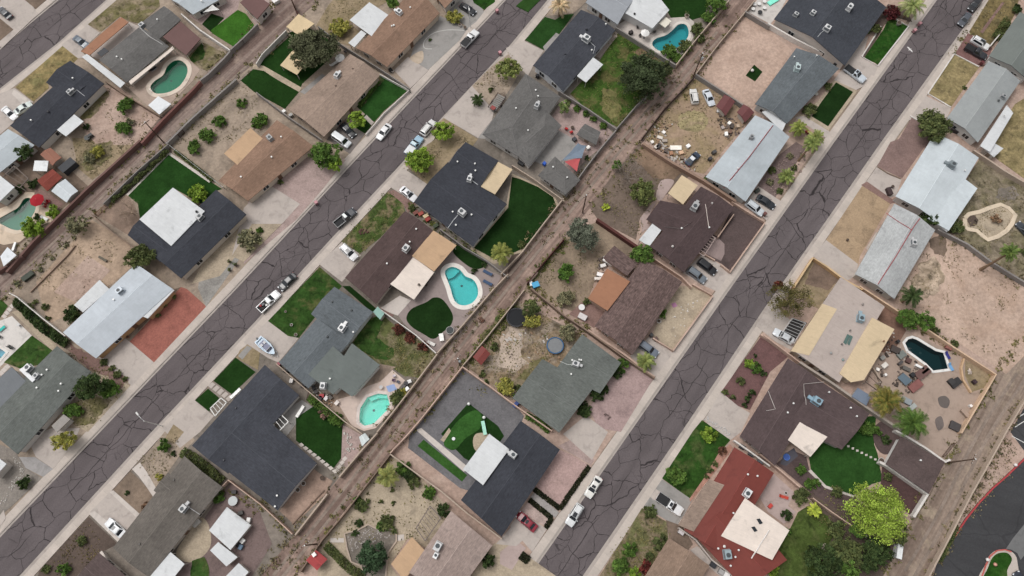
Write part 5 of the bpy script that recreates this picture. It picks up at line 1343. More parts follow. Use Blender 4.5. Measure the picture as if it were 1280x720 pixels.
for i,(x,y) in enumerate(((18,432),(10,480))): SH('11',x,y,18,L_MID,('upper of two ball shrubs at the kerb in sandy gravel','lower of two ball shrubs at the kerb in sandy gravel')[i],round_=True)
WL('00','pale grey wall of the bushy dirt yard along the first alley',BW_GREY,830,718,960,590,1180,395,th=.45,h=1.7)
fence('dark rusty gate in the grey alley wall of the bushy dirt yard',q('00',888,672,912,650),plain('rusty_metal',(72,48,44),.9),1.7,'gate','metal_gate')
# tan long house with the big tree
PA('turf',G_TURF,'01',-80,400,15,315,150,170,250,130,330,180,410,215,400,260,330,330,230,420,215,460,145,545,-10,460,lvl=1)
PA('walkway',D_SAND,'01',-10,322,40,330,110,370,230,440,215,460,100,395,40,355,-20,345,lvl=2,curve=False)
PA('patio',C_CONCG,'01',220,460,330,370,360,385,250,475,lvl=2)
house('long tan-roofed house behind the walled dark turf front yard',[('g',R_TAN,q('01',160,545,470,270,620,376,340,684))],ac=[(p1('01',405,375),(226,222,220),1.1,0,1)],vents=[(p1('01',400,430),(90,70,60),2),(p1('01',485,345),(90,70,60),2)],wall=(186,168,152))
canopy('tan square pavilion roof at the alley corner above the big olive tree',q('01',150,132,212,68,292,118,216,178),(214,190,150))
canopy('tan pavilion roof half hidden under the big olive tree',q('01',120,325,185,248,262,300,205,374),(214,190,150))
TR('01',292,250,128,(88,94,64),'very large olive tree behind the long tan-roofed house',h=8.5,dens=1.25,c2=(110,112,84),s=.4)
parasol('white umbrella between the big olive tree and the tan-roofed house',p1('01',418,285),1.2,(228,226,222))
lounger('white hammock lounger beside the white umbrella',p1('01',372,332),p1('01',412,305),(224,222,218))
chair('dark patio chair by the white umbrella near the block wall',p1('01',448,260),(50,44,48),1)
PA('turf',turf((34,66,28)),'01',500,530,622,376,755,455,640,555,590,612,545,570,lvl=1)
PA('flower_bed',grass((52,74,32),(88,80,58)),'01',498,520,612,385,640,400,520,545,lvl=2,rough=.2)
PA('turf',G_TURF,'01',545,570,592,612,545,668,500,640,lvl=1)
PA('walkway',C_CONC,'01',540,588,552,575,590,612,578,628,lvl=2)
hedge('low hedge between the tan-roofed house and its turf front yard',q('01',515,520,605,400),1.2,.9,L_MID)
WL('01','white wall around the turf front yard of the tan-roofed house',BW_WHITE,618,370,765,450,640,565,548,672,h=1.0)
TR('01',510,600,50,L_BR,'bright green tree in front of the tan-roofed house',h=3.8)
CR('01',420,612,500,690,'sedan',(38,38,42),'black sedan in the driveway beside the bright green front tree')
CR('01',385,672,470,730,'van',(208,212,214),'white van in the driveway of the long tan-roofed house')
PA('driveway',concrete((120,112,108)),'01',345,690,430,600,545,670,470,770,lvl=1)
WL('01','grey block wall between the tan-roofed house and the bushy dirt yard',BW_GREY,0,460,170,590,330,700,h=1.7)
WL('01','brown block wall between the tan-roofed house and the white-patio house',BW_GREY,310,130,430,225,660,370,770,445,h=1.7)
WL('01','white panel wall of the turf backyard along the first alley',BW_WHITE,0,318,30,270,150,150,h=1.8)
for i,(x,y) in enumerate(((140,560),(175,578))): crate(('white utility box on the grey wall by the turf backyard','grey utility box next to the white one by the turf backyard')[i],p1('01',x,y),(.9,.7,.8),(216 - 60 * i,214 - 60 * i,210 - 60 * i),.7)
# brown house with white patio roof
PA('backyard',D_YEL,'01',300,130,360,30,410,-30,720,-30,470,120,520,160,470,230,420,215,lvl=1)
house('brown gabled house with a bright white square patio roof at top',[
    ('g',R_TANB,q('01',500,240,795,-62,918,66,655,336)),('p',F_WHITE,q('01',468,100,566,8,682,86,580,182),2.9),('p',F_WHITE,q('01',462,215,526,150,552,166,492,237),2.5)],
    ac=[(p1('01',715,58),(222,224,226),1.1,0,1)],vents=[p1('01',772,42),p1('01',680,135),(p1('01',690,130),(225,225,222),1)],wall=(204,186,168))
SH('01',415,135,56,L_YE,'round yellow-green bush beside the white square patio roof',h=2.6,round_=True)
TR('01',680,12,40,L_MID,'green tree behind the brown gabled house at the top',h=4)
PA('court',C_CONCG,'01',800,210,920,80,1060,140,1020,200,860,350,770,290,lvl=1)
k = [Vector(S(p,.2)[:2]) for p in q('01',1050,150,960,150,880,165,840,210,850,245,900,230)]
strip('court_line',[Vector(v[:2]) for v in spline([S(p,.2) for p in q('01',1040,152,960,150,890,165,842,205,842,240,880,245)],4,False)],.09,-.09,.235,plain('road_paint',(200,198,192),.8),False)
PA('driveway',C_CONC,'01',690,352,760,285,862,352,772,442,lvl=2)
PA('planter',concrete((190,172,152)),'01',770,290,830,255,836,300,810,320,lvl=3,curve=True)
bin_('black wheelie bin beside the driveway of the brown gabled house',p1('01',672,348),(40,40,42)); pot('white planter next to the black wheelie bin',p1('01',682,356),.35,(212,208,204))
SH('01',870,200,10,L_DK,'tiny dark shrub in the grey gravel court'); SH('01',990,85,42,L_YE,'yellow-green bush at the corner of the grey gravel court')
for i,(x,y) in enumerate(((1020,128),(1045,140))): pot(('pale boulder pot near the street lamp','darker pot beside the street lamp')[i],p1('01',x,y),.4,(200 - 70 * i,192 - 70 * i,184 - 70 * i))
house('orange-brown roofed house corner at the top edge left of the black car',[('g',R_TANB,q('01',860,-70,950,-130,1025,-30,945,42))])
PA('driveway',C_CONCG,'01',960,60,1010,-20,1100,-20,1140,60,1100,110,1060,140,lvl=1)
PA('front_lawn',G_RICH,'01',1075,-20,1195,-20,1195,10,1140,48,1090,15,lvl=2)
CR('01',1014,16,1104,74,'sedan',(30,32,38),'black sedan in the driveway at the top beside the street lamp')
WL('01','dark rusty gate wall at the top of the first alley',BW_DK,180,0,208,68,h=1.8,th=.14)
lamp('pale street lamp leaning over the kerb beside the white pickup',p1('01',1072,138),p1('01',1066,46))
# cars on the left street
CR('01',1030,236,1108,152,'pickup',(226,226,226),'white pickup with a black open bed parked at the top of the left street',cover=(34,34,36))
CR('01',672,618,606,700,'sedan',(222,222,222),'white sedan parked opposite the light blue pickup on the left street')
CR('01',826,682,896,598,'suv',(218,216,214),'white hatchback with roof rails parked just ahead of the light blue pickup')
CR('01',755,775,826,684,'pickup',(150,184,206),'light blue pickup with a white cap parked beside the bright green street tree',cover=(222,224,226),roofc=(200,220,226))
CR('11',392,414,500,326,'pickup',(52,54,60),'dark grey pickup with a pale silver cab roof parked midway along the left street',roofc=(200,206,204),load=None)
CR('11',205,645,110,735,'sedan',(36,38,42),'black sedan parked behind the white pickup on the left street')
CR('21',8,122,122,14,'pickup',(226,226,226),'white pickup loaded with boxes parked beside the front lawn',load=[(-1.3,.3,.7,.5,.4,(120,120,124)),(-2.0,-.3,.6,.7,.35,(52,44,44)),(-1.9,.45,.5,.5,.5,(150,50,52)),(-.9,-.35,.5,.5,.35,(220,218,214))])
# ================================================================== block 3, between the left street and the middle alley
# bottom-left mauve roof
PA('front_yard',D_DARKBR,'30',195,692,445,425,590,560,500,605,380,725,300,800,180,790,lvl=1)
house('mauve-brown gabled roof cut by the bottom edge at left',[('g',R_MAUVE,q('30',370,745,495,605,645,735,515,880))],ac=[])
for i,(x,y,r) in enumerate(((410,545,26),(320,688,34),(230,686,22))): SH('30',x,y,r,(L_OL,L_MID,L_OL)[i],('faint green shrub in the dark brown front yard at lower left','largest bright shrub in the dark brown front yard at lower left','small dry shrub at the kerb corner of the dark brown yard')[i])
crate('white roof hatch strip wall beside the mauve-brown roof',p1('30',545,650),(.5,5.0,1.0),(186,176,168),.72)
# grey-brown house with white sheds
PA('front_yard',D_TAN,'30',700,155,830,-10,925,-20,975,40,890,130,780,285,740,230,lvl=1)
PA('gravel_bed',dirt((134,116,100)),'30',565,292,652,195,695,235,782,330,700,412,lvl=1)
PA('walkway',C_CONCL,'30',660,185,700,152,735,200,775,270,800,335,770,330,730,270,695,222,lvl=2)
PA('driveway',C_CONC,'30',450,400,560,290,700,415,600,560,lvl=1)
PA('walkway',C_CONCL,'30',445,408,475,395,640,530,600,560,lvl=2); PA('walkway',C_CONCL,'30',548,300,568,292,702,412,680,425,lvl=2)
house('grey-brown shingle house with the curved white front walk',[
    ('g',R_GRBR,q('30',565,578,922,120,1112,275,745,728)),('g',R_GRBR,q('30',768,292,840,205,960,300,880,390)),('p',F_WHITE,q('30',740,735,850,600,922,660,835,770),2.7)],
    ac=[(p1('30',915,382),(214,216,220),1.1,0,1)],vents=[(p1('30',870,240),(90,86,82),2),(p1('30',700,560),(90,86,82),2)],wall=(188,176,164),
    extra=lambda t,o,z: conduit(t,o,z,q('30',935,370,1000,412),plain('painted_metal',(200,200,200),.5,.1)))
CR('30',622,520,530,440,'sedan',(222,224,226),'white sedan nosed out of the driveway with white strips, lower left',sunroof=True)
SH('30',820,68,34,L_MID,'round clipped bush in the tan yard above the curved white walk',round_=True)
SH('30',636,302,13,L_DK,'tiny dark plant in the gravel bed beside the curved walk'); SH('30',800,222,20,L_YE,'yellow-green plant at the house end of the curved white walk'); SH('30',735,380,34,(110,92,76),'brown dry bush in the corner of the gravel bed')
SH('30',870,108,14,L_DK,'tiny plant near the black shingle house garage')
PA('backyard',D_MAUVE,'30',900,610,1120,290,1160,250,1300,400,1360,560,1260,720,1180,760,880,740,lvl=1)
PA('patio',D_SAND,'30',880,610,930,520,1000,430,1042,462,1055,560,1010,625,940,652,lvl=2,curve=True)
PA('lawn',G_LAWN,'30',955,735,960,640,1020,625,1050,680,1040,735,lvl=3,rough=.2)
shed('largest white metal shed behind the grey-brown house',q('30',1045,492,1132,375,1252,466,1152,590),(224,228,228),ridge=False,mat=F_WHITE)
shed('middle white shed between the two other white sheds',q('30',1050,592,1090,550,1186,626,1132,672),(224,228,228),ridge=False,mat=F_WHITE,z=2.0)
shed('white shed roof cut by the bottom edge beside the middle alley yards',q('30',1130,720,1192,655,1242,700,1190,760),(224,228,228),ridge=False,mat=F_WHITE,z=2.1)
tbl('round pale patio table above the largest white shed',p1('30',1165,345),.95,(186,190,190))
crate('grey bench chest by the wall of the grey-brown house',p1('30',985,455),(1.6,.9,.8),(176,172,166),.8)
hedge('leafy strip between the black shingle house and the grey-brown house',q('30',900,95,985,150,1100,250),2.2,1.6,L_OL)
SH('30',1090,325,34,L_MID,'green shrub at the back corner of the grey-brown house')
for i,(x,y) in enumerate(((1172,300),(1205,405),(1190,560),(1215,545),(1205,575),(1245,440))): crate(('dark stack of boxes above the round pale table','small dark box at the corner of the largest white shed','black box beside the middle white shed','white box beside the middle white shed','blue box beside the middle white shed','white bin on the far corner of the largest white shed')[i],p1('30',x,y),(.9,.7,.7),((60,58,58),(70,68,66),(40,38,40),(214,212,208),(90,110,130),(216,214,210))[i],.3 * i)
WL('30','pale brick wall between the black shingle house and the white sheds',BW_PINK,1110,272,1140,240,1300,360,1460,510,h=1.7)
# black shingle house
house('very large black shingle house with a triangular dark lawn behind',[
    ('g',R_SLATE,[(240,557),(331,456),(374,494),(285,592)]),('g',R_SLATE,[(264,573),(320,512),(396,579),(347,638)])],
    vents=[p1('31',108,318),p1('31',98,372),(p1('30',1120,140),(60,62,68),2),(p1('20',1180,600),(60,62,68),2)],wall=(206,200,196))
PA('patio',C_CONCG,'21',100,640,230,560,290,600,200,680,130,770,lvl=1)
canopy('white open pergola frame beside the black shingle house',q('21',78,672,124,632,162,668,112,718),(226,226,226),open_=True,mat=plain('painted_wood',(226,224,220),.6))
crate('white bench on the patio above the triangular dark lawn',p1('21',222,618),(.6,2.6,.5),(222,220,216),-.5)
PA('turf',G_TURF,'31',200,-70,290,-130,400,-45,432,-20,426,130,384,186,200,42,lvl=2)
PA('side_yard',D_DARKBR,'21',260,520,440,660,430,720,330,640,250,560,lvl=1)
hedge('leafy green strip along the wall above the triangular dark lawn',q('21',262,540,330,600,430,680),1.8,1.5,L_MID)
for i in range(9): PA('paver',C_CONCL,'31',212 + i * 21,62 + i * 16.5,228 + i * 21,54 + i * 16.5,242 + i * 21,66 + i * 16.5,226 + i * 21,76 + i * 16.5,lvl=2)
for i in range(4): PA('paver',C_CONCL,'31',388 + i * 14,195 - i * 20,404 + i * 14,180 - i * 20,416 + i * 14,192 - i * 20,400 + i * 14,207 - i * 20,lvl=2)
PA('gravel_court',C_PINK,'31',428,-40,575,40,450,180,425,130,lvl=1)
for i,(x,y) in enumerate(((448,15),(468,60),(455,95),(480,85),(462,35))): rocks('landscape_stones',q('31',x - 12,y - 12,x + 12,y - 12,x + 12,y + 12,x - 12,y + 12),plain('river_stone',(190,184,176),.8),5,.3,.55,i)
shed('pale hipped playhouse roof at the alley corner of the dark lawn',q('31',515,25,545,5,568,35,530,72),(206,214,212),z=1.9,mat=coated((206,214,212)))
PA('patio',dirt((168,142,126)),'31',118,395,200,290,290,185,330,215,385,245,352,305,192,465,lvl=2)
for i,(x,y) in enumerate(((240,258),(212,290),(334,230))): pot(('white pot nearest the alley on the pink bare patio','white pot beside the black house wall on the pink patio','dark pot at the top of the pink bare patio')[i],p1('31',x,y),.45,((214,212,208),(206,204,200),(56,52,50))[i])
WL('31','tan block wall of the pink bare patio along the middle alley',BW_TAN,195,515,355,310,h=1.7,th=.3)
WL('31','tan block wall of the dark triangular lawn along the middle alley',BW_TAN,415,225,520,100,605,5,h=1.8,th=.3)
WL('31','low brown ledge inside the pink bare patio',BW_BRN,180,462,340,290,h=.5)
PA('front_lawn',G_TURF,'20',1068,465,1178,348,1278,420,1160,532,lvl=1)
PA('front_lawn',G_TURF,'20',976,562,1040,503,1097,550,1045,617,lvl=1)
PA('driveway',C_CONC,'20',815,705,960,550,1070,640,1000,720,900,800,lvl=1)
PA('gravel_bed',D_YEL,'20',820,760,868,682,920,720,870,780,lvl=2)
for i in range(5): PA('paver',C_CONC,'20',1040 + i * 22,490 + i * 16,1062 + i * 22,470 + i * 16,1078 + i * 22,482 + i * 16,1056 + i * 22,504 + i * 16,lvl=2)
canopy('white pergola frame at the entrance of the black shingle house',q('20',1050,602,1104,550,1132,572,1075,640),(222,224,224),open_=True,mat=plain('painted_wood',(226,224,220),.6))
crate('white bench box at the top of the small front lawns',p1('20',1180,528),(.6,2.6,.7),(222,222,220),-.75)
PA('side_bed',D_YEL,'20',1200,310,1240,280,1300,320,1290,410,1180,350,lvl=1); PA('pad',C_CONCG,'20',1190,340,1236,288,1260,300,1212,358,lvl=2)
lamp('long-armed white street lamp reaching over the left street',p1('20',812,690),p1('20',685,628))
# grey shingle house with grey flat extension
house('grey shingle house with a big flat grey-green extension',[
    ('g',R_GREYB,q('21',115,372,305,152,470,270,262,502)),('g',R_GREYB,q('21',275,130,392,-6,586,120,458,285)),
    ('f',F_GREEN,q('21',262,432,385,290,440,340,480,276,620,385,480,543,420,500,385,532),3.1)],
    ac=[(p1('21',430,198),(226,226,226),1.1,0,1),(p1('21',334,488),(228,228,228),1.0,.6)],vents=[(p1('21',382,70),(60,64,66),2),(p1('21',478,112),(60,64,66),2),(p1('21',357,244),(60,64,66),2),p1('21',372,455),p1('21',488,222)],wall=(206,206,202))
PA('front_lawn',grass((48,76,30),(82,88,46)),'21',60,165,318,-105,430,-10,300,140,214,250,160,240,lvl=1)
PA('side_lawn',G_TURFD,'21',430,-10,470,-10,604,105,580,122,lvl=1)
PA('driveway',C_CONC,'21',-60,270,60,165,160,240,214,250,112,372,60,350,lvl=1)
for i in range(3): pot(('leaning pot by the porch of the grey shingle house','white pot in the front lawn of the grey shingle house','small pot in the front lawn of the grey shingle house')[i],p1('21',(200,178,148)[i],(235,185,118)[i]),.35 - .05 * i,((180,176,170),(206,204,200),(150,146,140))[i])
bin_('red-lidded bin at the wall end beside the boat driveway',p1('21',112,382),(120,90,96),lid=(150,80,88))
shed('small mint-green lean-to roof at the corner of the grey shingle house',q('21',585,120,608,92,642,126,620,158),(140,176,166),ridge=False,z=2.3,mat=coated((140,176,166)))
PA('backyard',grass((92,96,56),(128,116,88),.42,.6),'21',470,285,560,160,625,130,700,190,800,250,905,335,825,450,740,440,680,400,610,380,lvl=1)
PA('lawn',G_LAWN,'21',480,280,540,180,620,140,640,160,600,250,680,300,690,350,600,355,540,320,lvl=2,rough=.35)
for i,(x,y) in enumerate(((715,205),(770,246),(838,294))): SH('21',x,y,30,(92,56,48),('dark red shrub nearest the mint lean-to along the pool yard wall','middle dark red shrub along the pool yard wall','dark red shrub nearest the alley along the pool yard wall')[i])
PA('pool_deck',concrete((206,186,174)),'21',400,560,470,540,560,490,620,470,682,410,745,462,700,520,690,600,600,700,540,715,480,690,lvl=2)
PA('patio',dirt((160,140,124)),'21',385,530,420,505,480,545,620,380,700,395,680,410,600,490,510,600,495,690,520,730,440,680,370,600,lvl=1)
PA('beach_towel',plain('towel',(150,170,212),.9),'21',650,492,690,480,706,508,664,522,lvl=3)
for i,(x,y,c) in enumerate(((690,462,(110,84,110)),(712,470,(70,72,90)),(692,440,(200,190,196)))): chair(('purple chair on the pale deck above the aqua pool','dark chair on the pale deck above the aqua pool','white chair on the pale deck above the aqua pool')[i],p1('21',x,y),c,i)
SH('21',708,548,40,L_OL,'dark olive bush between the aqua pool and the alley wall'); SH('21',735,520,24,L_YE,'yellowish shrub above the dark olive bush by the aqua pool')
for i,(x,y,c) in enumerate(((752,478,(60,58,60)),(768,468,(200,198,196)),(756,505,(222,222,222)),(740,492,(84,80,78)))): crate(('black pool pump box by the alley wall at the aqua pool','pale filter tank box by the alley wall at the aqua pool','white bucket box by the alley wall at the aqua pool','grey heater box by the alley wall at the aqua pool')[i],p1('21',x,y),(.8,.7,.8),c,.4 * i)
tbl('small pale round table in the deck above the aqua pool',p1('21',625,496),.4,(190,186,184))
for i,(x,y,c) in enumerate(((330,540,(160,60,66)),(300,520,(70,66,64)),(352,552,(196,190,188)),(322,552,(60,56,60)),(290,500,(52,50,50)),(372,548,(90,84,80)),(150,415,(44,42,44)),(235,488,(60,56,56)),(405,575,(206,196,190)),(178,465,(196,192,190)))):
    crate(('red storage tub behind the flat grey-green extension','dark crate behind the flat grey-green extension','pale tub next to the red one','black tub between the red and pale tubs','black crate at the narrow side passage of the grey shingle house','brown crate nearest the pool behind the grey extension','black bag box at the head of the narrow side passage','dark box midway down the narrow side passage','pale pink toy box near the aqua pool patio','white box in the narrow side passage')[i],p1('21',x,y),(.9,.7,.7),c,.5 * i)
SH('21',345,625,32,(128,106,96),'dry brown bush beside the wall of the aqua pool patio'); SH('21',395,650,34,L_MID,'green bush at the end of the aqua pool patio wall')
WL('21','pale wall between the boat driveway yard and the black shingle house',BW_TAN,100,378,265,520,440,665,530,730,h=1.7)
WL('21','white wall between the aqua pool yard and the round dark lawn',BW_WHITE,605,95,730,185,800,235,900,325,h=1.7)
WL('21','pale block wall of the aqua pool yard along the middle alley',BW_TAN,605,720,700,600,800,470,905,330,h=1.7,th=.25)
# brown house with tan and cream patio roofs
house('dark brown house with tan and cream patio roofs beside the keyhole pool',[
    ('g',R_BROWN,q('11',445,668,745,335,886,432,600,800)),('p',F_TANP,q('11',780,560,886,430,1002,505,890,637),2.9),('p',F_CREAM,q('11',658,692,776,555,890,640,790,778),2.75)],
    ac=[(p1('11',750,520),(218,222,222),1.3)],vents=[p1('11',656,600),p1('11',802,428),p1('11',770,492),(p1('11',815,705),(90,80,70),1)],wall=(196,182,170))
PA('front_lawn',G_PATCH,'11',428,488,660,240,738,300,745,335,620,470,520,548,lvl=1)
PA('bare_strip',D_RED,'11',660,238,690,230,800,300,760,345,735,300,lvl=2)
rocks('stone_pile',q('11',510,430,550,425,570,445,520,455),plain('dark_rock',(96,70,60),.9),26,.25,.6,4)
PA('driveway',C_CONC,'11',315,600,430,490,525,555,450,668,430,690,lvl=1)
CR('11',420,500,510,585,'suv',(224,224,224),'white car with a black sunroof in the driveway of the dark brown house',sunroof=True)
PA('pool_yard',concrete((150,136,132)),'11',880,650,1000,510,1060,560,1180,640,1230,660,1190,730,1150,800,1040,950,900,1040,740,900,700,840,lvl=1)
PA('turf',G_TURFD,'21',752,152,778,105,850,72,890,48,935,60,982,130,976,182,935,220,888,255,840,232,780,195,lvl=2,curve=True)
PA('turf',G_TURFD,'11',985,540,1030,508,1155,588,1115,625,1060,610,lvl=2,curve=True)
for i,(y0) in enumerate((640,690)): lounger(('navy lounger farther from the alley beside the keyhole pool','navy lounger closer to the alley beside the keyhole pool')[i],p1('11',1180,y0 + 16),p1('11',1136,y0 - 8),(62,82,112),frame=(90,100,110))
SH('11',1092,636,16,L_DK,'small dark shrub by the navy loungers'); SH('11',1140,604,16,L_DK,'tiny dark shrub at the wall above the navy loungers')
PM('11',1225,545,60,(120,134,66),'grey-green fan palm at the wall above the navy loungers',h=4.5,fan=False,n=34)
PA('carport_slab',C_CONCL,'21',615,105,720,38,775,62,708,138,lvl=2); PA('brick_strip',D_RED,'21',612,95,690,135,680,145,615,110,lvl=3)
trampoline('square-rimmed hot tub cover at the alley side of the round dark lawn',p1('21',970,212),.9,(70,74,74),(170,168,164),.8,'hot_tub','hot tub')
crate('white storage chest next to the hot tub at the alley wall',p1('21',928,248),(.9,1.6,.7),(216,214,210),.2); lounger('white lounger by the wall below the round dark lawn',p1('21',866,272),p1('21',890,284),(220,216,210))
for i,(x,y) in enumerate(((868,672),(855,690),(850,706))): pot(('upper dark pot by the cream patio roof','middle dark pot by the cream patio roof','lower dark pot by the cream patio roof')[i],p1('11',x,y),.35,(60,54,54))
for i,(x,y,c) in enumerate(((800,345,(110,64,56)),(825,350,(150,70,60)),(860,378,(140,50,44)),(850,362,(196,176,140)),(900,410,(60,70,50)))): crate(('rusty box at the head of the side passage of the black slate house','red-brown planter box in the side passage','red tool chest in the side passage below the black slate roof','tan board box in the side passage','dark green box at the far end of the side passage')[i],p1('11',x,y),(1.2,.8,.6),c,.6)
SH('11',780,320,18,L_OL,'low shrub at the driveway end of the side passage')
SH('21',1130,160,16,(120,96,84),'scorched dry bush in the middle alley')
WL('21','pale block wall of the keyhole pool yard along the middle alley',BW_TAN,905,325,1035,182,1190,2,1260,-70,h=1.7,th=.25)
# black slate house with tan patio
house('black slate house with a tan patio roof and large dark back lawn',[
    ('g',R_BLACK,q('11',790,290,960,90,1255,300,1085,512)),('g',R_BLACK,q('11',958,105,1048,-10,1213,84,1110,235)),('p',F_TAN,q('11',1110,205,1205,84,1282,125,1195,252),2.9)],
    ac=[(p1('11',1030,340),(220,222,224),1.2),(p1('11',1068,172),(226,226,228),1.0,.4,1)],vents=[p1('11',1095,102),p1('11',1008,92),p1('11',1078,356),p1('11',984,342),p1('11',1000,408),p1('11',1097,136)],wall=(222,220,216),
    extra=lambda t,o,z: (conduit(t,o,z,q('11',1010,355,985,385,960,420),plain('painted_metal',(216,218,220),.5,.1),.06),conduit(t,o,z,q('11',1075,180,1110,205),plain('painted_metal',(216,218,220),.5,.1),.06)))
PA('turf',turf((24,46,20)),'12',-190,520,-20,320,0,165,40,175,130,215,205,265,222,310,180,370,60,520,0,548,-80,580,lvl=2,curve=False)
PA('lawn_edge',D_SAND,'12',0,148,140,210,215,262,235,312,60,545,0,575,-90,600,-210,525,-30,310,lvl=1)
PA('front_yard',D_YEL,'11',740,100,860,0,960,-60,1040,-20,985,60,870,200,850,200,lvl=1)
PA('driveway',C_CONC,'11',665,212,735,120,855,200,790,290,lvl=2)
CR('11',722,216,804,284,'sedan',(224,224,226),'white sedan nosed toward the black slate house with tan patio',sunroof=True)
TR('11',822,85,74,L_BR,'bright green street tree in front of the black slate house',h=5)
WL('11','grey block wall between the black slate house and the navy loungers',BW_GREY,920,425,1040,515,1150,580,1260,665,h=1.6)
WL('12','grey wall above the dark back lawn below the grey hip roof',BW_TAN,0,105,110,175,262,285,h=1.7)
WL('12','pale wall of the dark back lawn along the middle alley',BW_TAN,-55,650,50,540,160,395,258,270,h=1.7,th=.25)
SH('12',48,502,22,L_OL,'small olive bush at the alley end of the dark back lawn')
PA('shed_pad',D_DARKBR,'12',-20,590,0,555,60,540,40,580,-20,650,lvl=2)
# grey hip-roof house
house('grey hip-roofed house with red patio chairs and trailer in front',[
    ('h',R_GREY,[(603,168),(657,92),(701,121),(648,196)]),('h',R_GREY,[(628,175),(683,139),(702,157),(661,208)])],
    ac=[(p1('02',125,525),(222,222,222),1.2,0,1)],vents=[p1('02',118,455),p1('02',130,485),p1('02',20,545),(p1('02',80,655),(225,225,222),0)],wall=(208,204,200),pitch=.22)
PA('front_yard',D_TAN,'01',1080,430,1180,330,1290,250,1340,330,1260,460,1180,560,lvl=1)
PA('driveway',C_CONC,'01',938,590,1080,430,1190,555,1180,600,1110,690,lvl=2)
PA('driveway',C_CONCG,'01',1110,690,1190,590,1260,560,1240,620,1180,700,lvl=1)
PA('front_yard',D_YEL,'01',880,640,940,590,1110,695,1060,760,900,700,lvl=1)
TR('01',940,660,58,L_BR,'bright green tree at the kerb below the tan driveway',h=4.5)
TR('01',1262,345,66,(112,130,72),'pale green street tree beside the grey hip-roofed house',h=5,airy=.4)
PM('01',1110,498,36,L_DK,'small dark yucca palm on the tan driveway',h=1.6,n=24)
SH('01',1175,450,14,L_OL,'small round shrub behind the dark yucca'); rocks('landscape_stones',q('01',1130,380,1190,350,1200,400,1140,450),plain('river_stone',(170,150,134),.8),12,.3,.5,9)
def trailer(label,c,hd,L=4.6,Wd=2.3):
    a = S(c,.6); b = S(hd,.6); d = b - a; t = thing('utility_trailer',label,'trailer',(a.x,a.y,.16),math.atan2(d.y,d.x)); mt = plain('rusty_metal',(70,52,50),.8)
    m = MB()
    for k in range(9): m.box((-L / 2 + .28 + k * L / 9,0,.62),(.3,Wd - .2,.05))
    m.build('slatted_floor',plain('weathered_wood',(150,148,144),.9),t)
    for s in (-1,1):
        m = MB(); m.box((0,s * Wd / 2,1.1),(L,.06,.08)); m.box((0,s * Wd / 2,.62),(L,.08,.12))
        for k in range(5): m.box((-L / 2 + k * L / 4,s * Wd / 2,.85),(.07,.07,.6))
        m.build('side_rail',mt,t); m = MB(); m.tube([(-.2,s * (Wd / 2 + .05),.32),(-.2,s * (Wd / 2 + .25),.32)],.32,14); m.build('wheel',plain('tyre_rubber',(38,38,40),.9),t)
    m = MB(); m.box((-L / 2,0,1.1),(.06,Wd,.08)); m.box((L / 2,0,1.1),(.06,Wd,.08)); m.build('end_rail',mt,t)
    m = MB(); m.tube([(L / 2,-.6,.55),(L / 2 + 1.2,0,.5),(L / 2,.6,.55)],.05,6); m.build('drawbar',mt,t); return t
trailer('rusty slatted utility trailer parked before the grey hip-roofed house',p1('01',1205,515),p1('01',1270,420))
tp = S(p1('01',1185,545),.9)
crate('red and teal crate loaded at the rear of the slatted trailer',p1('01',1185,550),(1.0,1.1,.4),(90,130,128),.9,z0=.82,lid=(150,70,66))
bin_('white wheelie bin at the corner of the grey hip-roofed house',p1('12',42,60),(216,216,214),group=None); 
crate('black pump box beside the white wheelie bin',p1('12',45,98),(1.5,.8,.7),(46,46,48),-.6)
PA('patio',C_PINK,'02',190,590,250,510,330,520,480,640,520,680,470,720,380,790,300,870,160,800,60,740,lvl=1)
PA('patio',C_CONCG,'02',210,640,300,690,330,740,230,860,100,800,lvl=2)
for i,(x,y) in enumerate(((272,645),(296,662))): chair(('upper of two red patio chairs behind the grey hip-roofed house','lower of two red patio chairs behind the grey hip-roofed house')[i],p1('02',x,y),(190,36,40),1 + i,s=1.2)
pot('dark pot beside the two red patio chairs',p1('02',302,640),.4,(60,52,44))
TR('02',262,540,36,(104,128,74),'small grey-green tree beside the patio of the grey hip-roofed house',h=3.4)
for i,(x,y,r) in enumerate(((284,503,18),(325,542,19),(370,568,19),(408,596,19),(457,628,20))): SH('02',x,y,r,L_MID if i else L_OL,('first ball shrub in the row along the grey wall, nearest the hip roof','second ball shrub from the hip roof along the grey wall','third ball shrub from the hip roof along the grey wall','fourth ball shrub from the hip roof along the grey wall','last ball shrub in the row along the grey wall, nearest the alley')[i],round_=True)
shed('grey shingle shed beside the ball shrubs and the alley wall',q('02',322,672,365,618,444,660,420,725),(104,102,100),mat=R_GREY)
house('small grey hipped outbuilding with a white side by the middle alley',[('h',R_GREY,q('12',130,157,215,62,342,180,268,252))],vents=[p1('12',205,118),p1('12',275,170)],wall=(218,216,212),eave=2.4)
sail('blue-grey shade sail beside the red one',q('12',250,82,330,-5,372,8,350,70),(116,130,146)); sail('coral red triangular shade sail at the outbuilding',q('12',262,88,345,62,325,138),(186,84,86),2.5)
crate('white cabinet by the alley wall near the shade sails',p1('12',380,20),(.9,.7,.9),(220,216,210)); bin_('small blue bin beside the hipped outbuilding',p1('12',162,97),(40,90,190),group=None); SH('12',375,70,14,L_DK,'small dark shrub at the alley wall by the shade sails')
crate('dark chest on the patio behind the grey hip-roofed house',p1('02',312,698),(.9,.9,.7),(60,60,64)); 
WL('02','grey block wall between the ball shrubs and the big green backyard',BW_GREY,235,455,380,545,525,645,h=1.7,th=.25)
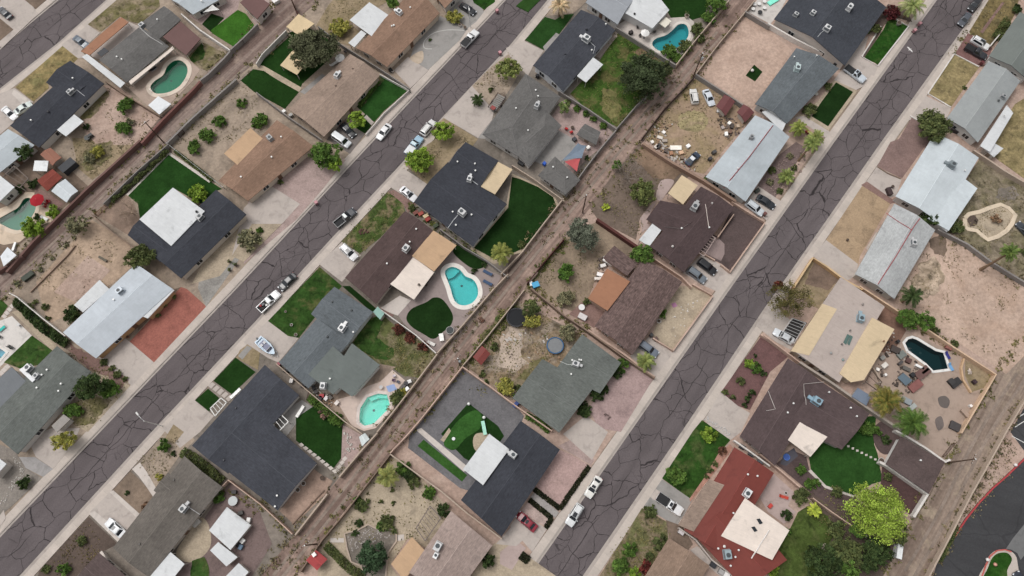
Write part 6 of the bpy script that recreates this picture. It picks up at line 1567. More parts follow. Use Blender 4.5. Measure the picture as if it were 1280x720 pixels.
WL('02','grey block wall of the hip-roofed house patio along the alley',BW_GREY,520,650,440,745,375,830,270,975,h=1.7,th=.25)
# slate house with the white patio, big backyard
house('dark slate house with a white patio cover and the big overgrown backyard',[('g',R_SLATE,q('02',105,327,345,48,518,150,255,455)),('p',F_WHITE,q('02',325,380,406,284,456,320,370,412),2.7)],
    ac=[(p1('02',372,190),(216,218,220),1.2,0,1)],vents=[p1('02',468,125),p1('02',398,255),(p1('02',267,272),(44,46,52),2),(p1('02',372,150),(44,46,52),1)],wall=(216,220,226),
    extra=lambda t,o,z: conduit(t,o,z,q('02',385,205,415,235,405,270),plain('painted_metal',(216,218,220),.5,.1)))
PA('front_lawn',turf((34,62,28)),'02',65,200,165,85,215,100,255,75,310,70,240,165,160,250,lvl=2)
PA('driveway',C_CONC,'02',-30,240,62,205,158,254,105,330,80,380,0,300,lvl=1)
PA('walkway',C_CONCG,'02',155,235,220,165,240,175,165,258,lvl=3)
PA('backyard',grass((64,90,34),(98,94,54),.46,.62),'02',290,470,420,330,530,165,660,220,740,272,822,330,640,500,535,640,400,570,lvl=1)
PA('bare_patch',grass((118,112,70),(96,102,54)),'02',455,440,520,460,545,560,520,620,470,580,440,520,lvl=2,rough=.4); PA('bare_patch',dirt((120,100,78)),'02',650,240,740,275,790,320,700,300,600,260,lvl=2,rough=.35)
TR('02',655,385,128,(62,76,46),'very large dark green tree filling the overgrown backyard',h=9,dens=1.3,c2=(86,100,66),s=.4)
TR('02',765,345,46,(66,78,50),'smaller dark tree between the very large tree and the alley',h=5)
bin_('black wheelie bin at the side of the dark slate house',p1('02',128,378),(40,40,44)); crate('grey bin box at the corner of the dark slate house',p1('02',262,440),(.7,.7,.9),(110,124,130))
WL('02','grey block wall between the overgrown backyard and the teal pool',BW_GREY,520,135,700,250,820,325,h=1.7,th=.3)
WL('02','grey block wall of the overgrown backyard along the middle alley',BW_GREY,525,640,620,530,700,455,h=1.7,th=.2)
# white roof house with teal pool
house('grey-roofed house with a white flat patio roof beside the teal pool',[('g',coated((150,154,160)),q('02',368,12,470,-115,622,-20,528,122)),('f',F_WHITE,q('02',548,55,622,-30,700,-60,786,50,702,142),3.1)],vents=[(p1('02',612,72),(40,40,40),1)],wall=(212,210,208))
canopy('small cream square canopy between white roof and teal pool',q('02',735,116,770,84,798,106,766,138),(222,216,200),2.3)
parasol('round white patio umbrella at the edge of the teal pool',p1('02',667,160),1.15,(232,230,226))
PA('pool_deck',concrete((196,186,178)),'02',520,130,590,90,700,140,790,90,880,85,910,110,905,190,860,270,760,290,680,245,lvl=2)
crate('dark grill on the deck beside the round white umbrella',p1('02',594,164),(1.0,.8,.9),(52,46,46),.5)
for i,(x,y) in enumerate(((628,138),(712,160),(640,180))): chair(('dark chair left of the round white umbrella','dark chair at the pool side of the round white umbrella','dark chair below the round white umbrella')[i],p1('02',x,y),(70,66,64),2 * i)
pot('tan pot at the far corner of the teal pool deck',p1('02',872,84),.55,(190,178,164),L_OL)
PA('turf',G_TURF,'02',730,-30,985,-30,965,80,900,100,800,100,lvl=1)
for i,(x,y,r) in enumerate(((782,252,40),(862,232,42),(822,285,32),(925,148,36),(985,92,40),(940,190,28))): SH('02',x,y,r,L_OL if i % 2 else L_MID,('green bush overhanging the left end of the teal pool','tall bush at the alley end of the teal pool','low bush between the two bushes by the teal pool','bush at the far corner of the teal pool','big bush along the alley wall above the teal pool','small bush between the teal pool and the alley wall')[i],h=1.8)
TR('02',1022,18,58,L_MID,'green tree at the top edge beside the middle alley',h=4.5)
PM('02',240,28,56,(170,160,126),'dry grey palm beside the small dark front lawn at top',h=4,n=26)
PA('front_yard',D_TAN,'02',170,80,240,-20,370,-20,370,10,310,66,250,74,lvl=1)
WL('02','pale wall beside the bushes above the middle alley',BW_TAN,820,325,905,215,985,120,1085,0,h=1.7,th=.25)
WL('02','short pale wall along the narrow walkway of the dark slate house',BW_TAN,515,150,470,205,410,270,h=1.2)
PA('walkway',concrete((160,146,136)),'02',405,280,500,165,528,180,440,290,lvl=2)
PA('front_lawn',turf((40,66,30)),'01',1300,30,1380,-40,1500,-40,1440,-20,1360,60,lvl=1)
# ================================================================== block 4, between the middle alley and the right street
# tan-pink house at the bottom
house('tan-pink roofed house at the bottom edge beside the walled garden pond',[
    ('g',R_PINKT,q('31',975,395,1182,567,985,835,765,702)),('f',F_TANP,q('31',675,660,780,525,842,590,770,705,740,740),2.8)],
    ac=[(p1('31',908,572),(222,220,220),1.2),(p1('31',898,618),(226,222,216),.9)],wall=(196,176,160),eave=2.9)
PA('backyard',D_SAND,'31',330,545,480,370,680,120,800,200,975,395,850,580,760,530,670,665,740,760,300,780,lvl=1)
PA('pond_bed',D_GREY,'31',445,505,500,495,555,462,600,480,640,492,700,485,700,545,655,610,645,740,545,740,520,660,470,650,455,580,lvl=2)
WL('31','winding low tan wall around the planted garden bed',BW_TAN,545,735,525,670,475,650,455,585,442,508,505,492,560,462,600,482,650,490,700,484,702,545,660,605,648,720,h=.5,th=.3)
rocks('garden_stones',q('31',460,520,560,480,690,500,640,560,540,560,480,600),plain('river_stone',(176,168,162),.8),110,.15,.4,3)
PA('walkway',D_SAND,'31',820,460,830,370,860,350,850,420,800,480,740,540,740,510,lvl=2)
PA('stepping_stones',C_CONCL,'31',372,530,440,530,440,552,372,552,lvl=2); PA('stepping_stones',C_CONCL,'31',705,515,740,512,742,540,708,545,lvl=2)
canopy('weathered slatted pergola beside the tan-pink house',q('31',800,480,870,370,925,430,845,545),(120,108,100),open_=True,mat=plain('weathered_wood',(122,110,104),.9))
TR('31',575,620,84,(56,80,52),'dark spreading tree inside the winding walled garden bed',h=4.2,c2=(80,104,72))
PM('31',655,222,62,(126,140,76),'pale green palm at the alley side of the sandy garden',h=3.2,n=34)
for i,(x,y,r) in enumerate(((735,182,40),(765,215,34),(790,252,34),(866,306,34),(938,392,38),(528,368,34),(505,340,22),(515,455,22),(655,450,40),(625,470,28),(495,505,20),(690,495,18))):
    SH('31',x,y,r,(L_MID,L_DK,L_OL)[i % 3],('round green bush at the wall corner near the putting green court','second green bush along the court wall','olive bush third along the court wall','lone bush along the court wall above the pergola','green bush at the pergola corner of the tan-pink house','bushy shrub at the alley wall of the sandy garden','small shrub just above the bushy alley shrub','little upright shrub above the winding wall','leafy shrub spilling over the winding wall','low plant left of the leafy shrub on the winding wall','small plant inside the left bend of the winding wall','small plant inside the right bend of the winding wall')[i])
for i,(x,y) in enumerate(((625,350),(688,356),(560,345),(680,290))): SH('31',x,y,12,L_OL,('tiny left tuft in the open sand of the garden','tiny right tuft in the open sand of the garden','tiny tuft beside the bushy alley shrub','tiny tuft below the pale green palm')[i])
hedge('leafy planting below the red shed at the bottom edge',q('31',345,565,400,620,470,690,540,720),1.7,1.2,L_OL)
SH('31',1155,640,42,L_DK,'round dark bush in front of the tan-pink house',round_=True)
shed('red and pink panelled shed roof at the bottom of the middle alley',q('31',250,642,300,590,357,636,305,692),(170,62,62),z=2.1,mat=coated((168,66,66)))
crate('white vent box on the ground at the red panelled shed',p1('31',296,612),(.7,.7,2.5),(224,218,214))
PA('front_yard',D_SAND,'31',1182,567,1230,530,1500,720,1380,800,1000,830,lvl=1)
PA('driveway',C_PINKC,'32',-60,600,20,540,70,580,0,690,-60,660,lvl=2)
PA('walkway',C_CONC,'32',-80,560,0,470,70,530,20,570,lvl=2)
hedge('small clipped hedge square by the sidewalk at the bottom',q('32',52,648,76,612),2.0,.8,(34,44,28))
WL('31','tan block wall between the sandy garden and the putting green court',BW_TAN,670,110,800,205,930,300,1060,410,1230,535,h=1.8,th=.25)
WL('31','tan block wall of the sandy garden along the middle alley',BW_BRN,670,112,560,255,440,410,330,540,220,700,h=1.7)
# slate house with putting green
PA('court',gravel((112,110,112)),'21',770,715,830,640,1030,405,1290,580,1340,640,1180,1050,1020,1000,760,800,lvl=1)
PA('putting_green',turf((24,48,20)),'21',925,730,1062,575,1145,640,1210,690,1240,740,1130,900,1040,850,lvl=2)
PA('putting_green',turf((46,82,36)),'31',940,50,1000,-45,1080,-105,1125,-90,1120,-20,1050,30,1000,85,965,85,lvl=3,curve=True)
PA('bunker',D_SAND,'31',1085,40,1100,10,1140,5,1160,20,1110,90,1090,80,lvl=3,curve=True); PA('bunker',D_SAND,'31',922,40,965,-20,975,-5,940,50,lvl=3)
PA('turf_strip',turf((46,78,34)),'31',808,70,838,38,1056,216,1030,248,lvl=2)
PA('walkway',C_CONCL,'31',800,-10,826,-20,1060,175,1040,200,lvl=3)
for i,(x,y,c) in enumerate(((1064,580,0),(1140,648,0))): pot(('white ball light at the top corner of the putting green','white ball light at the side of the putting green')[i],p1('21',x,y),.35,(224,224,220))
tbl('tiny white flag disc on the putting green',p1('31',988,34),.35,(220,222,220),.3)
crate('pale bench along the putting green',p1('21',1140,700),(.7,2.8,.5),(150,200,180),.2)
house('dark slate house with a white patio roof over the putting green',[('g',R_BLACK,[(576,625),(651,526),(700,562),(627,671)]),('p',F_WHITE,q('31',1035,186,1166,8,1266,85,1135,266),3.7)],
    ac=[((641,568),(222,224,226),1.2,0,1)],wall=(200,196,194))
PA('front_court',gravel((176,148,142)),'32',112,284,235,88,290,110,396,172,238,370,lvl=1)
for i,c in enumerate(((112,286,240,382),(240,384,386,170),(86,338,200,432),(198,430,168,480))): hedge(('clipped hedge along the grey entry path beside the pink court','clipped hedge along the sidewalk edge of the pink court','clipped hedge on the red car side of the grey entry path','short clipped hedge end by the red car')[i],q('32',*c),1.0,.6,(34,42,28))
PA('walkway',gravel((158,152,148)),'32',90,325,115,298,236,402,215,430,lvl=1)
PA('front_court',gravel((186,164,156)),'32',40,400,84,345,190,436,165,470,lvl=1)
PA('driveway',C_CONC,'32',-10,470,40,400,175,485,100,600,lvl=1)
CR('32',120,488,28,408,'sedan',(140,24,44),'crimson sedan in the driveway of the putting green house',sunroof=True)
PA('driveway',C_PINK,'32',230,70,330,20,412,140,395,165,290,105,lvl=1)
WL('31','pink-tan block wall of the putting green court along the alley',BW_PINK,670,105,760,10,820,-60,1030,-325,h=1.8,th=.25)
WL('21','pink-tan wall between the putting green court and the dirt yard',BW_PINK,1030,392,1180,500,1300,590,1480,715,h=1.8,th=.25)
# green-grey house
house('green-grey roofed house with pink gravel front and dirt backyard',[
    ('g',R_GREEN,q('22',215,412,350,231,546,374,440,527)),('g',R_GREEN,q('22',2,550,152,355,408,499,236,724))],
    ac=[(p1('22',320,378),(224,226,226),1.0,0,1)],vents=[p1('22',295,432),p1('22',300,362),p1('22',335,360),p1('22',345,362)],wall=(196,196,190),pitch=.14,
    extra=lambda t,o,z: conduit(t,o,z,q('22',240,368,275,382,300,384),plain('painted_metal',(206,210,206),.5,.1)))
PA('front_yard',gravel((166,142,138)),'22',385,600,430,530,540,390,560,350,706,455,545,720,430,700,lvl=1)
PA('driveway',C_CONC,'22',255,730,365,640,400,660,480,720,400,860,lvl=1)
for i,(x,y,r,c) in enumerate(((548,385,38,L_MID),(525,430,28,L_DK),(428,530,36,L_DK),(462,505,26,L_DK),(360,615,36,L_DK),(352,590,28,L_DK))): SH('22',x,y,r,c,('green bush at the top corner of the green-grey house front','dark shrub under the green bush at the green-grey house','dark clipped shrub at the front step of the green-grey house','smaller dark clipped shrub at the front step','dark clipped shrub beside the driveway of the green-grey house','dark clipped shrub tucked at the eave by the driveway')[i],round_=True)
rocks('dead_branch',q('22',460,625,500,640,490,660,465,650),plain('dead_wood',(110,92,88),.9),10,.2,.5,6)
PA('backyard',grass((140,120,96),(150,134,118),.42,.62),'21',1040,385,1200,200,1290,60,1640,240,1720,320,1560,400,1280,560,lvl=1)
PA('bare_patch',dirt((184,166,150)),'22',-60,260,20,170,60,250,40,330,90,380,0,420,-80,380,lvl=2,rough=.4)
PA('weed_patch',G_PATCH,'21',1120,240,1240,110,1280,120,1180,240,1140,280,lvl=2,rough=.4)
PA('weed_patch',G_THIN,'22',0,470,90,380,180,340,150,370,20,520,lvl=2,rough=.4)
trampoline('round trampoline-like pool with blue tarp edge behind the green-grey house',p1('22',216,288),1.9,(126,128,130),(60,100,140),.8,'above_ground_pool','pool')
trampoline('black round trampoline tucked beside green trees by the alley',p1('22',22,148),2.2,(28,30,34),(60,60,64),.9)
TR('22',98,100,50,L_OL,'dull green tree beside the black trampoline',h=3.5); TR('22',95,170,44,L_YE,'yellow-green tree below the dull one by the black trampoline',h=3.2)
TR('22',278,225,48,L_GR,'grey-olive tree at the back corner of the green-grey roof',h=3.4)
SH('22',255,140,14,L_OL,'small weed bush at the brown wall of the dirt yard'); SH('21',1190,295,24,L_OL,'small bush above the red-roofed shed')
shed('small red-roofed shed near the alley in the dirt yard',q('21',1084,345,1130,288,1172,328,1126,386),(122,56,50),z=2.0,mat=ribbed((122,56,50)))
SH('21',1250,490,50,L_YE,'yellow-green bush at the wall of the putting green court'); SH('22',20,540,20,L_MID,'small green plant at the corner of the green-grey house')
crate('blue bin chest at the left tip of the green-grey roof',p1('22',22,580),(1.6,.8,.8),(60,80,140),.75)
hedge('green planting along the side of the green-grey house',q('22',70,635,130,665,190,715),1.4,1.2,L_MID)
for i,(x,y,r) in enumerate(((30,500,22),(1130,430,18),(1150,470,14))): SH('22' if i == 0 else '21',x,y,r,L_OL,('weedy shrub at the left eave of the green-grey house','weed tuft below the small red-roofed shed','second weed tuft by the court wall')[i])
WL('22','brown block wall between the dirt yard and the shake-roofed house',BW_BRN,95,0,260,135,380,215,560,345,715,450,h=1.8,th=.28)
WL('21','thin tan wall of the dirt yard along the middle alley',BW_TAN,1030,392,1150,250,1290,75,1340,10,h=1.6)
WL('22','cream wall end beside the pink gravel front yard',BW_PINK,380,210,560,330,712,445,h=1.3,th=.4)
# shake-roofed house
house('mauve-brown shake-roofed house with an orange-tan patio roof',[
    ('g',shake((104,86,82)),q('22',412,190,650,-140,852,-30,602,335)),('g',shake((104,86,82)),q('12',455,570,512,508,628,600,575,660)),
    ('f',F_ORANGE,q('22',380,52,475,-98,590,-32,477,114),3.2)],wall=(176,150,134),vents=[],pitch=.24)
PA('front_yard',D_SAND,'22',700,235,760,100,840,-10,900,-10,1005,40,800,318,lvl=1)
rocks('white_stones',q('22',740,220,860,60,960,60,800,280),plain('white_stone',(214,208,200),.8),16,.25,.5,5)
PA('pink_mat',plain('mat',(170,120,150),.9),'22',795,80,815,72,828,90,806,100,lvl=2)
SH('22',752,125,26,L_MID,'green shrub at the front eave of the shake-roofed house')
pot('white pot below the green shrub of the shake-roofed house',p1('22',733,168),.45,(216,214,210),None); bin_('dark bin at the drive corner of the shake-roofed house',p1('22',697,235),(60,60,62)); crate('dark crate beside the dark bin at the drive corner',p1('22',718,255),(.9,.7,.7),(90,72,66))
WL('22','cream wall around the sandy front court of the shake-roofed house',BW_PINK,705,250,806,312,1005,38,905,-20,h=1.1,th=.3)
PA('driveway',C_CONC,'22',590,340,690,240,805,325,720,440,690,440,lvl=1)
CR('22',640,275,724,335,'suv',(108,116,128),'grey-blue hatchback in the driveway below the sandy walled court')
PM('22',668,368,50,(120,140,76),'fan-like palm bush below the grey-blue hatchback',h=1.9,n=32)
PA('patio',D_RED,'22',285,130,360,60,400,50,470,120,410,200,lvl=2)
tbl('white round table on the red patio of the shake-roofed house',p1('22',348,97),.7,(226,224,222)); crate('pale table box on the red patio',p1('22',352,145),(1.8,1.2,.7),(186,180,178),-.5)
SH('22',268,50,48,L_GR,'silvery agave-like bush at the dirt yard wall'); SH('22',375,68,22,L_OL,'weedy plant beside the white round table')
PA('backyard',dirt((150,132,112)),'12',75,700,265,470,430,385,640,520,590,600,450,600,400,720,360,860,60,740,lvl=1)
TR('12',350,455,92,(104,112,92),'tall grey-green olive beside the alley and red board fence',h=6.5,c2=(126,132,114),s=.28)
SH('12',268,640,48,(74,112,46),'round bright green bush in the dirt yard of the shake-roofed house',round_=True)
TR('12',655,555,62,L_MID,'green tree between the shake roof and the plum-brown house',h=4)
for i,(x,y,sx,sy) in enumerate(((480,590,2.4,.9),(440,655,1.4,.8),(430,675,1.6,.6),(455,610,1.2,.7),(468,570,.9,.9))): crate(('long white appliance beside the shake roof annex','white tub left of the orange-tan patio roof','pale plank stack left of the orange-tan patio roof','white drawer unit below the long white appliance','grey box at the tip of the shake annex')[i],p1('12',x,y),(sx,sy,.8),((220,216,212),(226,222,220),(206,198,190),(216,212,208),(170,164,160))[i],-.6 + .3 * i)
WL('12','dark red board fence between the olive and the plum-brown house yard',BW_DK,425,375,520,440,640,522,h=1.8,th=.6,name='board_fence',cat='fence')
WL('12','thin red board fence along the alley below the olive',BW_DK,75,695,160,590,262,472,h=1.7,th=.14,name='board_fence',cat='fence')
WL('12','short pale wall piece at the alley end of the red fence',BW_PINK,85,690,128,640,h=1.2,th=.3)
WL('12','cream wall beside the driveway of the plum-brown house',BW_PINK,715,575,850,665,900,715,h=1.6,th=.25)
crate('sky blue tarp-covered box at the alley end of the dirt yard',p1('12',118,705),(1.5,1.2,.9),(70,150,190),.4); crate('white box beside the sky blue tarp box',p1('12',95,700),(.6,1.0,.8),(220,218,214),.2)
# plum-brown house
house('plum-brown roofed house with a walled gravel court of the same colour',[
    ('g',R_MAUVE if 0 else shingle((80,66,66)),q('12',690,512,945,212,1112,318,858,642)),('g',shingle((80,66,66)),q('12',672,376,742,282,980,330,800,470)),
    ('p',F_TAN,q('12',780,246,850,154,930,205,855,302),2.9),('p',F_WHITE,q('12',634,480,705,394,750,426,686,513),2.8)],
    ac=[(p1('12',915,312),(196,202,206),1.2,0,1)],vents=[(p1('12',802,514),(190,184,180),1),p1('12',846,424),p1('12',984,420),(p1('12',1000,296),(190,184,180),2)],wall=(180,160,150),pitch=.15,
    extra=lambda t,o,z: (conduit(t,o,z,q('12',966,302,975,360,984,420),plain('painted_metal',(190,176,168),.5,.1),.09),conduit(t,o,z,q('12',760,415,846,424,880,402),plain('dark_metal',(110,100,98),.5),.05)))
PA('gravel_court',gravel((92,78,76)),'12',1110,300,1262,392,1094,636,1048,600,940,545,985,440,1030,465,lvl=1)
PA('patio',concrete((150,132,128)),'12',1000,470,1030,468,1062,500,1062,550,1045,585,950,540,lvl=2,curve=False)
canopy('curved slatted entry pergola at the front of the plum-brown house',q('12',930,540,985,450,1018,470,960,560),(150,130,126),open_=True,mat=plain('painted_wood',(160,140,134),.7),z=2.6)
WL('12','salmon wall around the dark gravel front court',BW_PINK,1100,286,1180,338,1266,392,1090,640,1046,602,h=1.1,th=.3)
WL('12','salmon wall from the court entry to the plum-brown eave',BW_PINK,1030,465,1110,350,h=1.3,th=.25); WL('12','low salmon wall beside the entry pergola',BW_PINK,945,540,1015,580,h=1.0,th=.25)
PA('driveway',C_CONC,'12',855,645,950,550,1046,605,1090,640,1030,740,940,700,lvl=1)
CR('12',872,618,976,694,'suv',(108,116,124),'long grey estate car in the driveway of the plum-brown house')
CR('12',940,588,1010,640,'suv',(24,24,28),'black compact SUV beside the long grey estate car')
PA('backyard',dirt((122,106,94),(106,92,82)),'12',390,320,500,160,640,0,900,150,780,250,700,290,640,370,620,480,430,380,lvl=1)
PA('bare_patch',dirt((140,116,96)),'12',600,60,660,10,860,130,800,180,700,170,lvl=2,rough=.3); PA('patio',C_PINKC,'12',720,260,740,190,780,175,810,190,770,250,740,285,lvl=2,curve=True); PA('patio',C_PINKC,'12',640,370,690,310,720,290,680,370,690,420,650,440,lvl=2)
bare_tree('wide grey leafless tree by the alley behind the plum-brown house',p1('12',580,150),26,(140,128,118),h=4.2,n=10)
TR('12',655,240,76,(92,108,62),'airy green tree behind the plum-brown house',h=5,airy=.4,dens=.8)
TR('12',522,108,28,L_MID,'small green treelet at the alley side of the leafless tree',h=2.4)
SH('12',470,316,22,L_LIME,'lime green shrub in the brown yard by the alley')
WL('12','pinkish retaining wall between the plum-brown house and the junk yard',blockwall((150,124,108)),655,-5,800,90,960,180,1120,285,h=1.6,th=.6)
# white metal house with junk yard
house('white ribbed-metal house with a red ridge line beside the junk yard',[('g',F_METAL,[(882,221),(944,144),(987,171),(932,252)])],wall=(190,186,180),vents=[p1('12',1126,124),p1('02',1200,690)],ac=[(p1('02',1200,682),(170,176,180),.9)],
    extra=lambda t,o,z: conduit(t,o,z,[(906,233),(936,197),(966,157)],plain('ridge_paint',(150,66,72),.6),.1,'painted_ridge'))
PA('backyard',dirt((162,138,116),(148,130,98)),'02',655,690,760,560,850,450,920,390,1100,480,1210,570,1100,700,960,870,920,860,lvl=1)
PA('weed_patch',grass((158,144,106),(160,138,110)),'02',830,600,870,560,950,560,980,610,940,660,850,650,lvl=2,curve=True,rough=.3)
CR('02',918,530,902,436,'jeep',(222,220,216),'white boxy jeep parked in the junk yard by the alley')
CR('02',964,446,1004,530,'sedan',(208,214,222),'silver-white sedan parked beside the white boxy jeep')
shed('maroon ribbed shed roof nearest the silver-white sedan',q('02',1020,530,1062,472,1116,508,1068,578),(108,62,62),z=2.1,mat=ribbed((108,62,62)))
shed('second maroon ribbed shed roof beside the white metal house',q('02',1125,560,1158,520,1212,562,1165,612),(108,62,62),z=2.1,mat=ribbed((108,62,62)))
for i,(x,y,c,sx) in enumerate(((1038,556,(214,214,216),1.3),(1150,580,(206,190,176),1.6),(1085,618,(222,220,216),.8),(1100,632,(70,62,58),1.2),(1070,672,(226,224,220),1.0),(1052,640,(150,140,134),.8),(758,664,(220,216,210),.7),(738,690,(196,188,178),1.3),(762,706,(150,140,130),1.2),(700,712,(216,210,202),.7),(720,735,(190,180,170),1.1),(1090,660,(110,84,70),1.0),(1128,632,(170,150,130),.8))):
    crate(('pale appliance against the nearer maroon shed','pinkish mower box under the second maroon shed','white bucket box in the junk yard centre','dark junk heap box in the junk yard','white sink box near the white metal house corner','grey drum box left of the white bucket','white can on the junk heap at the alley','long pale board box on the alley junk heap','brown crate on the alley junk heap','white can box at the tip of the alley junk heap','tan crate on the wall side of the alley junk heap','rusty brown box beside the dark junk heap','tan box between the two maroon sheds')[i],p1('02',x,y),(sx,.7,.6),c,.4 * i)
for i,(x,y,c,sx) in enumerate(((818,22,(222,216,206),2.6),(845,45,(196,160,130),1.0),(880,12,(226,224,222),.9),(732,12,(64,60,60),1.2),(770,35,(84,74,68),1.0),(850,70,(120,100,84),.8),(795,48,(150,110,84),.9))): crate(('large white crate slab in the junk yard near the retaining wall','orange-tan carton in the junk yard','white cooler near the blue convertible','black tyre box at the retaining wall','dark crate below the black tyre box','brown carton below the orange-tan one','rusty bin beside the large white crate')[i],p1('12',x,y),(sx,1.1 if i == 0 else .8,.6),c,.3 * i)
CR('12',868,108,938,40,'coupe',(44,58,78),'dark blue coupe with a white top parked in the junk yard',roofc=(224,226,228))
crate('dark trash cart at the corner of the white metal house',p1('12',990,75),(.8,.7,1.0),(60,58,60),.5); crate('dark planter on the side of the white metal house',p1('12',1025,205),(.8,.7,.8),(50,48,50),.6); crate('dark water tank by the wall of the white metal house',p1('12',1010,42),(1.0,.7,.9),(70,68,68),.5)
SH('12',975,172,16,L_OL,'weed at the back wall of the white metal house')
PA('front_yard',D_MAUVE,'12',1180,290,1240,190,1330,60,1420,-10,1470,20,1330,240,1265,380,lvl=1)
PA('driveway',C_CONC,'12',1175,290,1230,210,1290,250,1350,290,1275,385,lvl=2)
CR('12',1178,294,1250,348,'suv',(196,202,206),'silver car in the carport side of the white metal house')
CR('12',1226,262,1312,316,'sedan',(36,40,46),'black sedan beside the silver car at the white metal house')
crate('dark planter tub at the front step of the white metal house',p1('12',1225,235),(1.2,.8,.6),(52,56,50),.6)
bin_('red-brown bin at the sidewalk beside the silver car',p1('12',1265,348),(110,70,66))
PM('13',92,162,46,(112,134,70),'larger green yucca palm by the sidewalk of the white metal house',base=(80,190),h=2.4,n=34)
PM('13',222,-2,46,(112,134,70),'palm at the top of the stony strip by the white metal house',base=(150,85),h=5.5,n=30)
PM('03',155,638,44,(120,140,66),'yellow-green palm nearest the dark green front lawn',h=2.6,n=32); PM('03',238,690,46,(120,140,74),'palm beside the red garden chair',h=3,n=32)
SH('03',208,548,40,L_OL,'olive palm-like shrub at the corner of the grey shingle house at right',h=1.6)
chair('red garden chair between the two palms by the sidewalk',p1('03',196,660),(140,30,40),1,s=1.8)
for i,(x,y,r) in enumerate(((20,130,22),(110,60,18),(130,120,18),(10,190,20),(60,235,18),(170,60,14))): SH('13',x,y,r,L_GR if i % 2 else L_OL,('dark scrub beside the white metal eave','stony strip shrub nearest the tall palm','low shrub above the larger yucca','scrub below the dark one at the white metal eave','low scrub near the silver car driveway','small scrub at the foot of the tall palm')[i])
rocks('landscape_stones',q('13',0,160,80,60,180,20,190,120,90,240,20,260),plain('river_stone',(150,130,122),.8),80,.2,.45,8)
# grey shingle house at right
house('grey shingle gabled house with a bare pink backyard at upper right',[('g',R_GREYB,q('03',-65,520,142,240,356,342,95,618)),('p',F_WHITE,q('03',-30,560,10,545,90,615,70,660),2.6)],
    ac=[(p1('03',148,338),(190,206,206),1.1,.5,1)],vents=[p1('03',128,288),p1('03',240,282)],wall=(206,206,204),pitch=.22)
PA('front_lawn',G_TURFD,'03',340,412,425,460,300,632,218,582,270,505,lvl=2)
PA('planter_edge',D_SAND,'03',330,400,350,392,448,455,302,655,150,580,205,545,260,495,lvl=1)
tbl('cream round stool by the dark green front lawn',p1('03',240,470),.5,(206,200,190),.6)
SH('03',300,432,24,L_OL,'olive shrub above the cream stool')
PA('driveway',C_CONC,'03',330,400,390,320,470,290,545,330,480,430,440,450,lvl=1)
CR('03',384,335,486,408,'pickup',(196,204,212),'silver pickup with a black bed in the driveway at upper right',cover=(34,36,38),sunroof=True)
bin_('black bin at the driveway of the grey shingle house',p1('03',335,322),(34,34,36))
PA('backyard',dirt((186,160,144),(174,148,132)),'02',925,365,1060,220,1170,80,1290,155,1400,250,1250,470,1200,540,lvl=1)
PA('turf_square',G_TURFD,'02',1168,378,1210,324,1252,360,1215,408,lvl=2); pot('white ball planter on the small dark turf square',p1('02',1200,355),.4,(220,216,210))
PA('walkway',C_CONC,'03',130,585,180,580,310,660,290,690,lvl=1)
WL('02','grey block wall between the bare pink yard and the junk yard',BW_GREY,920,370,1060,460,1210,560,h=1.7,th=.3)
WL('02','thin pale wall of the bare pink yard along the middle alley',BW_TAN,920,368,1040,210,1165,60,1215,0,h=1.6)
WL('02','dark iron-brown fence of the junk yard along the middle alley',blockwall((86,70,64)),650,690,760,545,860,440,915,378,h=1.5,th=.12,name='board_fence',cat='fence')
# slate house at the top right
house('large slate-roofed house with four rooftop units at the top right',[('g',R_SLATE2,q('03',30,95,230,-165,592,35,385,328))],
    ac=[(p1('03',298,138),(222,224,226),1.2),(p1('03',228,60),(222,222,222),1.0,1.5),(p1('03',142,68),(196,202,204),.8),(p1('03',410,35),(224,224,226),1.1,0,1)],wall=(206,198,190),
    extra=lambda t,o,z: conduit(t,o,z,q('03',285,150,265,165,248,185),plain('painted_metal',(206,208,210),.5,.1),.06))
PA('front_lawn',G_RICH,'03',480,290,575,150,600,100,640,95,700,132,552,322,lvl=2)
PA('planting_bed',D_DARKBR,'03',470,282,560,135,620,85,645,90,590,110,490,290,lvl=1)
WL('03','white kerb wall around the curved bright front lawn at top',BW_WHITE,565,130,470,282,550,328,704,130,635,92,h=.45,th=.3)
PA('front_yard',D_DARKBR,'03',500,170,600,20,690,40,720,110,650,90,570,130,lvl=1)
PM('03',725,28,64,(134,156,92),'pale feathery palm at the top of the right street',h=4.5,n=34)
SH('03',618,62,44,(78,36,40),'maroon bush beside the curved bright front lawn'); SH('03',530,142,36,L_OL,'olive bush at the house end of the curved bright lawn')
pot('grey boulder pot in the curved bright lawn',p1('03',650,122),.6,(140,132,126))
PA('driveway',C_CONC,'03',385,320,470,200,500,180,475,285,552,330,530,380,470,360,lvl=1)
PA('patio',concrete((200,194,188)),'02',1180,60,1240,-20,1380,-20,1330,80,1290,120,lvl=1)
for i,(x,y) in enumerate(((1205,45),(1235,20),(1262,8),(1240,62),(1262,40),(1212,22))): tbl(('white patio table at the alley corner of the slate-roofed house','white patio table second from the alley corner','white patio table nearest the top edge','dark fire table among the white tables','white table on the wall side of the dark fire table','small white table by the alley wall at top')[i],p1('02',x,y),.5 if i != 3 else .6,(224,222,218) if i != 3 else (50,50,52),.6)
crate('mint pool float box at the corner of the slate-roofed house',p1('03',25,8),(3.2,1.2,.3),(120,214,190),.6)
WL('03','white wall between the slate-roofed house and the bare pink yard',BW_WHITE,0,115,130,190,250,250,320,290,h=1.7,th=.4)
WL('02','grey wall at the alley corner of the slate-roofed house',BW_GREY,1165,55,1290,130,h=1.7,th=.3)
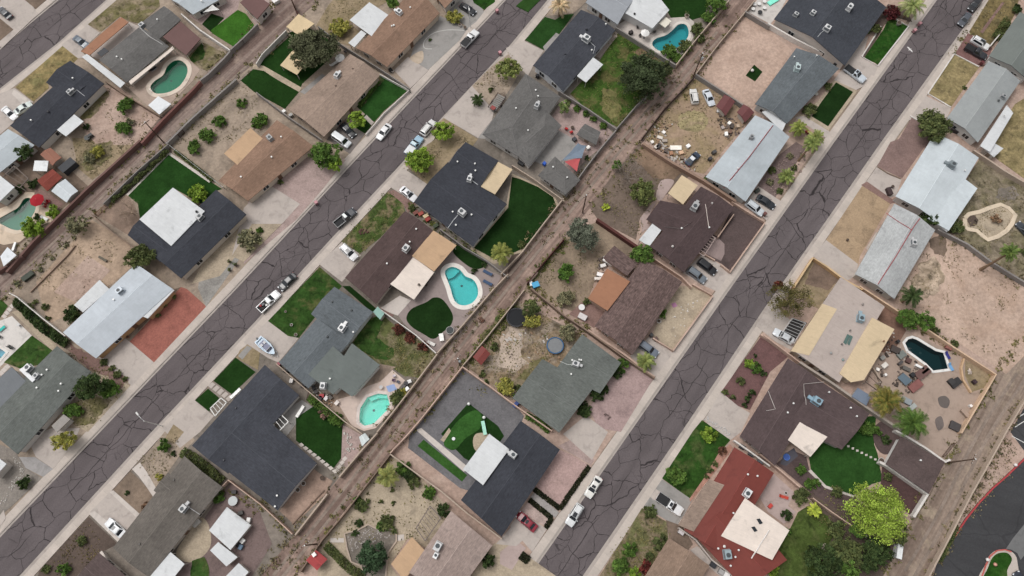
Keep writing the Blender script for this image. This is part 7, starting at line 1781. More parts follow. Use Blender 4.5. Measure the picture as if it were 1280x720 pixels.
# ================================================================== block 5, right of the right street
# tan shingle house at the bottom
house('tan shingle-roofed house at the bottom edge right of the right street',[('g',shingle((138,116,100)),q('32',785,530,988,668,850,880,650,745))],wall=(180,164,148))
PA('front_yard',grass((104,104,66),(136,118,94),.42,.6),'32',425,740,650,380,775,450,780,530,650,745,500,820,lvl=1)
PA('bare_patch',D_BROWN,'32',770,440,850,470,905,560,880,590,785,530,lvl=2)
for i,(x,y,r) in enumerate(((745,555,44),(590,590,40),(545,670,44),(612,705,32),(665,680,36),(690,620,22))): SH('32',x,y,r,(L_OL,L_MID,L_MID,L_BR,L_RED,L_OL)[i],('dark olive bush at the gable of the tan shingle house','green bush in the patchy front yard at the bottom','low green bush nearest the sidewalk in the patchy front yard','bright lime shrub at the bottom edge of the patchy yard','dark maroon bush beside the tan shingle roof','small olive bush above the maroon bush')[i])
SH('32',690,400,34,L_OL,'grassy tuft at the street corner of the patchy front yard')
for i,(x,y) in enumerate(((845,500),(1005,665),(1045,700),(1070,715))): crate(('pale bin with dark lid by the passage of the red roof','dark air unit box in the red roof side passage','grey appliance in the red roof side passage','white-topped box in the red roof side passage')[i],p1('32',x,y),(1.1,.9,.9),((176,170,170),(44,46,50),(150,148,146),(206,204,202))[i],-.6)
WL('32','pale wall along the side passage of the red-roofed house',blockwall((186,176,168)),835,480,920,540,1000,640,1120,730,h=1.5,th=.25)
PA('walkway',C_CONC,'32',890,590,925,570,1100,720,1060,740,lvl=1)
# red-roofed house
RR = coated((122,58,50))
house('red-roofed house with a cream white flat patio roof at the lower right',[
    ('g',RR,q('32',860,490,1112,76,1310,205,1060,620)),('g',RR,q('32',905,510,1120,330,1375,640,1160,780)),
    ('f',R_TAN,q('32',832,466,985,236,1062,265,908,498),3.05),('f',F_CREAM,q('32',1045,520,1165,330,1386,492,1300,640),3.6)],
    ac=[(p1('32',1178,305),(222,224,222),1.1),(p1('32',1078,612),(150,166,172),1.2,.6)],vents=[p1('32',1176,212),p1('32',1224,220),p1('32',1104,405),p1('32',1130,590),p1('32',1090,668),(p1('32',1060,572),(220,218,214),1),p1('32',1028,582),p1('32',1114,624)],wall=(200,176,160),pitch=.14,
    extra=lambda t,o,z: (panel(t,o,z,q('32',1222,436,1238,432,1254,456,1238,462),'skylight',glass()),panel(t,o,z,q('32',1196,476,1212,472,1228,494,1212,500),'skylight',glass()),conduit(t,o,z,q('32',1196,632,1240,560,1285,490),plain('painted_metal',(232,226,220),.5,.1),.12,'gutter')))
PA('front_lawn',grass((46,78,28),(74,88,44)),'32',750,232,905,-5,950,-60,1092,40,1040,100,960,240,888,332,lvl=1)
TR('32',820,225,54,L_MID,'low green tree on the lawn before the red-roofed house',h=2.4); SH('32',985,15,42,L_BR,'bright lime bush at the top of the lawn before the red-roofed house')
PA('driveway',C_CONCG,'32',660,370,750,236,902,340,832,468,770,440,lvl=1); PA('driveway',C_CONC,'32',690,325,720,285,850,380,820,420,lvl=2)
PA('planting_bed',gravel((176,132,116)),'32',888,332,960,230,1030,110,1090,60,1105,80,985,236,890,350,lvl=2)
for i,(x,y) in enumerate(((1052,92),(1015,160),(990,192),(972,220))): SH('32',x,y,(24,17,18,14)[i],(96,72,58) if i == 0 else L_OL,('dry brown ball shrub, topmost along the red roof bed','second ball shrub along the red roof bed','third ball shrub along the red roof bed','lowest ball shrub along the red roof bed')[i],round_=True)
CR('32',715,312,862,412,'pickup',(226,226,226),'white pickup with a black bed cover in front of the red-roofed house',cover=(30,30,32),sunroof=True)
PA('patio',C_PINKC,'33',-40,260,20,200,130,300,100,370,140,400,80,460,0,400,-40,330,lvl=2)
lounger('red lounger on the pale patio behind the red-roofed house',p1('33',55,318),p1('33',102,332),(190,70,54)); crate('red toy box on the pale patio behind the red-roofed house',p1('33',10,370),(.9,.6,.5),(180,60,52)); pot('white bucket on the pale patio behind the red-roofed house',p1('33',88,305),.3,(224,222,220))
for i in range(3): crate(('upper black awning box on the north eave of the red-roofed house','middle black storage bin along the north wall of the red-roofed house','lower black storage bin along the north wall of the red-roofed house')[i],p1('32',1150 + 45 * i,75 + 35 * i),(1.1,.8,.8),(50 + 14 * i,52 + 14 * i,56 + 14 * i),-.55)
WL('32','white wall between the red-roofed house and the plum-brown gabled house',BW_WHITE,1112,42,1180,90,1290,170,h=1.5,th=.3)
PA('backyard',grass((72,88,40),(84,94,48)),'33',20,640,105,495,150,400,200,370,300,420,330,520,280,600,240,760,0,780,lvl=1)
PA('backyard',D_DARKBR,'33',180,300,420,300,620,560,680,560,560,760,220,780,300,540,260,400,lvl=.4)
PM('33',233,390,36,L_LIME,'small lime cycad behind the red-roofed house',h=1.2,n=30)
for i,(x,y,r,c) in enumerate(((95,415,30,L_DK),(165,320,46,L_OL),(100,500,22,L_MID),(345,490,46,L_OL),(20,690,36,L_BR),(345,300,30,L_OL))): SH('33',x,y,r,c,('dark shrub at the corner of the red roof patio','olive hedge clump along the wall above the red roof patio','low green shrub at the white roof corner','olive bush below the small lime cycad','bright shrub at the bottom corner of the red roof','dark tuft along the wall left of the lime tree')[i])
for i,(x,y,r,c) in enumerate(((280,650,92,L_DK),(395,600,84,L_OL),(400,690,56,L_MID),(545,590,84,L_DK),(640,500,64,L_OL),(500,655,50,L_DK),(440,490,44,L_MID))): TR('33',x,y,r,c,('dark spreading tree at the bottom of the red roof backyard','olive tree right of the dark spreading tree','mid-green tree at the bottom edge under the olive tree','dark tree below the big lime tree','olive tree at the alley wall right of the lime tree','dark low tree in the bottom corner yard','small green tree tucked at the lower left of the lime tree')[i],h=4)
shed('tiny tan birdhouse shed among the trees behind the red-roofed house',q('33',260,570,285,555,308,580,285,602),(176,160,146),z=1.6)
TR('33',540,385,162,(152,182,64),'huge lime green willow-like tree at lower right',h=9,dens=1.7,c2=(190,214,88),s=.25,airy=.7)
WL('33','pinkish wall between the lime tree and the red roof backyard',BW_PINK,225,330,320,400,430,475,h=1.6,th=.2); WL('33','white block wall piece under the lime tree',BW_WHITE,480,510,555,560,h=1.5,th=.25)
WL('33','pink wall left of the turf yard with dotted pavers',BW_PINK,-40,110,60,190,160,275,h=1.6,th=.3)
crate('long white shed box at the alley below the dark trees',p1('33',652,590),(1.0,3.2,1.6),(206,208,208),-.3)
# plum-brown gabled house
RP = shingle((88,74,74))
house('plum-brown gabled house with a cream flat patio roof and dotted paver lawn',[
    ('g',RP,[(925,545),(985,448),(1030,480),(969,582)]),('g',RP,[(985,530),(1022,474),(1087,517),(1052,562)]),('p',F_CREAM,[(985,550),(1011,511),(1043,536),(1013,571)],3.1)],
    ac=[(p1('23',245,565),(140,170,186),1.2,0,1)],vents=[p1('23',95,624),p1('23',124,578),p1('23',302,522),p1('23',410,600),p1('23',440,642)],wall=(176,166,162),pitch=.16,
    extra=lambda t,o,z: (conduit(t,o,z,q('23',190,585,178,480,280,470),plain('painted_metal',(196,188,182),.5,.1),.05),conduit(t,o,z,q('23',0,514,36,606,-10,614),plain('painted_metal',(196,188,182),.5,.1),.05)))
SH('23',330,706,34,L_DK,'round dark bush at the corner of the cream flat patio roof',round_=True,h=2.6)
PA('front_yard',gravel((112,82,80)),'22',1045,520,1250,235,1300,265,1380,345,1290,420,1190,610,1130,590,lvl=1)
PA('driveway',C_CONC,'22',960,660,1045,520,1130,590,1190,625,1145,720,1080,770,1000,700,lvl=1)
rocks('crushed_stone',q('22',950,650,975,640,1100,720,1080,740),plain('river_stone',(190,188,186),.8),60,.12,.3,11)
for i,(x,y,r) in enumerate(((1185,378,26),(1222,400,32),(1145,465,24),(1065,520,18),(1105,548,14),(1215,340,10),(1255,430,18),(1200,525,18),(1180,555,18),(1160,585,15))): SH('22',x,y,r,(L_BR,L_MID,L_OL,L_OL,L_OL,L_DK,L_DK,L_DK,L_DK,L_DK)[i],('bright green plant in the plum gravel front yard','green plant right of the bright one in plum gravel','grey-olive shrub in the middle of the plum gravel','small shrub at the driveway corner of the plum gravel','tiny shrub by the driveway edge in plum gravel','tiny dark tuft at the top of the plum gravel','dark shrub at the house end of the plum gravel','highest of three dark ball shrubs by the plum house','middle of three dark ball shrubs by the plum house','lowest of three dark ball shrubs by the plum house')[i],round_=i > 6)
WL('22','cream wall above the plum gravel front yard',BW_PINK,1245,232,1300,268,1400,345,h=1.2,th=.3)
PA('turf_lawn',turf((38,68,30)),'33',205,130,300,-30,430,-75,540,-80,530,60,548,110,560,180,575,245,520,260,430,315,330,285,285,265,215,190,lvl=1)
PA('side_bed',D_PLUM,'33',40,160,120,90,190,120,210,200,290,280,430,320,400,420,220,310,lvl=1)
PA('patio',concrete((86,84,92)),'33',80,110,130,80,150,120,90,170,60,160,lvl=2)
trampoline('small blue ring pool toy on the dark patio of the plum house',p1('33',92,126),.7,(60,90,160),(90,130,200),.3,'wading_pool','paddling pool')
for i in range(3): SH('33',(165,205,238)[i],(190,258,255)[i],26,L_MID,('curved turf mound shrub nearest the dark patio','middle curved shrub in the dark side bed','right curved shrub in the dark side bed')[i])
PA('bed_edge',C_CONCL,'33',200,195,214,188,290,268,430,318,428,328,284,280,lvl=3)
for i in range(9): PA('stepping_stone',C_CONCL,'33',350 + i * 22.5,44 + i * 11,362 + i * 22.5,44 + i * 11,362 + i * 22.5,54 + i * 11,350 + i * 22.5,54 + i * 11,lvl=2)
for i,(x,y) in enumerate(((320,40),(345,48),(375,15),(410,-10))): chair(('dark chair at the cream patio edge of the plum house','second dark chair at the cream patio edge','dark chair on the dotted paver lawn','dark chair by the upper bed of the paver lawn')[i],p1('33',x,y),(66,58,60),i)
PA('planting_bed',D_PLUM,'33',530,-20,590,-60,660,0,640,60,600,110,560,100,530,50,lvl=2,curve=True)
SH('33',590,40,26,L_DK,'dark shrub in the curved bed by the white outbuilding wall'); SH('33',340,15,14,L_LIME,'tiny lime plant by the cream patio roof'); SH('23',500,705,44,L_MID,'lush green bush at the back gable of the plum house'); SH('23',545,715,24,L_MID,'smaller green bush beside the lush one at the plum house')
house('flat plum gravel-roofed outbuilding with white walls by the right alley',[('f',gravel((92,78,76)),q('33',590,160,665,22,885,150,805,308),2.6)],wall=(214,212,208),vents=[p1('33',758,142)],windows=False)
WL('33','white wall on the street side of the plum outbuilding',BW_WHITE,560,150,600,170,700,240,800,312,730,425,h=1.6,th=.5); WL('33','white wall on the upper side of the plum outbuilding',BW_WHITE,640,-8,700,25,790,80,888,150,912,138,h=1.7,th=.4)
pot('pale round water tank at the corner of the plum outbuilding',p1('33',560,145),.6,(196,194,190))
PA('yard_corner',gravel((86,64,62)),'33',570,170,690,240,790,318,720,420,660,380,560,300,lvl=1); SH('33',600,225,22,L_OL,'dry shrub in the dark corner beside the plum outbuilding')
fence('dark gate at the alley beside the pinkish yard wall',q('33',890,120,940,55),plain('rusty_metal',(86,60,50),.9),1.7,'gate','metal_gate')
# tan and grey foam-roofed house with dark pool
house('tan and grey foam-roofed house beside the nearly black pool',[
    ('f',coated((178,164,156)),[(990,437),(1051,346),(1106,383),(1049,478)]),('f',F_TAN,q('23',115,315,272,78,345,105,205,338),3.1),('f',F_TAN,q('23',358,428,520,148,632,206,480,460,415,472),3.2)],
    ac=[(p1('23',465,150),(150,172,182),1.2,.4,1)],vents=[(p1('23',312,326),(150,150,148),1),(p1('23',372,360),(130,150,148),1),(p1('23',408,214),(110,104,100),0),(p1('23',366,282),(110,104,100),0),(p1('23',470,82),(150,140,134),1),(p1('23',575,268),(140,110,84),0)],wall=(190,172,152),
    extra=lambda t,o,z: (panel(t,o,z,q('23',376,272,396,230,410,238,390,284),'skylight',plain('skylight_frame',(84,110,104),.3)),panel(t,o,z,q('23',396,278,412,236,424,244,406,288),'skylight',plain('skylight_frame',(84,110,104),.3))))
TR('23',105,70,132,(92,94,54),'large olive bougainvillea tree by the right street',h=5.5,dens=.5,airy=.7,s=.26)
SH('13',52,705,26,(150,62,62),'red flowering bougainvillea bush beside the right street',h=2.6,c2=(110,100,60))
PA('front_court',D_YEL,'13',110,730,225,570,360,660,420,720,330,860,200,800,lvl=1); PA('front_court',dirt((128,108,94)),'13',230,590,360,670,300,730,180,700,lvl=2,rough=.2)
WL('13','tan wall with bright cap around the shaded front court',blockwall((196,160,118)),130,715,225,568,300,615,385,680,470,725,h=1.5,th=.3,cap=concrete((206,176,136)))
canopy('white slatted carport frame by the tan and grey house',q('23',60,240,120,150,190,175,130,275),(220,220,220),z=2.5,open_=True,slim=.55,mat=plain('painted_metal',(196,196,196),.5))
PA('driveway',C_CONC,'23',-60,190,20,70,110,160,190,170,115,310,40,270,lvl=1); PA('carport_shade',concrete((58,56,56)),'23',70,230,125,150,195,175,130,270,lvl=2)  # dark sheet paints the shade below the slatted carport onto the drive
CR('23',112,262,44,222,'sedan',(206,210,214),'white car nosed out of the slatted carport by the olive tree')
PA('backyard',concrete((166,146,132)),'23',520,400,560,330,630,215,680,220,760,245,980,350,1130,430,970,720,880,900,800,860,640,640,540,500,lvl=1)
PA('bare_dirt',dirt((126,96,82)),'23',545,150,590,90,660,150,690,215,620,330,560,320,600,215,lvl=2)
PA('stained_patch',concrete((104,96,92)),'23',850,550,885,540,908,565,895,600,860,590,lvl=2,curve=True); PA('stained_patch',concrete((112,102,98)),'23',835,660,865,642,878,690,850,712,lvl=2,curve=True)
PA('planter',D_YEL,'23',985,360,1120,435,1080,500,1020,520,985,440,lvl=2)
PM('23',722,40,58,L_DK,'dark fan palm above the leafy tree by the black pool',h=4.5,n=32)
TR('23',705,150,66,L_MID,'leafy green tree touching the tan back roof',h=4); TR('23',775,168,54,L_MID,'right leafy tree at the head of the nearly black pool',h=3.6)
PM('23',592,562,84,(92,110,48),'golden-green palm with the broadest fronds beside the blue-grey shed',h=5,n=46,c2=(160,140,64))
PM('23',722,672,84,L_MID,'dark green palm below the golden-green one',h=4.5,n=46)
for i,(x,y) in enumerate(((840,215),(935,278),(1008,418))): SH('23',x,y,(22,22,14)[i],L_OL if i < 2 else (190,186,180),('small bush on the cream wall top end by the black pool','small bush in the middle of the cream wall','pale agave in the curved planter')[i])
for i,(x,y) in enumerate(((896,338),(912,396))): lounger(('royal blue pool mat lounger at the end of the black pool','light blue pool mat lounger at the tip of the black pool')[i],p1('23',x - 6,y - 12),p1('23',x + 8,y + 12),((52,54,130),(110,160,206))[i])
canopy('dark blue-grey spa cover roof in the cluttered yard',q('23',648,448,678,424,722,462,690,488),(96,112,124),1.1,mat=coated((96,112,124)),name='spa_cover',cat='spa')
shed('blue-grey metal shed beside the golden-green palm',q('23',418,542,450,498,516,538,492,588),(116,128,146),ridge=False,z=2.0,mat=ribbed((116,128,146)))
canopy('dark brown slatted lean-to beside the tan back roof',q('23',490,470,520,410,570,470,545,510),(86,72,64),open_=True,mat=plain('weathered_wood',(96,80,70),.9),z=2.2)
WL('23','curved tan kerb wall from the lean-to to the palms',BW_TAN,520,392,545,425,572,490,h=.7,th=.3)
WL('23','curved tan planter wall near the alley corner of the black pool yard',blockwall((196,164,130)),982,352,968,400,978,460,1018,522,h=.8,th=.35)
for i,(x,y,sx,sy,c) in enumerate(((635,310,1.9,1.4,(66,58,54)),(665,335,1.8,1.3,(106,110,106)),(648,268,.6,.6,(44,42,44)),(700,364,1.0,1.0,(84,60,56)),(770,425,3.4,1.7,(96,70,66)),(785,415,2.0,.5,(200,196,192)),(755,395,1.8,.5,(206,204,202)),(720,435,.9,.8,(40,40,42)),(735,490,3.0,1.6,(120,76,72)),(690,405,1.6,.8,(88,84,80)),(580,388,1.3,.9,(196,190,182)),(570,350,1.0,.8,(130,128,124)),(900,300,1.3,.7,(130,84,76)),(935,475,2.4,1.4,(48,46,46)),(915,470,1.2,1.2,(56,54,54)),(932,692,2.0,1.7,(66,62,62)),(985,630,.8,2.2,(150,130,116)),(1030,470,.8,.8,(56,40,44)),(690,565,2.0,1.2,(130,136,140)),(720,595,1.6,.9,(150,154,150)),(585,435,.5,.5,(214,210,206)),(545,408,.7,.6,(216,210,204)),(660,375,1.2,.5,(70,66,66)),(1010,590,.5,.5,(220,216,212)))):
    crate(('dark brown couch at the left rim of the black pool','grey bench swing beside the black pool','black grill pot at the head of the black pool','square brown fire table beside the black pool','big brown outdoor sofa set in the cluttered yard','white cushion slab on the brown sofa set','white plank left of the brown sofa set','black speaker box left of the brown sofa','long reddish brown daybed below the spa cover','dark metal bench left of the white plank','white motor scooter box by the curved kerb wall','grey tool chest by the tan back roof','brown pump box at the cream wall','large black round grill island near the planter','black side grill left of the grill island','dark folded trailer box near the alley wall','tan plank stack along the alley wall','dark red barrel in the curved planter','silver appliance under the palms','grey metal cabinet between the two palms','white bucket near the curved kerb wall','white box at the top of the curved kerb wall','dark garden roller box by the spa cover','white jug by the alley wall of the black pool yard')[i],p1('23',x,y),(sx,sy,.6 if sx > 1.5 else .75),c,.6 if i % 3 else -.5)
WL('23','cream block wall of the nearly black pool yard',blockwall((206,176,148)),460,-10,620,95,810,215,960,315,1142,432,1060,570,968,725,h=1.7,th=.3)
WL('23','grey wall between the foam-roofed house and the plum house',blockwall((170,158,148)),160,370,330,480,500,600,680,720,h=1.7,th=.5)
WL('23','pink-grey wall in front of the foam-roofed house driveway',BW_PINK,-20,235,80,310,160,372,h=1.6,th=.25)
# striped grey-white roof house
house('pale grey weathered house with red painted ridge lines',[
    ('g',shingle((172,174,174),.15),q('13',435,650,632,298,836,430,632,775)),('f',F_WHITE,q('13',505,545,560,462,575,455,545,540),2.6)],ac=[(p1('13',730,492),(226,222,218),1.2,.5,1)],wall=(190,182,172),pitch=.2,eave=2.8,
    extra=lambda t,o,z: (conduit(t,o,z,q('13',758,372,720,425,640,560,548,702),plain('ridge_paint',(170,66,70),.7),.08,'painted_ridge'),conduit(t,o,z,q('13',590,345,650,388,715,430),plain('ridge_paint',(170,66,70),.7),.07,'painted_ridge')))
PA('front_yard',gravel((168,144,116)),'13',290,480,470,210,520,230,612,300,530,440,460,560,440,650,lvl=1)
PA('brick_strip',D_RED,'13',465,205,495,188,640,290,612,300,lvl=2); PA('driveway',C_CONC,'13',225,560,290,480,450,600,440,660,380,690,lvl=1)
PA('walkway',C_CONC,'13',490,520,540,440,560,455,505,545,lvl=2); pot('dark urn in the tan gravel before the pale weathered house',p1('13',397,480),.3,(70,54,46))
SH('13',798,375,48,L_DK,'dark green tree bush between the two pale roofs on the right',h=3); SH('13',940,410,42,L_OL,'olive bush at the corner of the sand pond yard')
PA('backyard',dirt((188,163,146),(176,150,132)),'13',640,770,830,430,930,480,1090,580,1290,700,1420,780,1300,1040,1190,1150,900,960,700,850,lvl=1)
PA('scrub_patch',grass((150,132,110),(184,162,140),.42,.6),'13',700,760,760,600,830,560,880,640,860,740,780,780,lvl=2,rough=.5); PA('weed_patch',D_BROWN,'13',800,480,860,450,900,500,880,560,830,550,lvl=2,rough=.4)
WL('13','grey block wall between the bare pink yard and the sand pond yard',BW_GREY,850,425,1000,500,1120,590,1300,700,h=1.6,th=.4)
WL('13','pink wall at the passage between the two pale roofs',BW_PINK,640,262,700,290,770,330,h=1.6,th=.5)
# pale blue metal house with sand pond
house('pale blue-white metal house beside the kidney-shaped sand pond',[
    ('g',ribbed((194,202,206)),q('13',638,262,836,-56,1054,68,858,392)),('f',ribbed((196,204,208)),q('13',800,372,985,175,1047,222,903,434),2.85),('f',F_WHITE,q('13',842,395,862,370,905,405,895,440),2.4)],
    ac=[(p1('13',922,102),(130,140,144),1.1,0,1)],vents=[p1('13',980,135)],wall=(196,192,188),pitch=.12)
PA('front_yard',gravel((136,112,106)),'13',545,112,612,-10,700,-40,800,-10,670,172,lvl=1); PA('driveway',C_CONC,'13',490,190,545,112,668,175,640,260,600,270,lvl=1)
crate('dark motorbike box in front of the pale blue-white house',p1('13',605,238),(1.0,1.8,.9),(58,44,44),.2); pot('dark pot beside the motorbike box',p1('13',622,214),.35,(66,60,58))
WL('13','short brown brick kerb in front of the pale blue-white house',BW_BRN,548,112,600,145,665,172,h=.4,th=.25)
PA('backyard',grass((120,112,86),(136,122,102),.4,.6),'13',900,430,990,180,1060,70,1290,190,1400,250,1400,700,1290,690,1110,575,980,490,lvl=1)
PA('burnt_patch',D_GREY,'13',1150,230,1220,210,1260,260,1200,290,1140,270,lvl=2,rough=.4)
PA('sand_pond',D_SAND,'13',990,365,1060,345,1170,310,1232,355,1195,425,1100,468,1055,425,990,415,lvl=2,curve=True)
k = q('13',985,370,1005,350,1060,338,1110,318,1165,302,1205,320,1238,355,1220,400,1195,432,1150,462,1100,478,1070,455,1045,432,1000,425,985,410,985,372)
wall('cream rim wall of the kidney-shaped sand pond',k,concrete((214,196,172)),h=.35,th=.95)
PA('pond_gravel',D_DARKBR,'13',995,365,1035,360,1045,400,1010,410,lvl=3,curve=True); pot('dark pot on the cream rim of the sand pond',p1('13',1040,382),.35,(58,54,52)); SH('13',1140,375,26,(140,120,96),'dry tuft in the middle of the sand pond')
PM('13',1212,540,46,(88,116,56),'tall lone palm with a long leaning trunk at the grey wall',base=(1060,630),h=9,n=32)
CR('13',1320,470,1250,395,'sedan',(52,58,66),'dark car cut by the right edge beside the sand pond')
SH('13',1290,540,26,L_OL,'olive shrub at the right edge below the dark car')
# grey metal house with yellow lawn
house('grey ribbed-metal house with the yellow white-edged front lawn',[('g',F_GREYM,q('03',895,590,1102,305,1262,405,1050,712)),('p',F_WHITE,q('03',1060,730,1200,520,1232,560,1110,760),2.7)],
    ac=[(p1('03',1180,478),(170,176,176),.9)],vents=[(p1('03',1150,505),(80,84,84),1),p1('03',1180,580)],wall=(206,204,200))
PA('front_lawn',grass((146,130,92),(130,116,78)),'03',800,466,936,268,1056,335,960,470,915,535,lvl=1)
WL('03','white kerb around the yellow front lawn',BW_WHITE,915,535,800,466,932,268,1056,332,h=.4,th=.3)
PA('driveway',C_CONC,'03',700,600,790,480,915,540,895,590,840,600,lvl=1); PA('front_yard',gravel((136,112,106)),'03',640,720,720,585,840,660,790,740,lvl=1)
TR('03',822,630,92,L_OL,'big dark olive tree between the grey and pale blue metal houses',h=6,c2=(84,92,52))
WL('03','short white kerb at the sidewalk beside the big olive tree',BW_WHITE,712,578,745,598,h=.4,th=.3)
PA('backyard',grass((146,130,92),(128,114,80)),'03',1090,740,1235,520,1300,480,1420,560,1420,830,1290,900,1150,800,lvl=1)
crate('dark trailer box between the grey and pale blue metal houses',p1('03',950,655),(3.4,1.2,1.0),(60,56,56),-.5)
WL('13','pale wall between the yellow backyard and the sand pond yard',BW_TAN,1030,30,1100,75,1180,130,1300,200,h=1.6,th=.4); shed('white shed roof cut by the right part of the pale wall',q('13',1082,25,1110,-20,1180,20,1130,66),(222,222,222),ridge=False,mat=F_WHITE)
# green-grey house at the far right top
house('green-grey roofed house cut by the right edge at the top',[('g',coated((112,118,114)),q('03',1105,280,1260,60,1460,190,1300,400))],wall=(206,204,200))
PA('front_yard',grass((124,108,72),(100,90,60)),'03',1005,160,1115,-20,1260,-20,1230,80,1180,170,1110,240,lvl=1)
PA('path',D_RED,'03',1060,160,1170,10,1182,15,1074,168,lvl=2)
PA('driveway',gravel((130,96,92)),'03',935,268,1000,165,1120,240,1095,325,1055,335,lvl=1)
CR('03',1014,190,1108,245,'suv',(224,224,224),'white car on the drive of the green-grey house at the right edge',sunroof=True)
CR('03',984,230,1094,292,'pickup',(40,42,48),'black pickup beside the white car at the right edge',cover=(30,30,32))
hedge('dry dark hedge at the wall of the green-grey house',q('03',1145,185,1210,90),2.2,1.3,L_OL); SH('03',1248,45,26,L_DK,'round dark bush at the top right corner of the photo',round_=True)
WL('03','pale garage wall line beside the black pickup',BW_WHITE,1112,230,1160,170,h=1.5); bin_('red-brown bin beside the black pickup',p1('03',1072,312),(100,50,52)); crate('long pale camper top box in front of the grey metal house',p1('03',1180,350),(5.5,1.6,1.2),(180,184,176),-.55); SH('03',985,440,12,L_OL,'tiny tuft at the house side of the yellow lawn')
WL('03','white wall beside the camper top box',BW_WHITE,1100,305,1200,350,1270,400,h=1.6,th=.3)
# cars on the right street
CR('03',1010,65,958,128,'sedan',(78,82,90),'grey sedan parked at the top of the right street'); CR('03',1060,-8,1008,52,'sedan',(34,34,38),'black sedan at the top edge of the right street')
CR('32',440,222,374,328,'sedan',(222,220,214),'white sedan parked ahead of the white SUV on the right street',sunroof=True)
CR('32',345,362,280,468,'suv',(216,218,218),'white SUV with roof rails parked at the bottom of the right street',sunroof=True)
# ================================================================== poles, wires, boat, street bits
pole('wooden utility pole by the rust-brown wall of the first alley',p1('00',822,716))
pole('wooden utility pole in the middle alley beside the junk yard',p1('02',905,386),trafo=True)
pole('wooden utility pole above the tall grey-green olive in the middle alley',p1('12',352,345))
pole('wooden utility pole at the corner of the putting green court',p1('21',1020,385),h=6.5,trafo=True)
pole('wooden utility pole lying long over the right alley by the plum outbuilding',p1('33',895,154),rz=1)
pole('wooden utility pole at the top of the first alley',p1('01',208,72),h=9)
pole('wooden utility pole at the red panelled shed in the middle alley',p1('31',305,560),h=9,rz=.7)
def P_top(t,x,y): return p1(t,x,y)
W0 = [(p1('12',352,345),9),(p1('12',590,650),3.4)]
wire('service wire from the olive pole to the shake-roofed house',[W0[0][0],W0[1][0]],[9,3.4])
wire('power line down the middle alley from the junk yard pole',[p1('02',905,386),p1('12',352,345),p1('21',1020,385),p1('31',305,560)],[9,9,6.2,8.6],1.2)
wire('power line along the first alley',[p1('01',208,72),p1('00',822,716)],[8.6,9],1.2)
# boat on a trailer
a,b = S(p1('21',12,258),.8),S(p1('21',96,332),.8); d = b - a; c = (a + b) / 2
t = thing('boat','pale blue motor boat on a trailer in the driveway of the grey shingle house','boat',(c.x,c.y,.16),math.atan2(d.y,d.x))
def hull(sc,z,fwd=0): return [(x * sc + fwd,y * sc,z) for x,y in ((-2.6,-.95),(-1.2,-1.08),(.4,-1.05),(1.6,-.72),(2.4,-.25),(2.6,0),(2.4,.25),(1.6,.72),(.4,1.05),(-1.2,1.08),(-2.6,.95))]
m = MB(); lo,mi,hi,inn,flo = hull(.72,.35),hull(.92,.7),hull(1,1.15),hull(.86,1.15),hull(.82,.85); n = 11; vs = lo + mi + hi + inn + flo; fs = [tuple(range(n - 1,-1,-1)),tuple(4 * n + i for i in range(n))]
for j in range(4): fs += [(j * n + i,j * n + (i + 1) % n,(j + 1) * n + (i + 1) % n,(j + 1) * n + i) for i in range(n)]
m.add(vs,fs); m.build('hull',plain('gelcoat',(130,160,184),.25,coat=.5),t)
m = MB(); m.box((-.2,0,1.0),(2.8,1.3,.12)); m.build('boat_cover',plain('canvas',(136,138,158),.9),t); m = MB(); m.box((.9,0,1.32),(.1,1.4,.4)); m.build('windscreen',glass(),t)
for y in (-.4,.4): m = MB(); m.box((-.9,y,1.1),(.6,.5,.35)); m.build('seat',plain('cushion',(206,204,206),.8),t)
m = MB(); m.box((-2.75,0,.9),(.4,.45,.8)); m.build('outboard_motor',plain('dark_metal',(60,62,66),.4),t)
m = MB(); m.box((0,-.6,.28),(4.4,.1,.12)); m.box((0,.6,.28),(4.4,.1,.12)); m.tube([(2.2,-.6,.28),(3.4,0,.3),(2.2,.6,.28)],.06,6); tr_ = m.build('trailer_frame',plain('painted_metal',(170,172,174),.4,.5),t)
for s in (-1,1): m = MB(); m.tube([(-.8,s * .95,.3),(-.8,s * 1.15,.3)],.3,14); m.build('wheel',plain('tyre_rubber',(38,38,40),.9),t)
# bins at the kerb and the bird over the right street
for i,(t_,x,y) in enumerate((('03',735,150),('03',760,116),('01',1205,52),('01',1220,262),('11',300,292))): bin_(('pink-lidded bin at the kerb beside the curved bright lawn','second pink-lidded bin, above the first beside the curved bright lawn','pink-lidded bin at the top kerb of the left street by the black car lawn','pink-lidded bin on the far kerb across from the white pickup','pink-lidded bin on the kerb opposite the dark grey pickup')[i],p1(t_,x,y),(150,106,112),.6,lid=(196,140,146))
w = S(p1('03',709,248),12); t = thing('bird','white bird gliding above the top of the right street','bird',w,.6); m = MB()
m.tube([(-.42,0,0),(-.2,0,.01),(.1,0,.03),(.3,0,.05),(.42,0,.04)],[.01,.08,.1,.07,.02],8); m.build('body',plain('feather',(226,224,220),.9),t)
for s in (-1,1): m = MB(); m.add([(.14,s * .06,.05),(-.12,s * .06,.04),(-.16,s * .42,.12),(-.12,s * .85,.1),(-.02,s * .88,.1),(.16,s * .45,.14),(.14,s * .06,.03),(-.12,s * .06,.02),(-.16,s * .42,.1),(-.12,s * .85,.09),(-.02,s * .88,.09),(.16,s * .45,.12)],[(0,1,2,5),(5,2,3,4),(6,11,8,7),(11,10,9,8),(0,6,7,1),(0,5,11,6),(5,4,10,11),(4,3,9,10),(3,2,8,9),(2,1,7,8)]); m.build('wing',plain('feather',(226,224,220),.9),t)
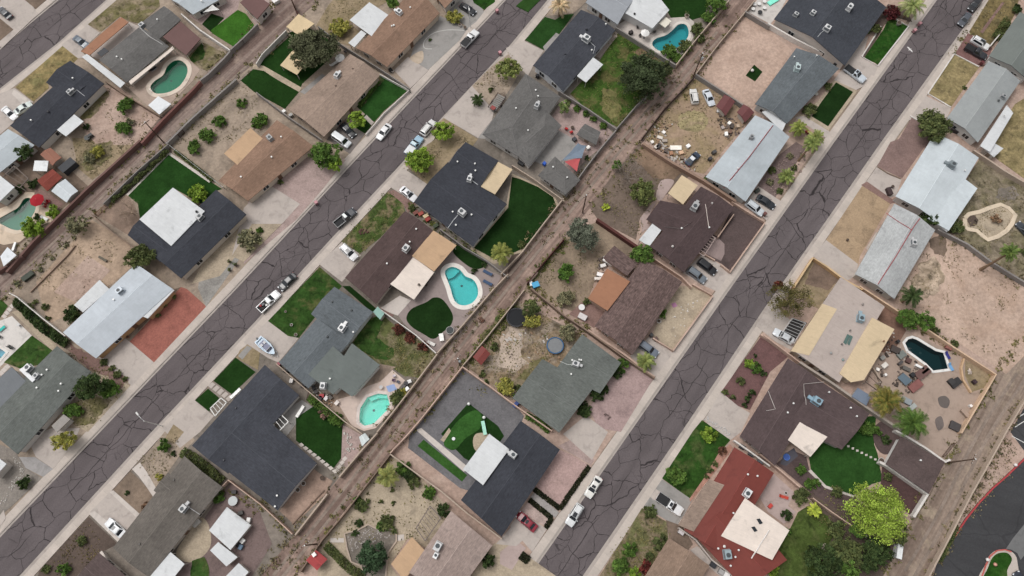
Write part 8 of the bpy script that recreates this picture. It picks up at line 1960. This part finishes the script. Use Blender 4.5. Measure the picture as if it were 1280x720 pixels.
# walls along the right alley
wall('pale block wall between the right alley and the parking lot',q('33',800,735,900,545,1020,310,1110,150,1195,-5,1290,-165),BW_TAN,1.7,.3)
hedge('scrubby weeds along the parking lot wall',q('33',855,640,905,545,945,460),1.6,.6,L_OL)
for i,(x,y) in enumerate(((1095,638),(1133,662),(1235,165))): pot(('white ball light at the kerb of the planted island','small pink ball light on the planted island','white ball light at the red kerb by the parking lot')[i],p1('33',x,y),.35,((224,220,216),(206,150,130),(222,218,216))[i])
CR('33',1300,800,1250,720,'sedan',(40,44,56),'dark blue car cut by the bottom right corner')
PA('crossing_paving',concrete((112,112,112)),'33',1188,585,1225,530,1290,450,1350,490,1300,590,1262,640,1245,605,1215,588,lvl=2)
# ================================================================== ground litter, weeds and debris (past counting)
WC = (104,106,66); WD = (108,106,80); WG = (90,104,54)
DEB = [plain('litter',(184,176,168),.8),plain('litter',(72,62,56),.9),plain('litter',(150,122,98),.9),plain('litter',(110,96,88),.9)]
for i,(t,c,n) in enumerate((('02',(665,690,740,590,780,620,760,730,900,870,940,860,740,710),60),('02',(1030,560,1090,580,1160,600,1130,680,1080,700,1030,660),46),('12',(700,-20,740,-10,880,40,860,110,800,90,700,30),60),('23',(545,300,640,230,690,330,800,430,760,520,680,520,560,440),60),('21',(280,500,320,500,390,560,370,590,300,540),30),('12',(405,680,450,560,480,590,440,700),20),('22',(-40,240,60,160,160,240,240,340,120,380,-40,400),30))):
    for j in range(3): scatter('debris',q(t,*c),DEB[(i + j) % 4],n // 3 + 4,(.5,.38,.62)[j],40 + i * 5 + j,True,2,.4)
for i,(t,c,n,col) in enumerate((('00',(520,430,800,590,690,730,410,640),90,WD),('10',(370,-20,690,-20,460,170,390,110),130,WD),('00',(850,720,1180,410,1290,480,1290,700),110,WD),('01',(300,130,410,-30,720,-30,470,120),110,WD),('10',(180,690,460,390,690,590,330,860),60,WD),('20',(340,300,640,470,440,720,380,690),120,WC),('02',(655,690,915,395,1200,570,960,860),170,WD),('12',(400,330,640,10,800,110,620,470),150,WD),('12',(75,700,265,475,620,560,400,760),130,WD),
    ('22',(-200,560,0,40,360,240,150,380),220,WC),('21',(700,200,900,335,820,450,640,390),160,WC),('31',(340,560,480,370,800,220,960,400,700,640),90,WC),('13',(900,430,1000,190,1290,200,1290,690),200,WD),('13',(640,770,830,440,1290,710,1190,1100),120,WD),('32',(430,735,650,385,780,460,660,735),150,WC),('11',(740,100,960,-50,870,200),70,WD),('01',(880,640,1110,700,1060,760),40,WD),('30',(700,155,920,-10,780,280),40,WD),('30',(200,690,445,430,590,560,300,760),60,(92,88,60)),('33',(900,520,1190,20,1270,130,960,480),90,WD),('03',(1010,160,1115,-10,1240,-10,1110,235),70,WD),('02',(290,475,530,170,820,330,535,640),260,WG),('11',(430,490,660,240,740,335,520,545),120,WG),('01',(1080,430,1180,330,1290,250,1260,460),50,WD),('33',(180,310,420,310,620,560,300,540),80,WC))):
    scatter('weeds',q(t,*c),leaf(col),int(n * .6),.2,70 + i,False,9,.55)
for i,(pts,n,col) in enumerate((
    ([(322,725),(367,670),(407,617),(470,542),(520,478),(546,443),(579,408),(617,362)],150,WD),([(370,721),(405,671),(487,568),(517,533),(577,460),(640,382),(700,303)],170,WC),([(652,315),(705,248),(757,179),(812,114),(845,84),(910,7)],130,WD),([(737,261),(805,177),(870,92),(930,16)],120,WC),
    ([(0,340),(40,304),(175,182),(240,112),(287,64),(345,4)],120,WC),([(0,374),(38,342),(120,269),(207,182),(295,99),(320,78),(397,3)],150,WC),([(1104,720),(1142,647),(1182,580),(1245,468),(1280,418)],120,WC),([(1160,720),(1215,617),(1257,540),(1280,498)],160,WD),([(345,723),(437,610),(560,445),(670,310),(780,175),(900,40)],110,WD),([(20,356),(150,230),(260,130),(360,40)],70,WC),
    (q('12',90,700,270,480),60,WG),(q('21',1045,395,1150,262,1290,95),90,WG),(q('11',770,310,900,410,1060,525),50,WG),(q('30',1110,280,1300,365,1440,500),40,WC),(q('13',860,440,1000,510,1120,600,1290,705),70,WD),(q('23',640,110,810,225,960,325),60,WC),(q('03',1000,160,930,268),20,WC),(q('22',100,10,260,145,380,225),70,WC))):
    edge_weeds(pts,n,col,200 + i)
# wheel ruts along the alleys
for i,(pts,o_) in enumerate((([(345,723),(437,610),(560,446),(670,311),(780,177),(900,42)],(-.8,.8)),([(10,362),(150,231),(260,131),(360,41)],(-.8,.8)),([(1136,718),(1178,645),(1228,545),(1276,470)],(-1.0,.9)))):
    ln = [Vector(S(p,.15)[:2]) for p in pts]
    for o in o_: strip('wheel_rut',[Vector(v[:2]) for v in spline([Vector((p.x,p.y,0)) for p in ln],6,False)],o - .3,o + .3,.205,dirt((150,134,122)),False)
build_ground()
finish_cars()
